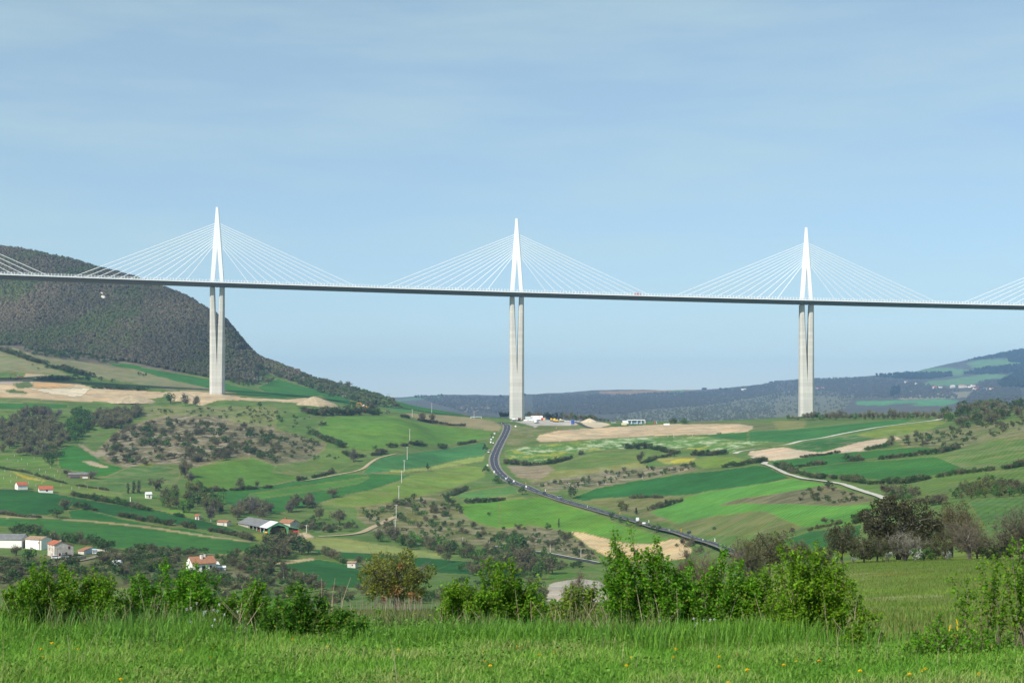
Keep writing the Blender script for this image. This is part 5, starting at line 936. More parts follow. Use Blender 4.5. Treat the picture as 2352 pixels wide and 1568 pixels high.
def hedge(label, pts, hpx, sts, gap=.42, wr=1.25, name='hedge', ymin=55.0, ymax=2700):
    q = np.array([spot(u, v, ymin, ymax) for u, v in pts]); d = np.concatenate([[0], np.cumsum(np.linalg.norm(np.diff(q[:, :2], axis=0), axis=1))]); b = MB(); s = 0.0
    ph = random.uniform(0, 99)
    while s <= d[-1]:
        w_n = float(noise2(np.array([s]), np.array([ph]), hpx * q[0][1] / F * 5, 3, 2)[0])
        if w_n < -.42: s += hpx * q[0][1] / F * .5; continue
        x, y = np.interp(s, d, q[:, 0]), np.interp(s, d, q[:, 1]); h = hpx * 1.1 * y / F * random.uniform(.6, 1.25) * (1 + .7 * w_n); x += random.uniform(-.3, .3) * h; y += random.uniform(-.4, .4) * h
        stamp(b, random.choice(sts), random.randrange(4), np.array((x, y, ground(x, y) - .05 * h)), h, wr * random.uniform(.8, 1.25), random.uniform(0, 6.28)); s += h * gap * random.uniform(.6, 1.2)
    return tag(b.obj(name, M['leaf']), label, 'hedge')
BUSH = []; TREES = []
def sample(poly, n):
    p = np.asarray(poly); o = []
    while len(o) < n:
        u = random.uniform(p[:, 0].min(), p[:, 0].max()); v = random.uniform(p[:, 1].min(), p[:, 1].max())
        if inside(p, np.array([u]), np.array([v]))[0]: o.append((u, v))
    return o
def scatter(poly, n, sts, h0, h1, label, group, kind='bush', wr=1.0, **k):
    for u, v in sample(poly, n):
        p = spot(u, v, **k); hp = random.uniform(h0, h1) * (1.12 if kind == 'bush' else 1.2); (BUSH if kind == 'bush' else TREES).append((hp, p, random.choice(sts), wr * random.uniform(.95, 1.35), label, group))
def h_(px): return px / 2.0909 * K

# ---- hedges
GB = ['green', 'brown', 'dark']; DB = ['dark', 'green', 'dark', 'brown']
for w_, pts, hp, sts, lab in [
 (LW, [(0,80),(140,118),(340,185),(460,228),(640,262)], 10, DB, 'dark hedge climbing the upper grass terrace on the far left'), (LW, [(640,305),(800,325),(950,372),(1100,400),(1230,432)], 13, DB, 'thick dark hedge between the two upper grass terraces'),
 (LW, [(440,466),(700,474),(900,465),(1200,474)], 10, GB, 'hedge between the strip of deck shadow and the earthworks'), (LW, [(1250,580),(1500,590),(1750,606),(1980,614)], 8, DB, 'dark low hedge along the top of the tan earthworks'),
 (A, [(600,800),(800,838),(1000,870),(1200,918),(1350,938),(1520,980)], 11, GB, 'long hedge above the upper dark green strip field'), (A, [(640,898),(800,928),(1000,970),(1200,1010),(1440,1048)], 12, GB, 'long hedge between the two left strip fields'), (A, [(1530,1060),(1700,1090),(1950,1128),(2120,1178)], 11, ['brown', 'green'], 'brownish hedge ending at the green barn'),
 (A, [(0,572),(200,602),(400,664),(600,710),(900,755)], 5, ['brown', 'green'], 'thin hedge across the young orchard'), (A, [(1650,770),(1900,758),(2200,738),(2300,728)], 8, GB, 'hedge under the lone round tree of the pale green field'), (A, [(0,952),(200,978),(350,985)], 7, ['grey', 'blossom', 'brown'], 'greyish flowering hedge at the left end of the strip fields'),
 (B, [(400,674),(550,645),(700,606)], 8, GB, 'hedge beside the curved footpath'), (B, [(1160,395),(1240,388),(1320,380)], 8, DB, 'short dark hedge left of the topmost power pole field'), (B, [(1345,372),(1450,382),(1550,398)], 10, DB, 'dark hedge under the topmost power pole'), (B, [(1590,402),(1700,384),(1890,350)], 8, ['brown', 'dark', 'green'], 'hedge along the top of the blue-green field'),
 (B, [(520,284),(640,338),(780,402)], 11, DB, 'dark hedge sloping down beside the scrub hillside'), (B, [(770,440),(850,480),(930,478),(1150,448)], 10, GB, 'hedge at the left end of the blue-green field'), (B, [(1800,862),(1950,854),(2120,838)], 9, DB, 'hedge on top of the bright field below the road'), (B, [(1690,800),(1750,775),(1810,745)], 11, ['brown', 'green'], 'brown hedge at the right end of the yellow-green field'),
 (B, [(450,100),(600,130),(750,126),(900,126),(1080,126)], 14, DB, 'dark hedge on the crest below the orange excavator'), (B, [(1260,142),(1400,170),(1550,192),(1800,218)], 6, ['dark', 'brown'], 'low dark hedge along the dry crest meadow'),
 (C_, [(1050,404),(1150,408),(1250,405),(1320,420),(1500,455),(1600,462),(1750,462),(1880,455)], 10, DB, 'dark hedge along the lower edge of the flower meadow'), (C_, [(40,530),(200,548),(400,536),(560,498),(690,450)], 9, DB, 'dark curved hedge at the lower left of the flower meadow'), (C_, [(1180,530),(1240,520),(1300,490),(1450,468)], 9, GB, 'hedge between the round bare tree and the yellow field'),
 (C_, [(1740,572),(1850,565),(1900,562),(2000,552),(2100,528),(2220,520)], 10, DB, 'hedge at the upper edge of the dark green field'), (C_, [(1090,824),(1250,815),(1400,818)], 6, ['brown', 'dark'], 'low brown hedge below the dark green field'), (C_, [(1250,920),(1290,912),(1400,886),(1530,842)], 9, ['brown', 'dark'], 'dark brown hedge at the left corner of the bright field'),
 (D, [(410,564),(500,552),(650,536)], 10, DB, 'short dark hedge in the right dark green field'), (D, [(820,514),(1000,506),(1200,486),(1400,466),(1580,446),(1750,404)], 11, GB, 'long hedge between the right dark green fields'), (D, [(700,655),(850,676),(1000,706),(1130,698),(1300,700),(1500,660),(1700,628),(1950,598),(2130,582),(2300,548)], 12, DB, 'longest hedge sweeping across the right hillside'),
 (D, [(230,552),(320,590),(400,615),(520,645),(630,658)], 11, ['brown', 'green', 'dark'], 'brown hedge along the upper side of the white track'), (D, [(970,420),(1060,405),(1150,394)], 9, ['green', 'dark'], 'hedge at the right end of the ploughed tan field'), (D, [(440,482),(620,462),(760,440)], 5, ['dark', 'brown'], 'row of small dark bushes under the ploughed tan field'),
 (D, [(500,1100),(600,1070),(760,1040)], 9, ['lime', 'olive'], 'yellowish hedge above the lower right dark green field'), (D, [(880,1035),(960,990),(1010,945)], 14, ['dark', 'green'], 'dark hedge left of the big ivy-covered oak'), (H5, [(1170,1030),(1290,1034),(1410,1030)], 17, ['dark'], 'clipped dark green hedge below the farmhouse yard'),
 (B, [(640,1290),(720,1330),(800,1370)], 12, ['brown', 'green'], 'bushy hedge running down to the stone hut'), (C_, [(1150,1050),(1230,1060),(1290,1070)], 7, GB, 'low hedge under the large white road sign'), (J, [(280,655),(360,690),(450,712)], 5, ['dark', 'brown'], 'short dark hedge dividing the skyline fields')]:
    hedge(lab, w_(pts), hp, sts)

# ---- single trees one can point to
for w_, b_, tp, st, wr, lab in [
 (A, (2005, 735), 640, 'olive', 1.15, 'lone round tree in the pale green field above the dark cornfield'), (A, (2150, 728), 668, 'brown', .7, 'small bare tree right of the lone round tree'), (A, (1072, 782), 688, 'poplar', 1, 'leftmost short poplar of the poplar group'), (A, (1118, 775), 678, 'poplar', 1.25, 'middle poplar of the poplar group'), (A, (1160, 778), 668, 'poplar', 1.25, 'rightmost tallest poplar of the poplar group'),
 (A, (1300, 760), 625, 'olive', 1.1, 'broad bare tree right of the poplars'), (A, (540, 912), 820, 'brown', 1.4, 'upper of two big brown trees between the strip fields'), (A, (480, 985), 895, 'dark', 1.7, 'lower of two big dark trees between the strip fields'), (A, (1545, 650), 490, 'brown', .8, 'tall bare tree at the lower edge of the scrub hillside'), (A, (1600, 700), 590, 'grey', .9, 'grey bare tree below the tall bare one'), (A, (1765, 1015), 880, 'grey', 1.0, 'pale leafless tree left of the green barn'),
 (A, (1675, 1005), 945, 'blossom', 1.1, 'white blossoming tree beside the tiny red hut'), (A, (975, 828), 800, 'blossom', 1.5, 'white flowering bush tree at the hedge end'), (A, (780, 812), 768, 'brown', 1.3, 'bare tree on the hedge left of the poplars'), (A, (615, 798), 755, 'grey', .9, 'small grey tree at the left end of the long hedge'), (A, (775, 660), 580, 'grey', 1.3, 'bare tree right of the cattle shed'), (A, (560, 640), 570, 'brown', 1.3, 'bare tree left of the cattle shed'),
 (B, (1968, 434), 366, 'green', .95, 'round green bush tree by the parked white van'), (B, (1490, 594), 525, 'green', .8, 'lone dark tree at the edge of the yellow-green field'), (B, (690, 815), 722, 'brown', 1.1, 'brown tree on the edge of the yellow-green field'), (B, (868, 516), 385, 'grey', .85, 'grey bare tree at the bend of the footpath'), (B, (1048, 455), 362, 'dark', .5, 'pointed dark tree left of the blue-green field'), (B, (1362, 842), 768, 'dark', .8, 'dark tree left of the scrub clearing'),
 (B, (1662, 884), 770, 'green', .85, 'green tree at the right of the scrub slope'), (B, (1386, 955), 836, 'fresh', .65, 'slender green tree in the middle of the scrub slope'), (B, (998, 1016), 920, 'dark', .8, 'dark tree above the lane fork'), (B, (750, 1038), 895, 'brown', 1.2, 'broad brown bare tree above the farm lane'), (B, (580, 1000), 880, 'brown', .9, 'bare tree left of the broad brown one'), (B, (765, 122), 55, 'blossom', .95, 'white blossoming tree on the crest hedge'), (B, (1010, 100), 0, 'brown', .95, 'dark bare tree right of the orange excavator'),
 (B, (1440, 178), 95, 'brown', 1.0, 'left of two bare trees on the dry crest'), (B, (1522, 184), 105, 'brown', .9, 'right of two bare trees on the dry crest'), (B, (282, 1515), 1325, 'olive', .55, 'birch-like tree with white trunk in front of the cornfield'), (B, (480, 1568), 1418, 'olive', 1.2, 'olive green tree right of the birch'), (B, (905, 1375), 1292, 'olive', 1.3, 'grey-green tree behind the stone hut'), (B, (1665, 1355), 1275, 'olive', 1.5, 'spreading orchard tree at the end of the pale field'),
 (C_, (600, 822), 690, 'dark', .85, 'large dark green tree above the main road'), (C_, (1012, 928), 808, 'lime', .85, 'pale yellow-green tree beside the main road'), (C_, (1055, 932), 845, 'lime', .7, 'smaller yellow-green tree touching the pale one'), (C_, (1140, 955), 895, 'conifer', 1.6, 'small dark conifer right of the yellow-green trees'), (C_, (1172, 525), 410, 'olive', .85, 'lone bare-branched tree in the olive meadow'), (C_, (492, 1062), 990, 'poplar', 1.0, 'single slim dark tree on the rim of the bright field'), (C_, (528, 1165), 1095, 'dark', 1.2, 'round dark bush tree on the scrub knoll'),
 (C_, (930, 1005), 925, 'dark', .8, 'dark roadside tree left of the big sign'), (C_, (1005, 1025), 955, 'green', .8, 'roadside tree nearest the big sign'), (C_, (1060, 1055), 985, 'green', .9, 'roadside bush tree under the big sign'), (C_, (1308, 1108), 1030, 'dark', 1.2, 'dark roadside tree right of the small sign'), (C_, (185, 790), 722, 'green', 1.2, 'roadside tree left of the cream sign'), (C_, (84, 710), 655, 'green', .9, 'tree on the outside of the road bend'), (C_, (588, 1145), 1090, 'green', 1.1, 'tree on the lower verge by the dark car'),
 (D, (675, 740), 662, 'dark', 1.15, 'lone dark oak beside the white track'), (D, (2235, 80), -10, 'dark', 1.1, 'dark tree at the right end of the wood belt'), (D, (1190, 158), 66, 'lime', 1.05, 'bright green tree standing out of the right wood belt'), (D, (360, 1120), 1060, 'olive', 1.1, 'small olive tree left of the lower dark green field'), (H5, (520, 1060), 590, 'fresh', .95, 'large drooping willow in front of the farm'), (H5, (180, 1075), 830, 'dark', 1.4, 'dark bush tree left of the willow'),
 (H5, (300, 800), 570, 'olive', 1.2, 'pale fruit tree in front of the low outbuilding'), (H5, (1440, 600), 405, 'dark', .75, 'pointed dark tree behind the blue-doored shed'), (M1, (1125, 1425), 1340, 'green', 1.0, 'green tree left of the tan heap at the left pier'), (M1, (1225, 1442), 1352, 'olive', .9, 'bare-branched tree in front of the tan heap'), (M1, (1292, 1444), 1368, 'olive', .9, 'second olive tree in front of the tan heap'), (M1, (1715, 1452), 1410, 'green', .9, 'small green tree right of the left pier'), (LW, (1015, 450), 370, 'green', 1.1, 'green tree in the hedge above the earthworks'), (LW, (640, 265), 200, 'green', 1.0, 'green tree on the upper left hedge')]:
    tree(lab, w_([b_])[0], w_([(0, tp)])[0][1], st, wr, pale='white trunk' in lab or 'pale leafless' in lab)

# ---- woods and thickets
scatter(A([(0,215),(100,140),(300,110),(560,140),(520,260),(560,360),(480,440),(420,540),(350,480),(0,450)]), 120, ['brown', 'brown', 'brown', 'grey', 'olive'], 17, 25, 'bare grey-brown tree in the hollow wood on the left', 'trees of the hollow wood', 'tree', .9)
scatter(A([(560,140),(720,110),(770,190),(740,270),(620,360),(560,350)]), 34, ['green', 'fresh', 'green'], 16, 24, 'green tree on the right flank of the hollow wood', 'green trees of the hollow wood', 'tree', 1.0)
scatter(A([(760,150),(900,110),(1180,80),(1200,110),(1080,210),(900,250),(780,230)]), 56, ['brown', 'brown', 'olive'], 14, 22, 'bare tree in the thicket above the scrub hillside', 'trees of the upper thicket', 'tree', 1.0)
scatter(A([(340,470),(420,430),(520,460),(490,560),(420,560)]), 8, ['green', 'olive'], 16, 24, 'green tree at the lower tip of the hollow wood', 'trees at the lower tip of the wood', 'tree', .95)
scatter(A([(1290,830),(1450,800),(1650,790),(1850,850),(1860,960),(1560,950),(1350,900)]), 34, ['fresh', 'green', 'lime', 'olive'], 24, 36, 'fresh green tree in the riverside grove', 'trees of the riverside grove', 'tree', .7)
scatter(A([(1880,930),(2100,890),(2300,960),(2300,1010),(1900,1010)]), 18, ['brown', 'grey', 'olive'], 22, 32, 'bare tree in the row behind the green barn', 'bare trees behind the barn', 'tree', .8)
scatter(B([(250,940),(540,850),(540,900),(260,945)]), 7, ['grey', 'brown'], 20, 30, 'leafless grey tree at the lower edge of the cornfield', 'leafless trees below the cornfield', 'tree', .75)
scatter(B([(0,1290),(100,1210),(280,1190),(420,1240),(520,1290),(480,1345),(300,1360),(0,1390)]), 25, ['green', 'brown', 'olive', 'dark'], 22, 36, 'tree in the clump right of the strip fields', 'trees of the middle clump', 'tree', 1.0)
scatter(C_([(0,1330),(150,1260),(300,1310),(420,1350),(450,1490),(250,1510),(0,1420)]), 23, ['olive', 'brown', 'green'], 26, 40, 'half bare tree below the lower lane', 'trees below the lower lane', 'tree', .85)
scatter(B([(1000,1160),(1300,1160),(1600,1225),(2000,1275),(2250,1310),(2300,1360),(1650,1310),(1300,1240)]), 54, ['brown', 'green', 'fresh', 'olive'], 18, 32, 'tree in the stream belt along the pale field', 'trees of the stream belt', 'tree', .85)
scatter(D([(1720,830),(1800,740),(2000,710),(2200,730),(2300,750),(2300,805),(1900,832)]), 48, ['olive', 'lime', 'green'], 18, 27, 'olive tree in the small wood on the right slope', 'trees of the small right wood', 'tree', .85)
scatter(D([(1080,770),(1270,760),(1400,780),(1500,850),(1650,850),(1560,900),(1300,860)]), 22, ['dark', 'green', 'brown', 'olive'], 14, 24, 'bush-like tree in the thicket beside the white track', 'trees beside the white track', 'tree', 1.1)
for i, x in enumerate(np.arange(330, 1570, 40)): TREES.append((random.uniform(17, 25) * (1 if x > 450 else .75), spot(*D([(x, 168 - (x - 330) * .008 + random.uniform(-5, 4))])[0]), random.choice(['brown', 'olive', 'olive', 'green', 'brown']), random.uniform(.8, 1.15), 'bare tree in the belt of trees on the right crest', 'trees of the right crest'))
scatter(D([(1560,160),(1640,120),(1900,80),(2320,60),(2320,140),(2050,200),(1850,245),(1720,250),(1650,200)]), 62, ['brown', 'brown', 'olive', 'grey', 'green', 'dark'], 17, 27, 'bare brown tree in the wood at the right edge', 'trees of the right-hand wood', 'tree', .95)
for x0, x1, yb, hh, n, sts, l, g in [(385, 700, 248, 118, 8, ['brown', 'dark', 'dark'], 'dark tree in the row right of the middle pier', 'dark row by the middle pier'), (705, 1100, 280, 140, 7, ['olive', 'olive', 'green'], 'olive tree behind the yellow works machines', 'olive trees behind the yard'), (1130, 1400, 285, 110, 6, ['olive', 'brown'], 'olive tree behind the conical sand heap', 'trees behind the sand heap'), (1310, 1590, 322, 120, 7, ['dark', 'dark', 'brown'], 'dark tree at the right end of the crest trees', 'dark trees right of the sand heap'), (10, 150, 250, 95, 5, ['olive', 'brown'], 'olive tree just left of the middle pier', 'trees left of the middle pier')]:
    for x in np.linspace(x0, x1, n):
        hp = hh / 3.675 * K * random.uniform(.8, 1.1)
        if g.startswith('dark trees'): hp *= 1.0 - .55 * (x - x0) / (x1 - x0)
        TREES.append((hp, spot(*E([(x, yb)])[0]), random.choice(sts), random.uniform(.8, 1.1), l, g))
scatter(KW([(945,828),(1150,828),(1165,815),(960,815)]), 6, ['olive', 'green'], 9, 12, 'small tree on the crest left of the right pier', 'small crest trees', 'tree', 1.1)
scatter(LW([(280,70),(700,60),(1100,110),(1400,190),(1600,245),(1400,240),(900,200),(450,150)]), 60, ['green', 'blossom', 'dark', 'olive', 'green'], 7, 14, 'flowering or green bush along the foot of the wooded mountain', 'bushes at the mountain foot')
scatter(M1([(1500,1200),(1700,1170),(1850,1230),(2050,1255),(2311,1345),(2311,1380),(2150,1370),(1950,1290),(1800,1250),(1800,1310),(1650,1320),(1520,1295)]), 118, ['green', 'dark', 'brown', 'dark', 'blossom', 'olive'], 6, 14, 'bush on the falling shoulder of the mountain', 'bushes on the mountain shoulder')
scatter(M2([(0,1290),(130,1300),(300,1390),(430,1430),(500,1450),(420,1470),(200,1420),(0,1380)]), 45, ['green', 'dark', 'brown', 'blossom'], 6, 13, 'bush on the last slope above the pale fields', 'bushes on the last slope')
scatter(M2([(0,1470),(200,1450),(340,1480),(420,1500),(200,1510),(0,1500)]), 20, ['green', 'dark', 'olive', 'blossom'], 9, 17, 'bush beside the orange excavator', 'bushes near the excavator')
scatter(A([(850,420),(1000,250),(1250,190),(1500,170),(2000,230),(2280,260),(2280,510),(2100,460),(1900,470),(1650,540),(1400,520),(1100,560),(930,520)]), 215, ['dark', 'green', 'green', 'brown', 'olive', 'olive', 'brown'], 7, 18, 'dark bush scattered over the eroded scrub hillside', 'bushes of the scrub hillside', wr=1.2)
scatter(A([(1580,450),(1800,420),(1950,440),(1900,500),(1650,545)]), 12, ['brown', 'brown', 'olive'], 14, 24, 'brown thicket bush at the foot of the scrub hillside', 'thicket under the scrub hillside', wr=1.2)
scatter(B([(0,240),(150,250),(400,310),(620,370),(600,420),(480,490),(350,510),(200,530),(0,460)]), 60, ['dark', 'green', 'dark', 'brown'], 6, 13, 'dark bush on the right part of the scrub hillside', 'bushes right on the scrub hillside', wr=1.2)
scatter(A([(1200,70),(2280,70),(2280,230),(2000,190),(1500,115),(1250,140)]), 38, ['dark', 'green', 'dark'], 3.5, 8, 'small dark bush dotted on the grassy brow', 'dots of bushes on the brow', wr=1.3)
scatter(B([(0,60),(450,120),(640,200),(560,260),(0,200)]), 30, ['dark', 'green', 'dark'], 4, 10, 'small dark bush on the right of the grassy brow', 'bushes right on the brow', wr=1.3)
scatter(B([(300,480),(640,400),(820,470),(760,570),(300,560)]), 10, ['dark', 'green'], 4, 8, 'small bush in the meadow above the footpath', 'bushes above the footpath', wr=1.2)
scatter(D([(380,800),(650,725),(900,790),(1000,850),(700,865),(400,850)]), 40, ['dark', 'dark', 'green', 'olive'], 5, 12, 'dark juniper bush in the scrub beside the white track', 'junipers beside the track', wr=1.2)
scatter(D([(1100,350),(1400,290),(1700,245),(2000,200),(2300,150),(2300,290),(2000,310),(1750,390),(1500,395),(1150,390)]), 84, ['dark', 'green', 'brown', 'dark'], 5, 13, 'bush scattered on the right scrub slope', 'bushes of the right scrub slope', wr=1.1)
scatter(C_([(250,690),(420,700),(600,660),(950,600),(1300,570),(1600,545),(1640,580),(1300,640),(1000,690),(750,735),(450,770),(330,740)]), 62, ['dark', 'green', 'fresh', 'brown', 'dark'], 5, 13, 'bush on the stony terraces above the dark field', 'bushes of the stony terraces', wr=1.0)
scatter(B([(900,910),(1250,870),(1400,830),(1640,800),(1750,910),(1780,980),(1880,1050),(2050,1100),(2250,1140),(2280,1240),(2000,1210),(1700,1170),(1300,1120),(1050,1100),(920,980)]), 118, ['dark', 'green', 'brown', 'green', 'olive', 'fresh'], 7, 17, 'bush on the tan scrub slope above the lane', 'bushes of the tan scrub slope', wr=1.05)
scatter(C_([(90,1090),(250,1055),(480,1095),(680,1210),(800,1320),(600,1290),(250,1220),(60,1180)]), 42, ['dark', 'green', 'brown', 'olive'], 7, 16, 'bush on the scrub knoll under the bright field', 'bushes of the knoll', wr=1.1)
scatter(B([(420,1010),(700,1050),(900,1060),(930,1100),(700,1115),(430,1095)]), 38, ['green', 'dark', 'olive', 'brown'], 9, 18, 'bush between the barn and the lane fork', 'bushes by the lane fork', wr=1.1)
scatter(A([(830,1330),(1000,1270),(1200,1260),(1480,1310),(1520,1400),(1300,1470),(900,1470)]), 78, ['green', 'dark', 'olive', 'brown', 'dark'], 14, 26, 'dark bush in the thicket between farmhouse and brown-roofed house', 'thicket between the two houses', wr=1.1)
scatter(A([(0,1115),(200,1075),(350,1130),(640,1180),(950,1240),(900,1260),(640,1240),(400,1170)]), 36, ['dark', 'dark', 'green', 'brown'], 14, 24, 'dark tree in the row behind the farm roofs', 'dark trees behind the farm', 'tree', 1.0)
scatter(A([(1800,1340),(2000,1310),(2300,1310),(2300,1440),(2200,1500),(2080,1450),(1850,1420)]), 54, ['dark', 'green', 'olive', 'brown'], 14, 26, 'dark bush right of the white garage', 'bushes right of the garage', wr=1.05)
scatter(A([(1200,1240),(1500,1270),(1700,1290),(1700,1310),(1500,1310),(1250,1280)]), 14, ['dark', 'brown'], 12, 20, 'dark bush behind the brown-roofed house', 'bushes behind the brown-roofed house', wr=1.1)
scatter(A([(0,1330),(150,1380),(400,1400),(800,1400),(900,1480),(900,1560),(0,1560)]), 71, ['brown', 'green', 'dark', 'olive', 'brown'], 12, 26, 'bush on the bank below the farm lane', 'bushes below the farm lane', wr=1.2)
scatter(B([(1720,1400),(2300,1330),(2300,1500),(2000,1500),(1750,1430)]), 39, ['olive', 'brown', 'green'], 16, 30, 'bush in the hollow left of the gravel patch', 'bushes left of the gravel patch', wr=1.0)
scatter(B([(0,1400),(140,1400),(330,1440),(500,1500),(560,1568),(0,1568)]), 39, ['green', 'dark', 'olive', 'brown'], 14, 26, 'bush in the gardens right of the white house', 'bushes of the gardens', wr=1.1)
scatter(C_([(560,1270),(700,1260),(820,1330),(830,1360),(700,1340)]), 12, ['dark', 'green'], 7, 13, 'dark bush beside the sandy track', 'bushes beside the sandy track', wr=1.2)
scatter(C_([(480,1380),(720,1380),(730,1420),(480,1420)]), 12, ['dark', 'olive'], 9, 16, 'dark bush below the lower lane kerb', 'bushes below the kerb', wr=1.1)
scatter(C_([(1440,1180),(1560,1160),(1700,1200),(1720,1330),(1560,1330)]), 14, ['olive', 'brown', 'green'], 8, 16, 'bush right of the sandbank', 'bushes right of the sandbank', wr=1.0)
scatter(A([(900,1470),(1300,1480),(1900,1440),(1950,1568),(900,1568)]), 42, ['green', 'dark', 'olive', 'brown'], 15, 27, 'bush in the hollow below the brown-roofed house', 'bushes below the brown-roofed house', wr=1.1)
scatter(np.array([(300,1335),(560,1338),(760,1352),(1000,1348),(1160,1335),(1260,1340),(1260,1396),(300,1398)], float), 120, ['brown', 'green', 'olive', 'dark', 'brown'], 14, 30, 'bush on the hidden slope just beyond the meadow rim', 'bushes beyond the meadow rim', wr=1.1)
for (w_, x, y, h0, st) in [(B, 1975, 612, 18, 'green'), (B, 2072, 695, 24, 'green'), (B, 2020, 300, 7, 'dark'), (C_, 1790, 1085, 10, 'green'), (C_, 1840, 290, 7, 'dark'), (C_, 1825, 290, 6, 'dark'), (LW, 1880, 408, 10, 'dark'), (LW, 1945, 428, 11, 'dark'), (LW, 1350, 478, 12, 'dark'), (LW, 1515, 498, 10, 'dark'), (LW, 440, 275, 5, 'dark'), (LW, 515, 325, 5, 'dark'), (D, 470, 482, 8, 'dark'), (D, 610, 465, 7, 'dark'), (D, 680, 455, 7, 'dark'), (B, 2000, 965, 10, 'dark'), (B, 2120, 1080, 9, 'green'), (D, 630, 1030, 17, 'brown'), (D, 690, 1035, 12, 'olive'), (C_, 30, 1080, 9, 'green'), (C_, 290, 1095, 9, 'dark')]:
    BUSH.append((h0, spot(*w_([(x, y)])[0]), st, 1.2, 'solitary small bush standing in an open field', 'solitary field bushes'))
def settle(items, limit, solid, name, cat, stuffname):
    items.sort(key=lambda t: -t[0]); rest = MB()
    for i, (hp, p, st, wr, lab, grp) in enumerate(items):
        h = hp * p[1] / F; j = random.randrange(4); rz = random.uniform(0, 6.28)
        if i >= limit: stamp(rest, st, j, p - np.array((0, 0, .04 * h)), h, wr, rz); continue
        if solid: o = link(name, CRM[st, j])
        else:
            o = bpy.data.objects.new(name, None); COL.objects.link(o); link('crown', CRM[st, j], o); link('trunk', TRM[j], o)
        o.location = p - np.array((0, 0, .04 * h)); o.rotation_euler = (0, 0, rz); o.scale = (h * wr, h * wr, h); tag(o, lab, cat, grp)
    if rest.n: tag(rest.obj(stuffname, M['leaf']), kind='stuff')
settle(BUSH, 300, True, 'bush', 'bush', 'small_bushes'); settle(TREES, 300, False, 'tree', 'tree', 'small_trees')

# ---- the wooded mountain and the far woods: too many crowns to count
def wood(name, pts, size, colf, ymin, ymax, w=.85):
    b = MB(); rg = np.random.default_rng(5); n = len(pts); L_ = []
    P3 = np.array([spot(u, v, ymin, ymax) for u, v in pts]); h = size * rg.uniform(.7, 1.15, n); m = 26
    d = rg.normal(size=(n, m, 3)); d[..., 2] = np.abs(d[..., 2]) * 1.0 - .25; d /= np.linalg.norm(d, axis=2)[..., None]; r = rg.uniform(.65, 1.05, (n, m))
    c = d * r[..., None] * np.array((w * .5, w * .5, .55)) + np.array((0, 0, .42)); c = c * h[:, None, None] + P3[:, None, :]
    col = colf(P3, rg)[:, None, :] * rg.uniform(.8, 1.2, (n, m, 1)); nrm = d + rg.normal(size=d.shape) * .35; nrm /= np.linalg.norm(nrm, axis=2)[..., None]
    a = np.cross(nrm, rg.normal(size=d.shape)); a /= np.linalg.norm(a, axis=2)[..., None]; e = np.cross(nrm, a); s = (h[:, None] * rg.uniform(.10, .22, (n, m)))[..., None]
    v = np.stack([c - a * s, c + e * s * .8, c + a * s, c - e * s * .8], 2).reshape(-1, 3); b.add(v, np.arange(4 * n * m).reshape(-1, 4), 0, np.repeat(col.reshape(-1, 3), 4, 0))
    # a solid core so that the slope does not shine through
    k = 6; an = np.arange(k) * 2 * math.pi / k
    ring = np.stack([np.cos(an), np.sin(an), np.zeros(k)], 1)
    cv = [P3[:, None, :] + ring[None] * (h * w * .30)[:, None, None] + np.array((0, 0, 0)), P3[:, None, :] + ring[None] * (h * w * .40)[:, None, None] + (h * .45)[:, None, None] * np.array((0, 0, 1.0)), P3[:, None, :] + ring[None] * (h * w * .12)[:, None, None] + (h * .85)[:, None, None] * np.array((0, 0, 1.0))]
    V_ = np.concatenate(cv, 1).reshape(-1, 3); base = np.arange(n)[:, None] * (3 * k); fs = []
    for q in range(2):
        for j in range(k): fs.append(np.stack([base[:, 0] + q * k + j, base[:, 0] + q * k + (j + 1) % k, base[:, 0] + (q + 1) * k + (j + 1) % k, base[:, 0] + (q + 1) * k + j], 1))
    b.add(V_, np.concatenate(fs), 0, np.repeat(colf(P3, rg) * .9, 3 * k, 0)); return tag(b.obj(name, M['forest']), kind='stuff')
def mcol(P3, rg):
    x, y, z = P3.T; t = noise2(x + z * .6, z * 1.6, 130, 31, 4)[:, None]; g = noise2(x, z * 1.3, 55, 33, 3)[:, None]
    c = np.where(g + rg.normal(0, .22, g.shape) > .18, np.array((.080, .104, .038)), np.where(t + rg.normal(0, .2, t.shape) > 0.05, np.array((.132, .112, .068)), np.array((.095, .092, .055))))
    return c * (1 + .42 * t)
MT = np.concatenate([M1([(-520,215),(-300,262),(-120,315),(-60,355),(0,385),(140,415),(250,455),(330,490),(480,520),(560,505),(640,515),(780,535),(860,560),(960,588),(1085,632),(1210,690),(1400,815),(1530,895),(1610,950),(1725,1035),(1815,1098),(1880,1160),(1850,1215),(1720,1170),(1690,1200),(1690,1290),(1500,1270),(1380,1255),(1180,1215),(1000,1180),(850,1150),(720,1140),(600,1110),(420,1090),(230,1080),(130,1040),(0,1040),(-520,1000)])])
def crest(u):
    i = int(np.searchsorted(US, u)); j = (YS > 1750) & (YS < 2700); return float(VG[i, j].min())
pts = sample(MT, 18500)
for u in np.random.default_rng(4).uniform(-60, 690, 1500): pts.append((u, crest(u) + abs(random.gauss(0, 7))))
tail = [(u, crest(u) + abs(random.gauss(0, 5)) + .3) for u in np.random.default_rng(6).uniform(640, 905, 240)] + sample(M1([(1700,1060),(1815,1110),(1880,1170),(2050,1245),(2311,1335),(2311,1385),(2150,1365),(1950,1285),(1830,1235),(1720,1190)]), 520) + sample(M2([(0,1285),(130,1295),(300,1385),(440,1425),(300,1440),(130,1390),(0,1350)]), 300)
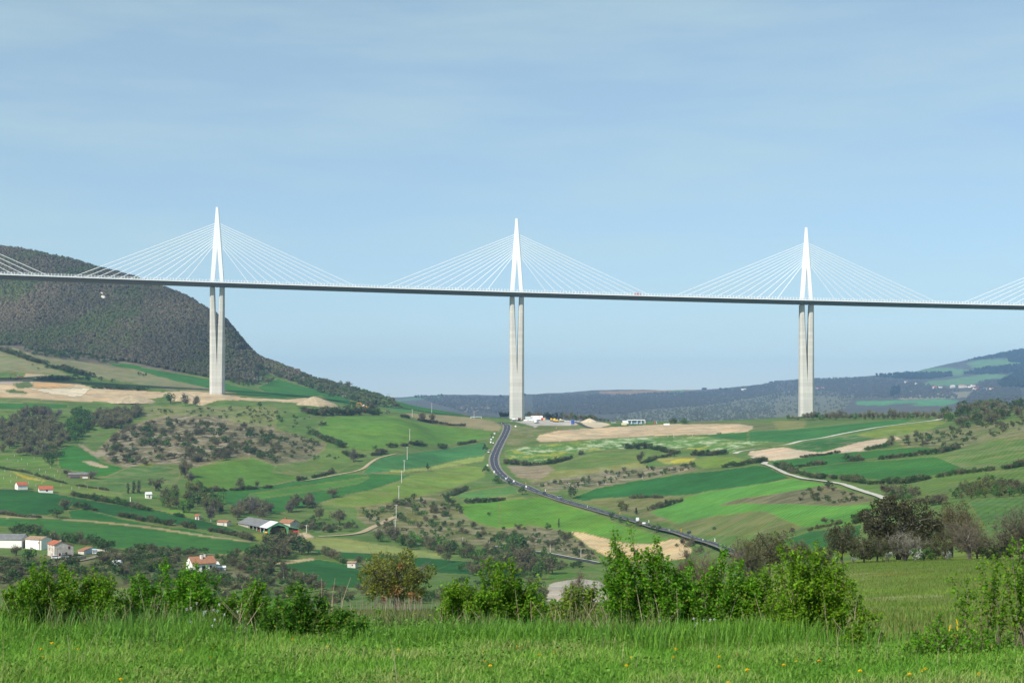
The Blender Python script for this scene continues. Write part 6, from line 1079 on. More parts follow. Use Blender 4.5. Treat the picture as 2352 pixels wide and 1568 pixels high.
wood('mountain_scrub', tail, 3.6, lambda P3, rg: np.where(rg.random((len(P3), 1)) > .45, np.array((.058, .095, .032)), np.where(rg.random((len(P3), 1)) > .4, np.array((.11, .10, .06)), np.array((.085, .125, .04)))), 1500, 2700, 1.5)
wood('mountain_forest', pts, 6.4, mcol, 1750, 2700, 1.25)
for i, (u, v) in enumerate(M1([(578, 700), (672, 720), (680, 745), (705, 752)])):
    p = spot(u, v, 1750, 2700); s = p[1] / F; b = MB(); rr = [5, 6, 7, 4][i] * s; rg = np.random.default_rng(i); rings = []
    for z, k in ((-.6, 1.0), (.3, 1.05), (.9, .8), (1.3, .45)): rings.append([(rr * k * math.cos(a) * rg.uniform(.7, 1.3), rr * .5 * k * math.sin(a) * rg.uniform(.7, 1.2), rr * z * 1.25) for a in np.arange(9) * 2 * math.pi / 9])
    o = b.loft(rings).obj('rock', M['wall_stone']); o.location = p; tag(o, ['small pale crag left on the wooded mountain', 'large white crag on the wooded mountain', 'lower part of the white crag on the mountain', 'small white rock right of the large crag'][i], 'rock')
fp_ = []
for q in WOODS: fp_ += sample(q, int(260 + .05 * abs(np.cross(q - q[0], np.roll(q, -1, 0) - q[0]).sum())))
wood('far_conifer_woods', fp_, 15, lambda P3, rg: np.array((.030, .046, .032)) * rg.uniform(.8, 1.2, (len(P3), 1)), 2760, 13400, .7)
fp2 = sample(M3([(630,1240),(970,1250),(970,1340),(630,1400)]), 420) + sample(KW([(0,430),(400,430),(800,405),(1350,400),(1700,370),(2352,270),(2352,420),(1700,540),(1300,590),(700,620),(300,690),(-900,690),(-900,440)]), 4600) + sample(M2([(560,1370),(780,1375),(1000,1385),(1220,1380),(1220,1500),(900,1480)]), 700) + sample(M3([(940,1260),(1300,1250),(1700,1300),(1900,1390),(1400,1390),(940,1330)]), 1500) + sample(RW([(-1200,650),(0,660),(700,700),(900,790),(1400,850),(500,910),(-300,960),(-1200,900)]), 1200) + sample(RW([(1650,680),(1950,660),(1950,780),(2300,800),(2300,960),(2050,990),(1400,1060),(1500,900)]), 900)
wood('far_bare_woods', fp2, 7.5, lambda P3, rg: np.where(rg.random((len(P3), 1)) > .35, np.array((.090, .090, .074)), np.array((.080, .092, .066))) * rg.uniform(.8, 1.2, (len(P3), 1)), 2760, 13400, 1.1)
fp3 = sample(KW([(200,725),(700,640),(1300,610),(1700,560),(2352,440),(2352,790),(1000,800),(200,790)]), 900) + sample(M3([(0,1405),(500,1375),(840,1340),(1200,1365),(1100,1480),(0,1530)]), 500)
wood('far_scrub', fp3, 6, lambda P3, rg: np.array((.095, .108, .066)) * rg.uniform(.85, 1.15, (len(P3), 1)), 2760, 13400, 1.2)
sk = [(u, v) for u, v in M2([(600,1383),(640,1386),(750,1372),(770,1374),(1160,1380),(1320,1370)])] + [(u, v) for u, v in KW([(1380,352),(1400,350),(1420,352),(1620,360),(1690,358),(1710,356)])]
wood('far_ridge_trees', [(u, v + 1.5) for u, v in sk for _ in range(3)], 12, lambda P3, rg: np.array((.05, .055, .04)) * rg.uniform(.8, 1.2, (len(P3), 1)), 4000, 13400, 1.2)

# ------------------------------------------------------------------ trees at the end of the meadow
def bare_crown(seed, w, tip=(.17, .145, .10), buds=None, nb=(6, 5, 5, 6)):
    """a leafless crown that forks again and again; height 1, width w"""
    rg = np.random.default_rng(seed); b = MB(); tw = []
    def grow(p, d, L_, r, lv):
        bend = rg.normal(0, .12, 3); q = [p + d * L_ * t + bend * L_ * t * t + np.array((0, 0, .10 * L_ * t * t)) for t in (0, .5, 1.0)]
        if lv < 3: b.tube(q, [r, r * .8, r * .5], 5 if lv == 0 else 3, 0, np.array((.20, .175, .14)) * rg.uniform(.7, 1.25), cap=False)
        else: tw.append((q[0], q[2], r))
        if lv >= 4: return
        for i in range(nb[lv]):
            t = rg.uniform(.25 if lv else .18, 1.0); s0 = p + d * L_ * t + bend * L_ * t * t; e = rg.normal(size=3); e -= d * (e @ d); e /= np.linalg.norm(e) + 1e-9
            n = d * rg.uniform(.35, .9) + e * rg.uniform(.5, 1.0); n[2] += .12; n[:2] *= (w if lv == 0 else 1.0) ** .5; n /= np.linalg.norm(n)
            grow(s0, n, L_ * rg.uniform(.45, .78), r * .5, lv + 1)
    for i in range(3): grow(np.array((rg.normal(0, .03), rg.normal(0, .03), -.03)), np.array((rg.normal(0, .3) * w, rg.normal(0, .3) * w, 1.0)) / 1.1, rg.uniform(.38, .5), .022, 0)
    a0 = np.array([t[0] for t in tw]); a1 = np.array([t[1] for t in tw]); m = len(tw); sd = np.cross(a1 - a0, rg.normal(size=(m, 3))); sd /= np.linalg.norm(sd, axis=1)[:, None] + 1e-9; wd = .0022
    v = np.stack([a0 - sd * wd, a0 + sd * wd, a1 + sd * wd * .4, a1 - sd * wd * .4], 1).reshape(-1, 3); b.add(v, np.arange(4 * m).reshape(m, 4), 0, np.repeat(np.array(tip) * rg.uniform(.65, 1.3, (m, 1)), 4, 0))
    if buds is not None:
        c = a1[rg.random(m) < buds[1]]; b.add(*leaf_cards(c, .011, rg, np.tile(buds[0], (len(c), 1)))[:2], 0, np.repeat(np.tile(buds[0], (len(c), 1)) * rg.uniform(.7, 1.3, (len(c), 1)), 4, 0))
    hh = np.concatenate(b.v)[:, 2].max(); ww = np.percentile(np.abs(np.concatenate(b.v)[:, :2]), 97) * 2
    for i in range(len(b.v)): b.v[i] = (b.v[i] * np.array((w / ww, w / ww, 1 / hh))).astype(np.float32)
    return b
def bare_tree(label, uc, base, top, wpx, seed, yr, tip=(.17, .145, .10), buds=None, name='tree'):
    p = np.array(((uc - 1176) / F * yr, yr, ground((uc - 1176) / F * yr, yr))); foot = HV + (EYE - p[2]) * F / yr; h = (foot - top) * yr / F
    t = thing(name, label, 'tree', tuple(p), seed * .7); t.scale = (h, h, h); b = bare_crown(seed, wpx * yr / F / h, tip, buds); b.obj('crown', M['leaf'], t)
    trunk(seed, 2, .026, .4, .2).obj('trunk', M['bark'], t); return t
def hitree(label, uc, base, top, wpx, st, n, leaf, seed, cols=None, pale=False, yr=None, limbs=9, name='tree', tw=1.0, z0=None, flecks=None):
    old = dict(STY[st]);
    if cols: STY[st]['cols'] = cols
    if z0 is not None: STY[st]['z0'] = z0
    p = spot(uc, base) if yr is None else np.array(((uc - 1176) / F * yr, yr, ground((uc - 1176) / F * yr, yr)))
    foot = HV + (EYE - p[2]) * F / p[1]; h = (foot - top) * p[1] / F; w = wpx * p[1] / F
    STY[st]['w'] = w / h; b = crown(st, seed, n, leaf / h, hi=2.3 if n > 2000 else 1.0 + tw * .5); STY[st].clear(); STY[st].update(old)
    if flecks:
        rg = np.random.default_rng(seed + 5); v = np.concatenate(b.v)[::4]; v = v[rg.random(len(v)) < flecks[1]]
        b.add(*leaf_cards(v + rg.normal(0, .01, v.shape), leaf / h * 1.1, rg, np.tile(flecks[0], (len(v), 1)))[:2], 0, np.repeat(np.tile(flecks[0], (len(v), 1)) * rg.uniform(.7, 1.2, (len(v), 1)), 4, 0))
    t = thing(name, label, 'tree', tuple(p), 0.3 * seed); t.scale = (h, h, h); b.obj('crown', M['leaf'], t); trunk(seed, limbs, .03 * min(1, w / h), .62, .42 * w / h).obj('trunk', M['pale_bark' if pale else 'bark'], t); return t
oak = hitree('small olive-green oak with rusty leaf clumps at the end of the meadow', 908, 1402, 1255, 222, 'olive', 6800, .055, 3, [(.200, .225, .030), (.165, .200, .028), (.225, .230, .040), (.15, .165, .036)], yr=62, limbs=12, z0=.02, tw=.35)
b = MB(); rg = np.random.default_rng(3)
for cx, cy, cz, r, n in ((.05, -.45, .36, .08, 90), (.30, -.45, .30, .06, 45), (-.15, -.42, .22, .05, 24), (.12, -.35, .74, .04, 24), (.38, -.35, .2, .05, 20)):
    c = np.array((cx, cy, cz)) + rg.normal(size=(n, 3)) * r * .55; col = np.array((.34, .17, .075)) * rg.uniform(.6, 1.3, (n, 1)); v, f, cc = leaf_cards(c, .024, rg, col); b.add(v, f, 0, cc)
o = b.obj('dead_leaves', M['leaf'], oak); o.rotation_euler = (0, 0, -oak.rotation_euler[2])
for a_ in [('olive-brown broad bush tree right behind the tall middle shrub', 1765, 1325, 1205, 175, 'olive', 4600, .11, 5, [(.105, .10, .04), (.12, .105, .05), (.09, .095, .035)], False, 150),
           ('slender olive oak left of the ivy-covered oak', 1935, 1300, 1190, 120, 'olive', 3200, .11, 6, [(.095, .10, .036), (.11, .11, .04), (.08, .085, .034)], False, 160),
           ('small olive bush tree between two oaks at the meadow end', 1835, 1310, 1228, 60, 'olive', 1400, .10, 7, None, False, 160),
           ('brown half-bare tree right of the ivy-covered oak', 2185, 1292, 1146, 190, 'olive', 6500, .11, 9, [(.12, .10, .042), (.14, .115, .055), (.095, .09, .036)], False, 185),
           ('round dark green bush at the right end of the meadow', 2292, 1292, 1246, 95, 'green', 1800, .10, 13, [(.05, .075, .022), (.06, .09, .026)], False, 150),
           ('low green bush in front of the meadow-end trees', 2122, 1294, 1255, 80, 'green', 1300, .10, 14, None, False, 152),
           ('olive bush at the foot of the slender oak', 1985, 1300, 1232, 110, 'olive', 2600, .10, 15, [(.075, .085, .03), (.09, .09, .035)], False, 153)]:
    hitree(*a_[:9], cols=a_[9], pale=a_[10], yr=a_[11], limbs=14 if a_[5] in ('grey', 'brown') else 8, tw=1.6 if a_[5] in ('grey', 'brown') else .8, name='tree' if 'bush' not in a_[0] or 'tree' in a_[0] else 'bush')
BUD = ((.13, .14, .045), .55)
bare_tree('leafless pale-limbed tree in front of the ivy-covered oak', 2077, 1292, 1200, 96, 10, 158, (.30, .27, .21))
bare_tree('wide leafless brown tree right in the meadow-end group', 2228, 1288, 1178, 105, 11, 162, buds=((.12, .11, .05), .4))
bare_tree('leafless brown tree at the right picture edge', 2352, 1298, 1142, 120, 12, 150, buds=((.12, .10, .06), .3))
bare_tree('leafless reddish bush left of the broad olive bush tree', 1572, 1400, 1226, 80, 16, 78, (.22, .15, .11), name='bush')
bare_tree('second leafless reddish bush left of the broad olive bush tree', 1645, 1400, 1245, 85, 17, 82, (.22, .15, .11), name='bush')
bare_tree('small leafless bush behind the yellow-leaved shrub', 1318, 1400, 1300, 55, 18, 75, (.20, .15, .11), name='bush')
bare_tree('half-bare tree with fresh buds beside the broad olive bush tree', 1720, 1325, 1222, 95, 19, 140, buds=((.15, .15, .04), .9))
for i, (uc, base, top, w_, n, cl, yr) in enumerate([(2245, 1292, 1215, 120, 2400, [(.10, .105, .04), (.12, .11, .05)], 166), (2150, 1292, 1228, 110, 2200, [(.085, .095, .035), (.10, .10, .04)], 160), (2015, 1296, 1222, 100, 2200, [(.08, .10, .032), (.105, .11, .04)], 157), (1885, 1305, 1248, 70, 1300, [(.12, .12, .045), (.10, .11, .04)], 158), (2320, 1292, 1235, 100, 1600, [(.09, .085, .05), (.11, .10, .055)], 158)]):
    hitree(['olive thicket under the half-bare brown tree', 'olive thicket right behind the pale-limbed tree', 'green thicket at the left foot of the ivy-covered oak', 'olive thicket left of the slender oak', 'brownish thicket beside the round dark bush'][i], uc, base, top, w_, 'olive', n, .10, 40 + i, cl, False, yr, limbs=6, tw=.9, z0=0.0, name='bush')
hitree('big dark ivy-covered oak with pale flecks among the meadow-end trees', 2062, 1292, 1130, 235, 'dark', 11000, .16, 8, [(.066, .062, .024), (.084, .076, .032), (.050, .050, .020)], yr=172, limbs=10, z0=.0, tw=0, flecks=((.20, .17, .11), .12))
for i, (u, v, tp) in enumerate([(2040, 1290, 1262), (2105, 1290, 1258), (2175, 1288, 1262), (1960, 1300, 1280)]):
    tree(['pale flowering bush under the ivy-covered oak', 'pale flowering bush under the leafless pale-limbed tree', 'pinkish flowering bush under the wide leafless tree', 'pale flowering bush at the foot of the slender oak'][i], (u, v), tp, 'blossom', 1.0, name='bush', loc=((u - 1176) / F * 150, 150, ground((u - 1176) / F * 150, 150)))

# ------------------------------------------------------------------ shrubs on the rim of the meadow
def shrub(label, pts, y, seed, dens=1.0, cols=((.110, .270, .009), (.145, .315, .012), (.078, .200, .008)), leaf=.0125, stems=1.5, dry=0.0, bare=.15, depth=.34, lean=0.0, name='shrub'):
    """stems from a common foot, each with side branches, small leaves along all of them"""
    y = y * .86 if y < 14 else y; k_ = leaf / .0125; rg = np.random.default_rng(seed); P_ = np.asarray(pts); u0, u1 = P_[:, 0].min(), P_[:, 0].max(); uc = (u0 + u1) / 2; x0 = (uc - 1176) / F * y; zg = ground(x0, y); m = y / F
    foot = HV + (EYE - zg) / m; W_ = (u1 - u0) * m; t = thing(name, label, 'shrub', (x0, y, zg))
    prof_ = lambda u: np.maximum((foot - np.interp(u, P_[:, 0], P_[:, 1])) * m, .06)
    ns = int(max(6, W_ / k_ * 46 * stems)); sb = MB(); C = []; paths = []
    tips = [(u, float(prof_(u))) for u, v in P_[1:-1]]; tt = np.linspace(0, 1, 7)[:, None]
    for i in range(ns):
        u = rg.uniform(u0, u1); hh = float(prof_(u)) * rg.uniform(.45, .95)
        if i < len(tips): u, hh = tips[i]
        tx = (u - uc) * m; ty = rg.normal(0, depth * min(W_, .9) * .45); sp = rg.normal(0, .10) * k_
        bx = tx * rg.uniform(.55, .95) - lean * hh + sp; by = ty * .6
        q = np.array([(bx, by, -.03), (bx * .5 + tx * .5 - sp * .5, by * .6 + ty * .4, hh * .5), (tx, ty, hh)])
        path = (1 - tt) ** 2 * q[0] + 2 * (1 - tt) * tt * q[1] + tt ** 2 * q[2]; path[1:-1] += rg.normal(0, .008 * k_, (5, 3)); paths.append((path, bare, .0055 * k_, hh))
        for j in range(rg.integers(3, 8)):
            f = rg.uniform(.22, .9); p0 = np.array([np.interp(f, tt[:, 0], path[:, k]) for k in range(3)]); L_ = rg.uniform(.05, .22) * (1.1 - f * .75) * k_ * min(1, hh / .35)
            d = np.array((rg.normal(0, .8), rg.normal(0, .6), rg.uniform(.1, 1.0))); d /= np.linalg.norm(d); br = p0 + tt * d * L_ + tt ** 2 * np.array((0, 0, .25 * L_)); paths.append((br, 0.1, .0022 * k_, L_))
    for path, ba, r0, ln in paths:
        sb.tube(path, np.linspace(r0, r0 * .3, 7) * rg.uniform(.7, 1.2), 4 if r0 > .003 else 3, 0, np.array((.17, .13, .09)) * rg.uniform(.6, 1.3), cap=False)
        nl = int(ln / k_ * 430 * dens * rg.uniform(.6, 1.3)); f = ba + (1 - ba) * rg.random(nl)
        C.append(np.stack([np.interp(f, tt[:, 0], path[:, k]) for k in range(3)], 1) + rg.normal(0, .015 * k_, (nl, 3)))
    C = np.concatenate(C); C = C[C[:, 2] > .0]; n = len(C); cl = np.array(cols)
    col = cl[rg.integers(0, len(cl), n)] * rg.uniform(.65, 1.35, (n, 1)); yel = rg.random(n) < .06; col[yel] = (.22, .26, .03)
    a = rg.normal(size=(n, 3)); a[:, 2] = a[:, 2] * .6 + .35; a /= np.linalg.norm(a, axis=1)[:, None]; bb = np.cross(a, rg.normal(size=(n, 3))); bb /= np.linalg.norm(bb, axis=1)[:, None]; nn = np.cross(a, bb)
    s = (leaf * rg.uniform(.55, 1.35, n))[:, None]
    v = np.stack([C - a * s, C + bb * s * .52 + nn * s * .18 - a * s * .05, C + a * s * 1.0, C - bb * s * .52 + nn * s * .18 - a * s * .05], 1).reshape(-1, 3); k = np.arange(n) * 4
    lb = MB(); lb.add(v, np.concatenate([np.stack([k, k + 1, k + 2], 1), np.stack([k, k + 2, k + 3], 1)]), 0, np.repeat(col, 4, 0)); lb.obj('leaves', M['near_leaf'], t)
    for i in range(int(dry)):
        bx = rg.uniform(-W_ / 2, W_ / 2) * .85; L_ = rg.uniform(.12, .42); d = np.array((rg.normal(0, .5), rg.normal(0, .3), 1)); d /= np.linalg.norm(d)
        sb.tube([(bx, -.12 + rg.normal(0, .06), -.02), np.array((bx, -.12, 0)) + d * L_], [.003, .001], 3, 0, (.36, .29, .20), cap=False)
    sb.obj('stems', M['stemcol'], t); return t
m_, N_, L_, Pb = new_mat('twig'); a_ = N_.new('ShaderNodeAttribute'); a_.attribute_name = 'col'; L_.new(a_.outputs['Color'], Pb.inputs['Base Color']); Pb.inputs['Roughness'].default_value = .9; M['stemcol'] = m_
shrub('wide dense leafy shrub at the lower left of the meadow rim', G1([(-40,700),(20,690),(100,640),(180,570),(250,480),(290,390),(340,420),(400,490),(470,445),(560,490),(650,515),(750,480),(850,545),(950,570),(1040,640)]), 12.6, 1, 1.25, dry=16)
shrub('leafy shrub with dry stems in front of the brown-roofed house', G1([(1040,660),(1150,525),(1250,510),(1340,550),(1390,395),(1440,470),(1500,530),(1560,445),(1700,400),(1760,490),(1850,550),(1930,630)]), 13.0, 2, 1.15, dry=60)
shrub('upright shrub with one reddish stem right of the dry-stemmed shrub', np.concatenate([G1([(1900,700),(2000,690),(2100,610),(2200,575),(2300,625)]), G2([(40,590),(100,620),(170,700)])]), 12.6, 3, 1.1, dry=10)
shrub('low dark rounded shrub left of the meadow gap', G2([(110,790),(180,745),(250,720),(330,620),(420,610),(480,690),(600,745),(750,800),(850,830),(950,850),(1000,940)]), 11.6, 4, 1.4, cols=((.078, .205, .014), (.10, .235, .016), (.058, .155, .012)))
shrub('young leafy shrub right of the olive oak', G2([(1590,720),(1680,625),(1750,560),(1850,560),(1930,630),(1990,740)]), 13.2, 6, .95, dry=8)
shrub('tall-tipped leafy shrub left of the pale gravel patch', np.concatenate([G2([(1930,570),(1990,435),(2040,385),(2100,420),(2140,400),(2240,400),(2280,520)]), G3([(0,400),(100,410),(130,560),(250,540),(330,560),(410,660)])]), 13.0, 7, 1.0, dry=10)
shrub('thin yellowish shrub in front of the pale gravel patch', G3([(430,740),(560,630),(620,550),(700,610),(800,560),(860,660)]), 12.8, 8, .75, cols=((.15, .26, .022), (.18, .29, .03), (.11, .21, .02)), dry=10)
shrub('tallest shrub of the rim with several long shoots', G3([(810,520),(850,370),(920,330),(960,140),(1010,300),(1060,330),(1110,100),(1150,300),(1200,330),(1260,300),(1320,205),(1350,350),(1430,360),(1500,450),(1560,490)]), 12.2, 9, 1.15, dry=24, lean=-.25)
shrub('bushy shrub right of the tallest one', G3([(1480,500),(1560,470),(1640,420),(1750,480),(1850,420),(1900,270),(1950,390),(2050,400),(2100,490),(2200,560)]), 12.4, 10, 1.15, dry=16)
shrub('lower leafy shrub between two tall shrubs on the right', np.concatenate([G3([(2080,560),(2160,500),(2250,480)]), G4([(-30,470),(60,450),(150,500),(260,500)])]), 12.3, 11, 1.15, dry=12)
shrub('broad upright shrub at the right end of the shrub row', G4([(200,480),(280,285),(350,230),(420,290),(500,310),(560,330),(600,240),(650,320),(750,340),(830,430),(850,560),(900,640),(970,690),(1020,800),(1040,900)]), 11.6, 12, 1.1, dry=14, lean=.06)
shrub('open branching sapling at the right picture edge', G4([(1725,640),(1790,540),(1850,560),(1950,350),(2010,470),(2100,350),(2150,420),(2200,180),(2280,230),(2352,200),(2450,160),(2560,260)]), 10.4, 13, .5, stems=.5, bare=.3, leaf=.0125)
shrub('low spreading shrub left of the right-edge sapling', G4([(1330,1080),(1400,1030),(1450,1010),(1540,1020),(1600,870),(1650,970),(1800,1000),(1900,990),(2060,985),(2080,1050)]), 10.2, 14, .6, stems=1.0, leaf=.0115)
shrub('tiny leafy shrub beside the foot of the right-end shrub', G4([(850,1000),(900,960),(950,970),(1010,1040)]), 10.8, 15, 1.2, leaf=.0115)
shrub('small leafy bush in the meadow gap before the oak', G2([(1040,880),(1090,840),(1150,860),(1180,900)]), 21, 16, .7, leaf=.022)

# ------------------------------------------------------------------ grass
def blades(n, y0, y1, u0, u1, h0, h1, w, cols, seed, dens=None, bend=.5, patch=.3, lean=.8):
    """grass blades: curved tapering strips rooted in the ground"""
    rg = np.random.default_rng(seed); y = np.sqrt(rg.uniform(y0 ** 2, y1 ** 2, n)); u = rg.uniform(u0, u1, n); x = (u - 1176) / F * y
    if dens is not None: k = rg.random(n) < dens(u, y, x); x, y, u = x[k], y[k], u[k]
    n = len(x); g = np.clip((u - US[0]), 0, None); iu = np.clip(np.searchsorted(US, u) - 1, 0, len(US) - 2); ty = np.interp(np.log(y), np.log(YS), np.arange(len(YS))); iy = np.clip(ty.astype(int), 0, len(YS) - 2); fy = ty - iy
    z = EYE - (H[iu, iy] * (1 - fy) + H[iu, iy + 1] * fy)
    pa = noise2(x, y, .55, seed, 3); hh = rg.uniform(h0, h1, n) * np.clip(1 + patch * pa * 1.6 + patch * 1.5 * noise2(x, y * .5, 1.6, seed + 50, 2), .25, 3); hh = hh if not callable(bend) else hh
    a = rg.uniform(0, 2 * math.pi, n); dx, dy = np.cos(a), np.sin(a); be = hh * rg.uniform(.1, 1.0, n) * lean; wx, wy = -dy * w / 2 * rg.uniform(.6, 1.3, n), dx * w / 2
    P0 = np.stack([x, y, z - .01], 1); P1 = P0 + np.stack([dx * be * .35, dy * be * .35, hh * .6], 1); P2 = P0 + np.stack([dx * be, dy * be, hh], 1); Wv = np.stack([wx, wy, 0 * wx], 1)
    v = np.stack([P0 - Wv, P0 + Wv, P1 + Wv * .8, P1 - Wv * .8, P2], 1).reshape(-1, 3); k = np.arange(n) * 5
    cl = np.array(cols); t = np.clip(.5 + pa * .9 + rg.normal(0, .25, n), 0, .999); ci = (t * len(cl)).astype(int); col = cl[ci] * rg.uniform(.75, 1.3, (n, 1))
    b = MB(); b.add(v, np.stack([k, k + 1, k + 2, k + 3], 1), 0, np.repeat(col, 5, 0)); b.f.append((np.stack([k + 3, k + 2, k + 4], 1), 0)); return b
LAWN = [(.115, .255, .022), (.165, .310, .034), (.235, .360, .055), (.130, .275, .026), (.30, .36, .10)]
TALL = [(.070, .205, .018), (.092, .248, .022), (.130, .290, .030), (.086, .222, .032)]
FIELD = [(.095, .175, .024), (.135, .195, .032), (.175, .180, .05), (.112, .185, .026)]
tag(blades(150000, 6.6, 9.9, -350, 2700, .022, .058, .0046, LAWN, 1, lean=1.5).obj('lawn_grass', M['grass']), kind='stuff')
tag(blades(86000, 8.9, 11.6, -350, 2700, .06, .15, .0055, TALL, 2, patch=.55, dens=lambda u, y, x: np.clip(.25 + (y - 8.9) * .9, 0, 1) * np.where((u > 2010) & (u < 2100), .25, 1) * np.where((u > 860) & (u < 990) & (y > 10.2), .3, 1) * np.clip(1.0 + noise2(x, y, .8, 41, 2) * 1.4, .08, 1) * (y < 10.5 + 1.3 * noise2(x, x * 0, 1.1, 44, 3))).obj('tall_grass', M['grass']), kind='stuff')
tag(blades(60000, 11.4, 60, 700, 1800, .06, .16, .014, [(.085, .14, .03), (.12, .155, .04), (.15, .15, .06)], 3).obj('middle_grass', M['grass']), kind='stuff')
tag(blades(105000, 11.6, 165, 1850, 2700, .07, .17, .018, FIELD, 4).obj('right_grass', M['grass']), kind='stuff')
tag(blades(32000, 10.2, 12.4, -350, 2700, .07, .19, .0055, [(.05, .19, .022), (.085, .23, .03), (.13, .24, .05), (.22, .22, .10)], 6, patch=.6, dens=lambda u, y, x: np.clip(.75 + 1.6 * noise2(x, y, .5, 47, 3), 0, 1) * np.where((u > 870) & (u < 1000), .15, 1) * np.where((u > 1960) & (u < 2120), .15, 1)).obj('rim_grass', M['grass']), kind='stuff')
# broad-leaved weeds in low patches, and a few bleached stems
rg = np.random.default_rng(77); n = 30000; y = np.sqrt(rg.uniform(6.7 ** 2, 11.4 ** 2, n)); u = rg.uniform(-350, 2700, n); x = (u - 1176) / F * y; k = noise2(x, y, .45, 61, 3) > .12; x, y, u = x[k], y[k], u[k]
iu = np.clip(np.searchsorted(US, u) - 1, 0, len(US) - 2); iy = np.clip(np.interp(np.log(y), np.log(YS), np.arange(len(YS))).astype(int), 0, len(YS) - 1)
c = np.stack([x, y, EYE - H[iu, iy] + rg.uniform(.012, .06, len(x))], 1); col = np.array((.085, .215, .024)) * rg.uniform(.6, 1.5, (len(x), 1)); v, f, cc = leaf_cards(c, .011, rg, col)
b = MB(); b.add(v, f, 0, cc); tag(b.obj('meadow_weeds', M['grass']), kind='stuff')
tag(blades(900, 7.0, 11.8, -350, 2700, .08, .2, .0035, [(.34, .29, .17), (.42, .36, .22), (.27, .25, .12)], 8, patch=.5, dens=lambda u, y, x: np.clip(.2 + 1.6 * noise2(x, y, .7, 63, 2), 0.03, 1)).obj('bleached_stems', M['grass']), kind='stuff')
# dry stalks around the oak and a few long ones in front of it
b = MB(); rg = np.random.default_rng(9)
for i in range(90):
    u = rg.normal(915, 55); y = rg.uniform(57, 60.5); x = (u - 1176) / F * y; z = ground(x, y); h = rg.uniform(.25, .65); b.tube([(x, y, z - .05), (x + rg.normal(0, .05), y, z + h)], [.016, .006], 4, 0, np.array((.27, .22, .16)) * rg.uniform(.6, 1.2), cap=False)
tag(b.obj('dry_stalks', M['stemcol']), kind='stuff')
for i, (xb, yb, xt, yt, l) in enumerate([(612, 740, 612, 560, 'dry upright stalk left of the meadow gap'), (690, 790, 728, 560, 'green grass stalk leaning beside the dry one'), (760, 740, 862, 550, 'long arching grass stalk before the dark cornfield'), (700, 770, 712, 640, 'short grass stalk among the long ones')]):
    p0, p1 = G2([(xb, yb), (xt, yt)]); y = 12.0; x = (p0[0] - 1176) / F * y; z = ground(x, y); m = y / F; h = (HV - p1[1]) * m + EYE - z
    o = MB().tube([(0, 0, 0), ((p1[0] - p0[0]) * m * .35, 0, h * .6), ((p1[0] - p0[0]) * m, 0, h)], [.0035, .003, .0012], 4).obj('grass_stalk', M['dry']); o.location = (x, y, z); tag(o, l, 'stalk')
# ---- flowers
def flower_mesh(kind):
    b = MB()
    if kind == 'dandelion':
        b.tube([(0, 0, 0), (.004, 0, .95)], [.02, .016], 4, 0, cap=False)
        for r, z, n in ((.16, 1.0, 14), (.10, 1.04, 10), (.05, 1.07, 6)):
            for i in range(n):
                a = i * 2 * math.pi / n + r * 9; c, s = math.cos(a), math.sin(a); b.add([(0, 0, z - .05), (r * c - .03 * s, r * s + .03 * c, z + .01), (1.12 * r * c, 1.12 * r * s, z + .02), (r * c + .03 * s, r * s - .03 * c, z + .01)], [(0, 1, 2, 3)], 1)
        b.prism([(-.05, .9), (.05, .9), (.05, .98), (-.05, .98)], 0, -.05, .05, 1)
    else:
        rg = np.random.default_rng(2); b.tube([(0, 0, 0), (.01, 0, .9)], [.012, .008], 4, 0, cap=False)
        for i in range(9):
            a = rg.uniform(0, 6.28); r = rg.uniform(0, .10); tip = (r * math.cos(a), r * math.sin(a), 1.0 + rg.uniform(-.06, .04)); b.tube([(.01, 0, .86), tip], [.005, .003], 3, 0, cap=False)
            for j in range(6):
                t = j * math.pi / 3; q = np.array(tip); b.add([q, q + np.array((.035 * math.cos(t - .4), .035 * math.sin(t - .4), .012)), q + np.array((.05 * math.cos(t), .05 * math.sin(t), .0)), q + np.array((.035 * math.cos(t + .4), .035 * math.sin(t + .4), .012))], [(0, 1, 2, 3)], 1)
    return b
DM = flower_mesh('dandelion').mesh('dandelion', [M['stem'], M['petal']]); UM = flower_mesh('umbel').mesh('wildflower', [M['stem'], M['umbel']])
def flower(me, name, label, cat, uv, y, h, group, ws=1.0):
    x = (uv[0] - 1176) / F * y; z = EYE - (uv[1] - HV) * y / F; o = link(name, me); o.location = (x, y, z - h); o.scale = (h * ws, h * ws, h); o.rotation_euler = (random.uniform(-.25, .25), random.uniform(-.2, .2), random.uniform(0, 6)); tag(o, label, cat, group)
def ydist(v): return float(np.interp(-(v + 14), [-1600, -1568, -1480, -1454], [7.1, 7.5, 9.3, 11.0]))
for w_, pts in ((G1, [(428,1108),(335,1160),(490,1142),(367,1228),(420,1236),(655,1162),(1020,1420),(1355,1255),(1552,1170),(2047,1132),(1437,1180),(1812,1160),(1812,1232)]), (G2, [(343,1083),(277,1148),(645,1142),(1117,1180),(1248,1168),(1478,1038),(2014,1180),(2008,1264),(2064,1300),(2287,1145)]), (G3, [(348,1214),(466,1194),(575,1033),(380,1068),(1065,1301),(1110,1232),(1493,1162),(1470,1232),(1858,1228),(1858,1311),(2143,1338),(1938,1448),(2032,1208)]), (G4, [(15,1338),(300,1300),(406,1238),(408,1268),(948,1344),(1478,1346),(1512,1332),(1764,1170),(1950,1375),(1384,1375),(600,1264)])):
    for q in w_(pts): flower(DM, 'dandelion', 'yellow dandelion flower in the short foreground grass', 'dandelion', q, ydist(q[1]), .07, 'dandelions in the foreground grass', 1.0)
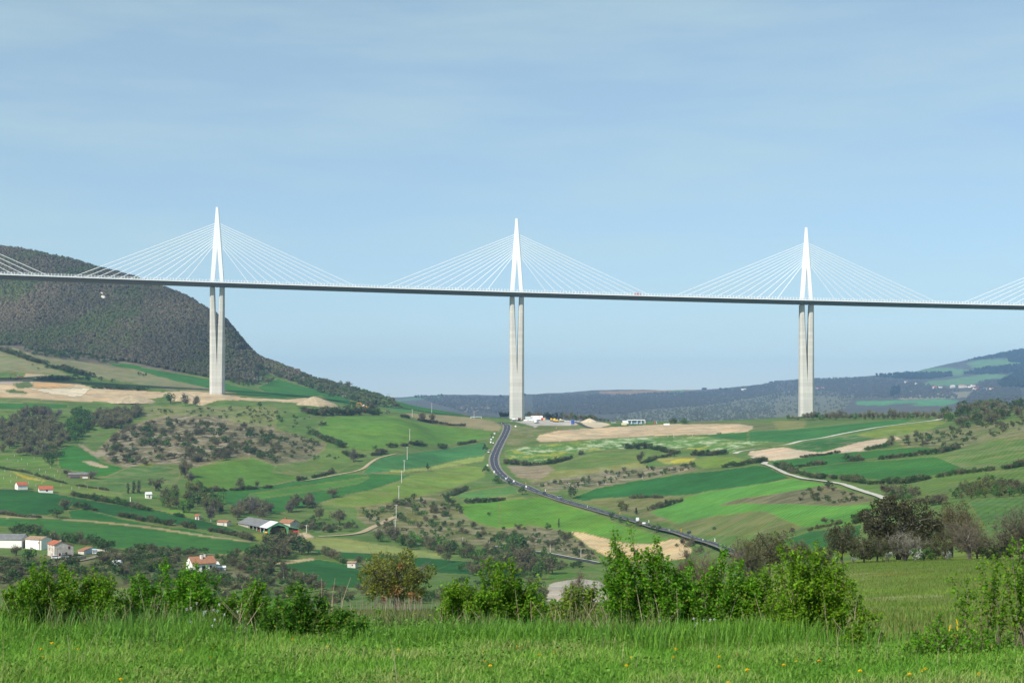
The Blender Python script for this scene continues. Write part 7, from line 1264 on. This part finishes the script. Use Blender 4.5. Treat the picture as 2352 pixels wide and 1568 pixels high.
for w_, pts, g in ((G1, [(1690,775),(1620,810),(1648,808),(1698,835),(1758,848),(1820,830),(1855,845),(1690,925),(1796,958),(1740,870),(1990,845),(1865,765),(1905,862),(1795,900)], 'white wildflower in the patch below the dry-stemmed shrub'), (G3, [(1680,885),(1678,910),(1660,975),(1620,962),(1724,942),(1752,912),(1770,900),(1790,903),(1520,1022),(1532,1088),(1765,1120),(1806,1180),(1385,918),(1560,1030)], 'white wildflower below the shrubs right of the middle')):
    for q in w_(pts): flower(UM, 'wildflower', g, 'flower', q, 9.7, .22, 'white wildflowers under the shrubs' if 'dry' in g else 'white wildflowers right of the middle', .30)
for q in G4([(1850,930),(1810,995),(1670,975),(1790,1055),(1805,1050),(1940,1045),(1745,1095),(1765,1060),(1700,1040),(1835,1120),(1680,1065),(1960,1010)]): flower(DM, 'rapeseed_flower', 'small yellow flower on a long stem in the low right shrub', 'flower', q, 9.2, .22, 'yellow flowers in the low right shrub', .16)
for q in G2([(1120,945),(1150,940),(1230,917),(1160,985),(1130,987),(1260,1020),(1045,1000),(1210,965),(1080,905),(1300,930),(1345,880),(1100,950),(1190,900),(1380,870),(1420,860)]): flower(DM, 'dandelion', 'yellow flower in the meadow gap before the oak', 'flower', q, 24, .10, 'yellow flowers in the meadow gap', 1.3)

# ------------------------------------------------------------------ the air between here and the far hills
hz = MB(); lo = float(ZG.min()) - 3; hi = float(max(ZG.max(), axis(-2)[2] + 90)) + 40
hz.box((0, 6750, (lo + hi) / 2), (36000, 14000, hi - lo))
hm = bpy.data.materials.new('haze'); hm.use_nodes = True; hn = hm.node_tree.nodes; hl = hm.node_tree.links; hn.clear()
ho = hn.new('ShaderNodeOutputMaterial'); pv = hn.new('ShaderNodeVolumePrincipled')
pv.inputs['Color'].default_value = (0.37, 0.63, 1.0, 1); pv.inputs['Density'].default_value = 7.2e-5; pv.inputs['Anisotropy'].default_value = 0.0
hl.new(pv.outputs[0], ho.inputs['Volume'])
tag(hz.obj('haze', hm), kind='stuff')
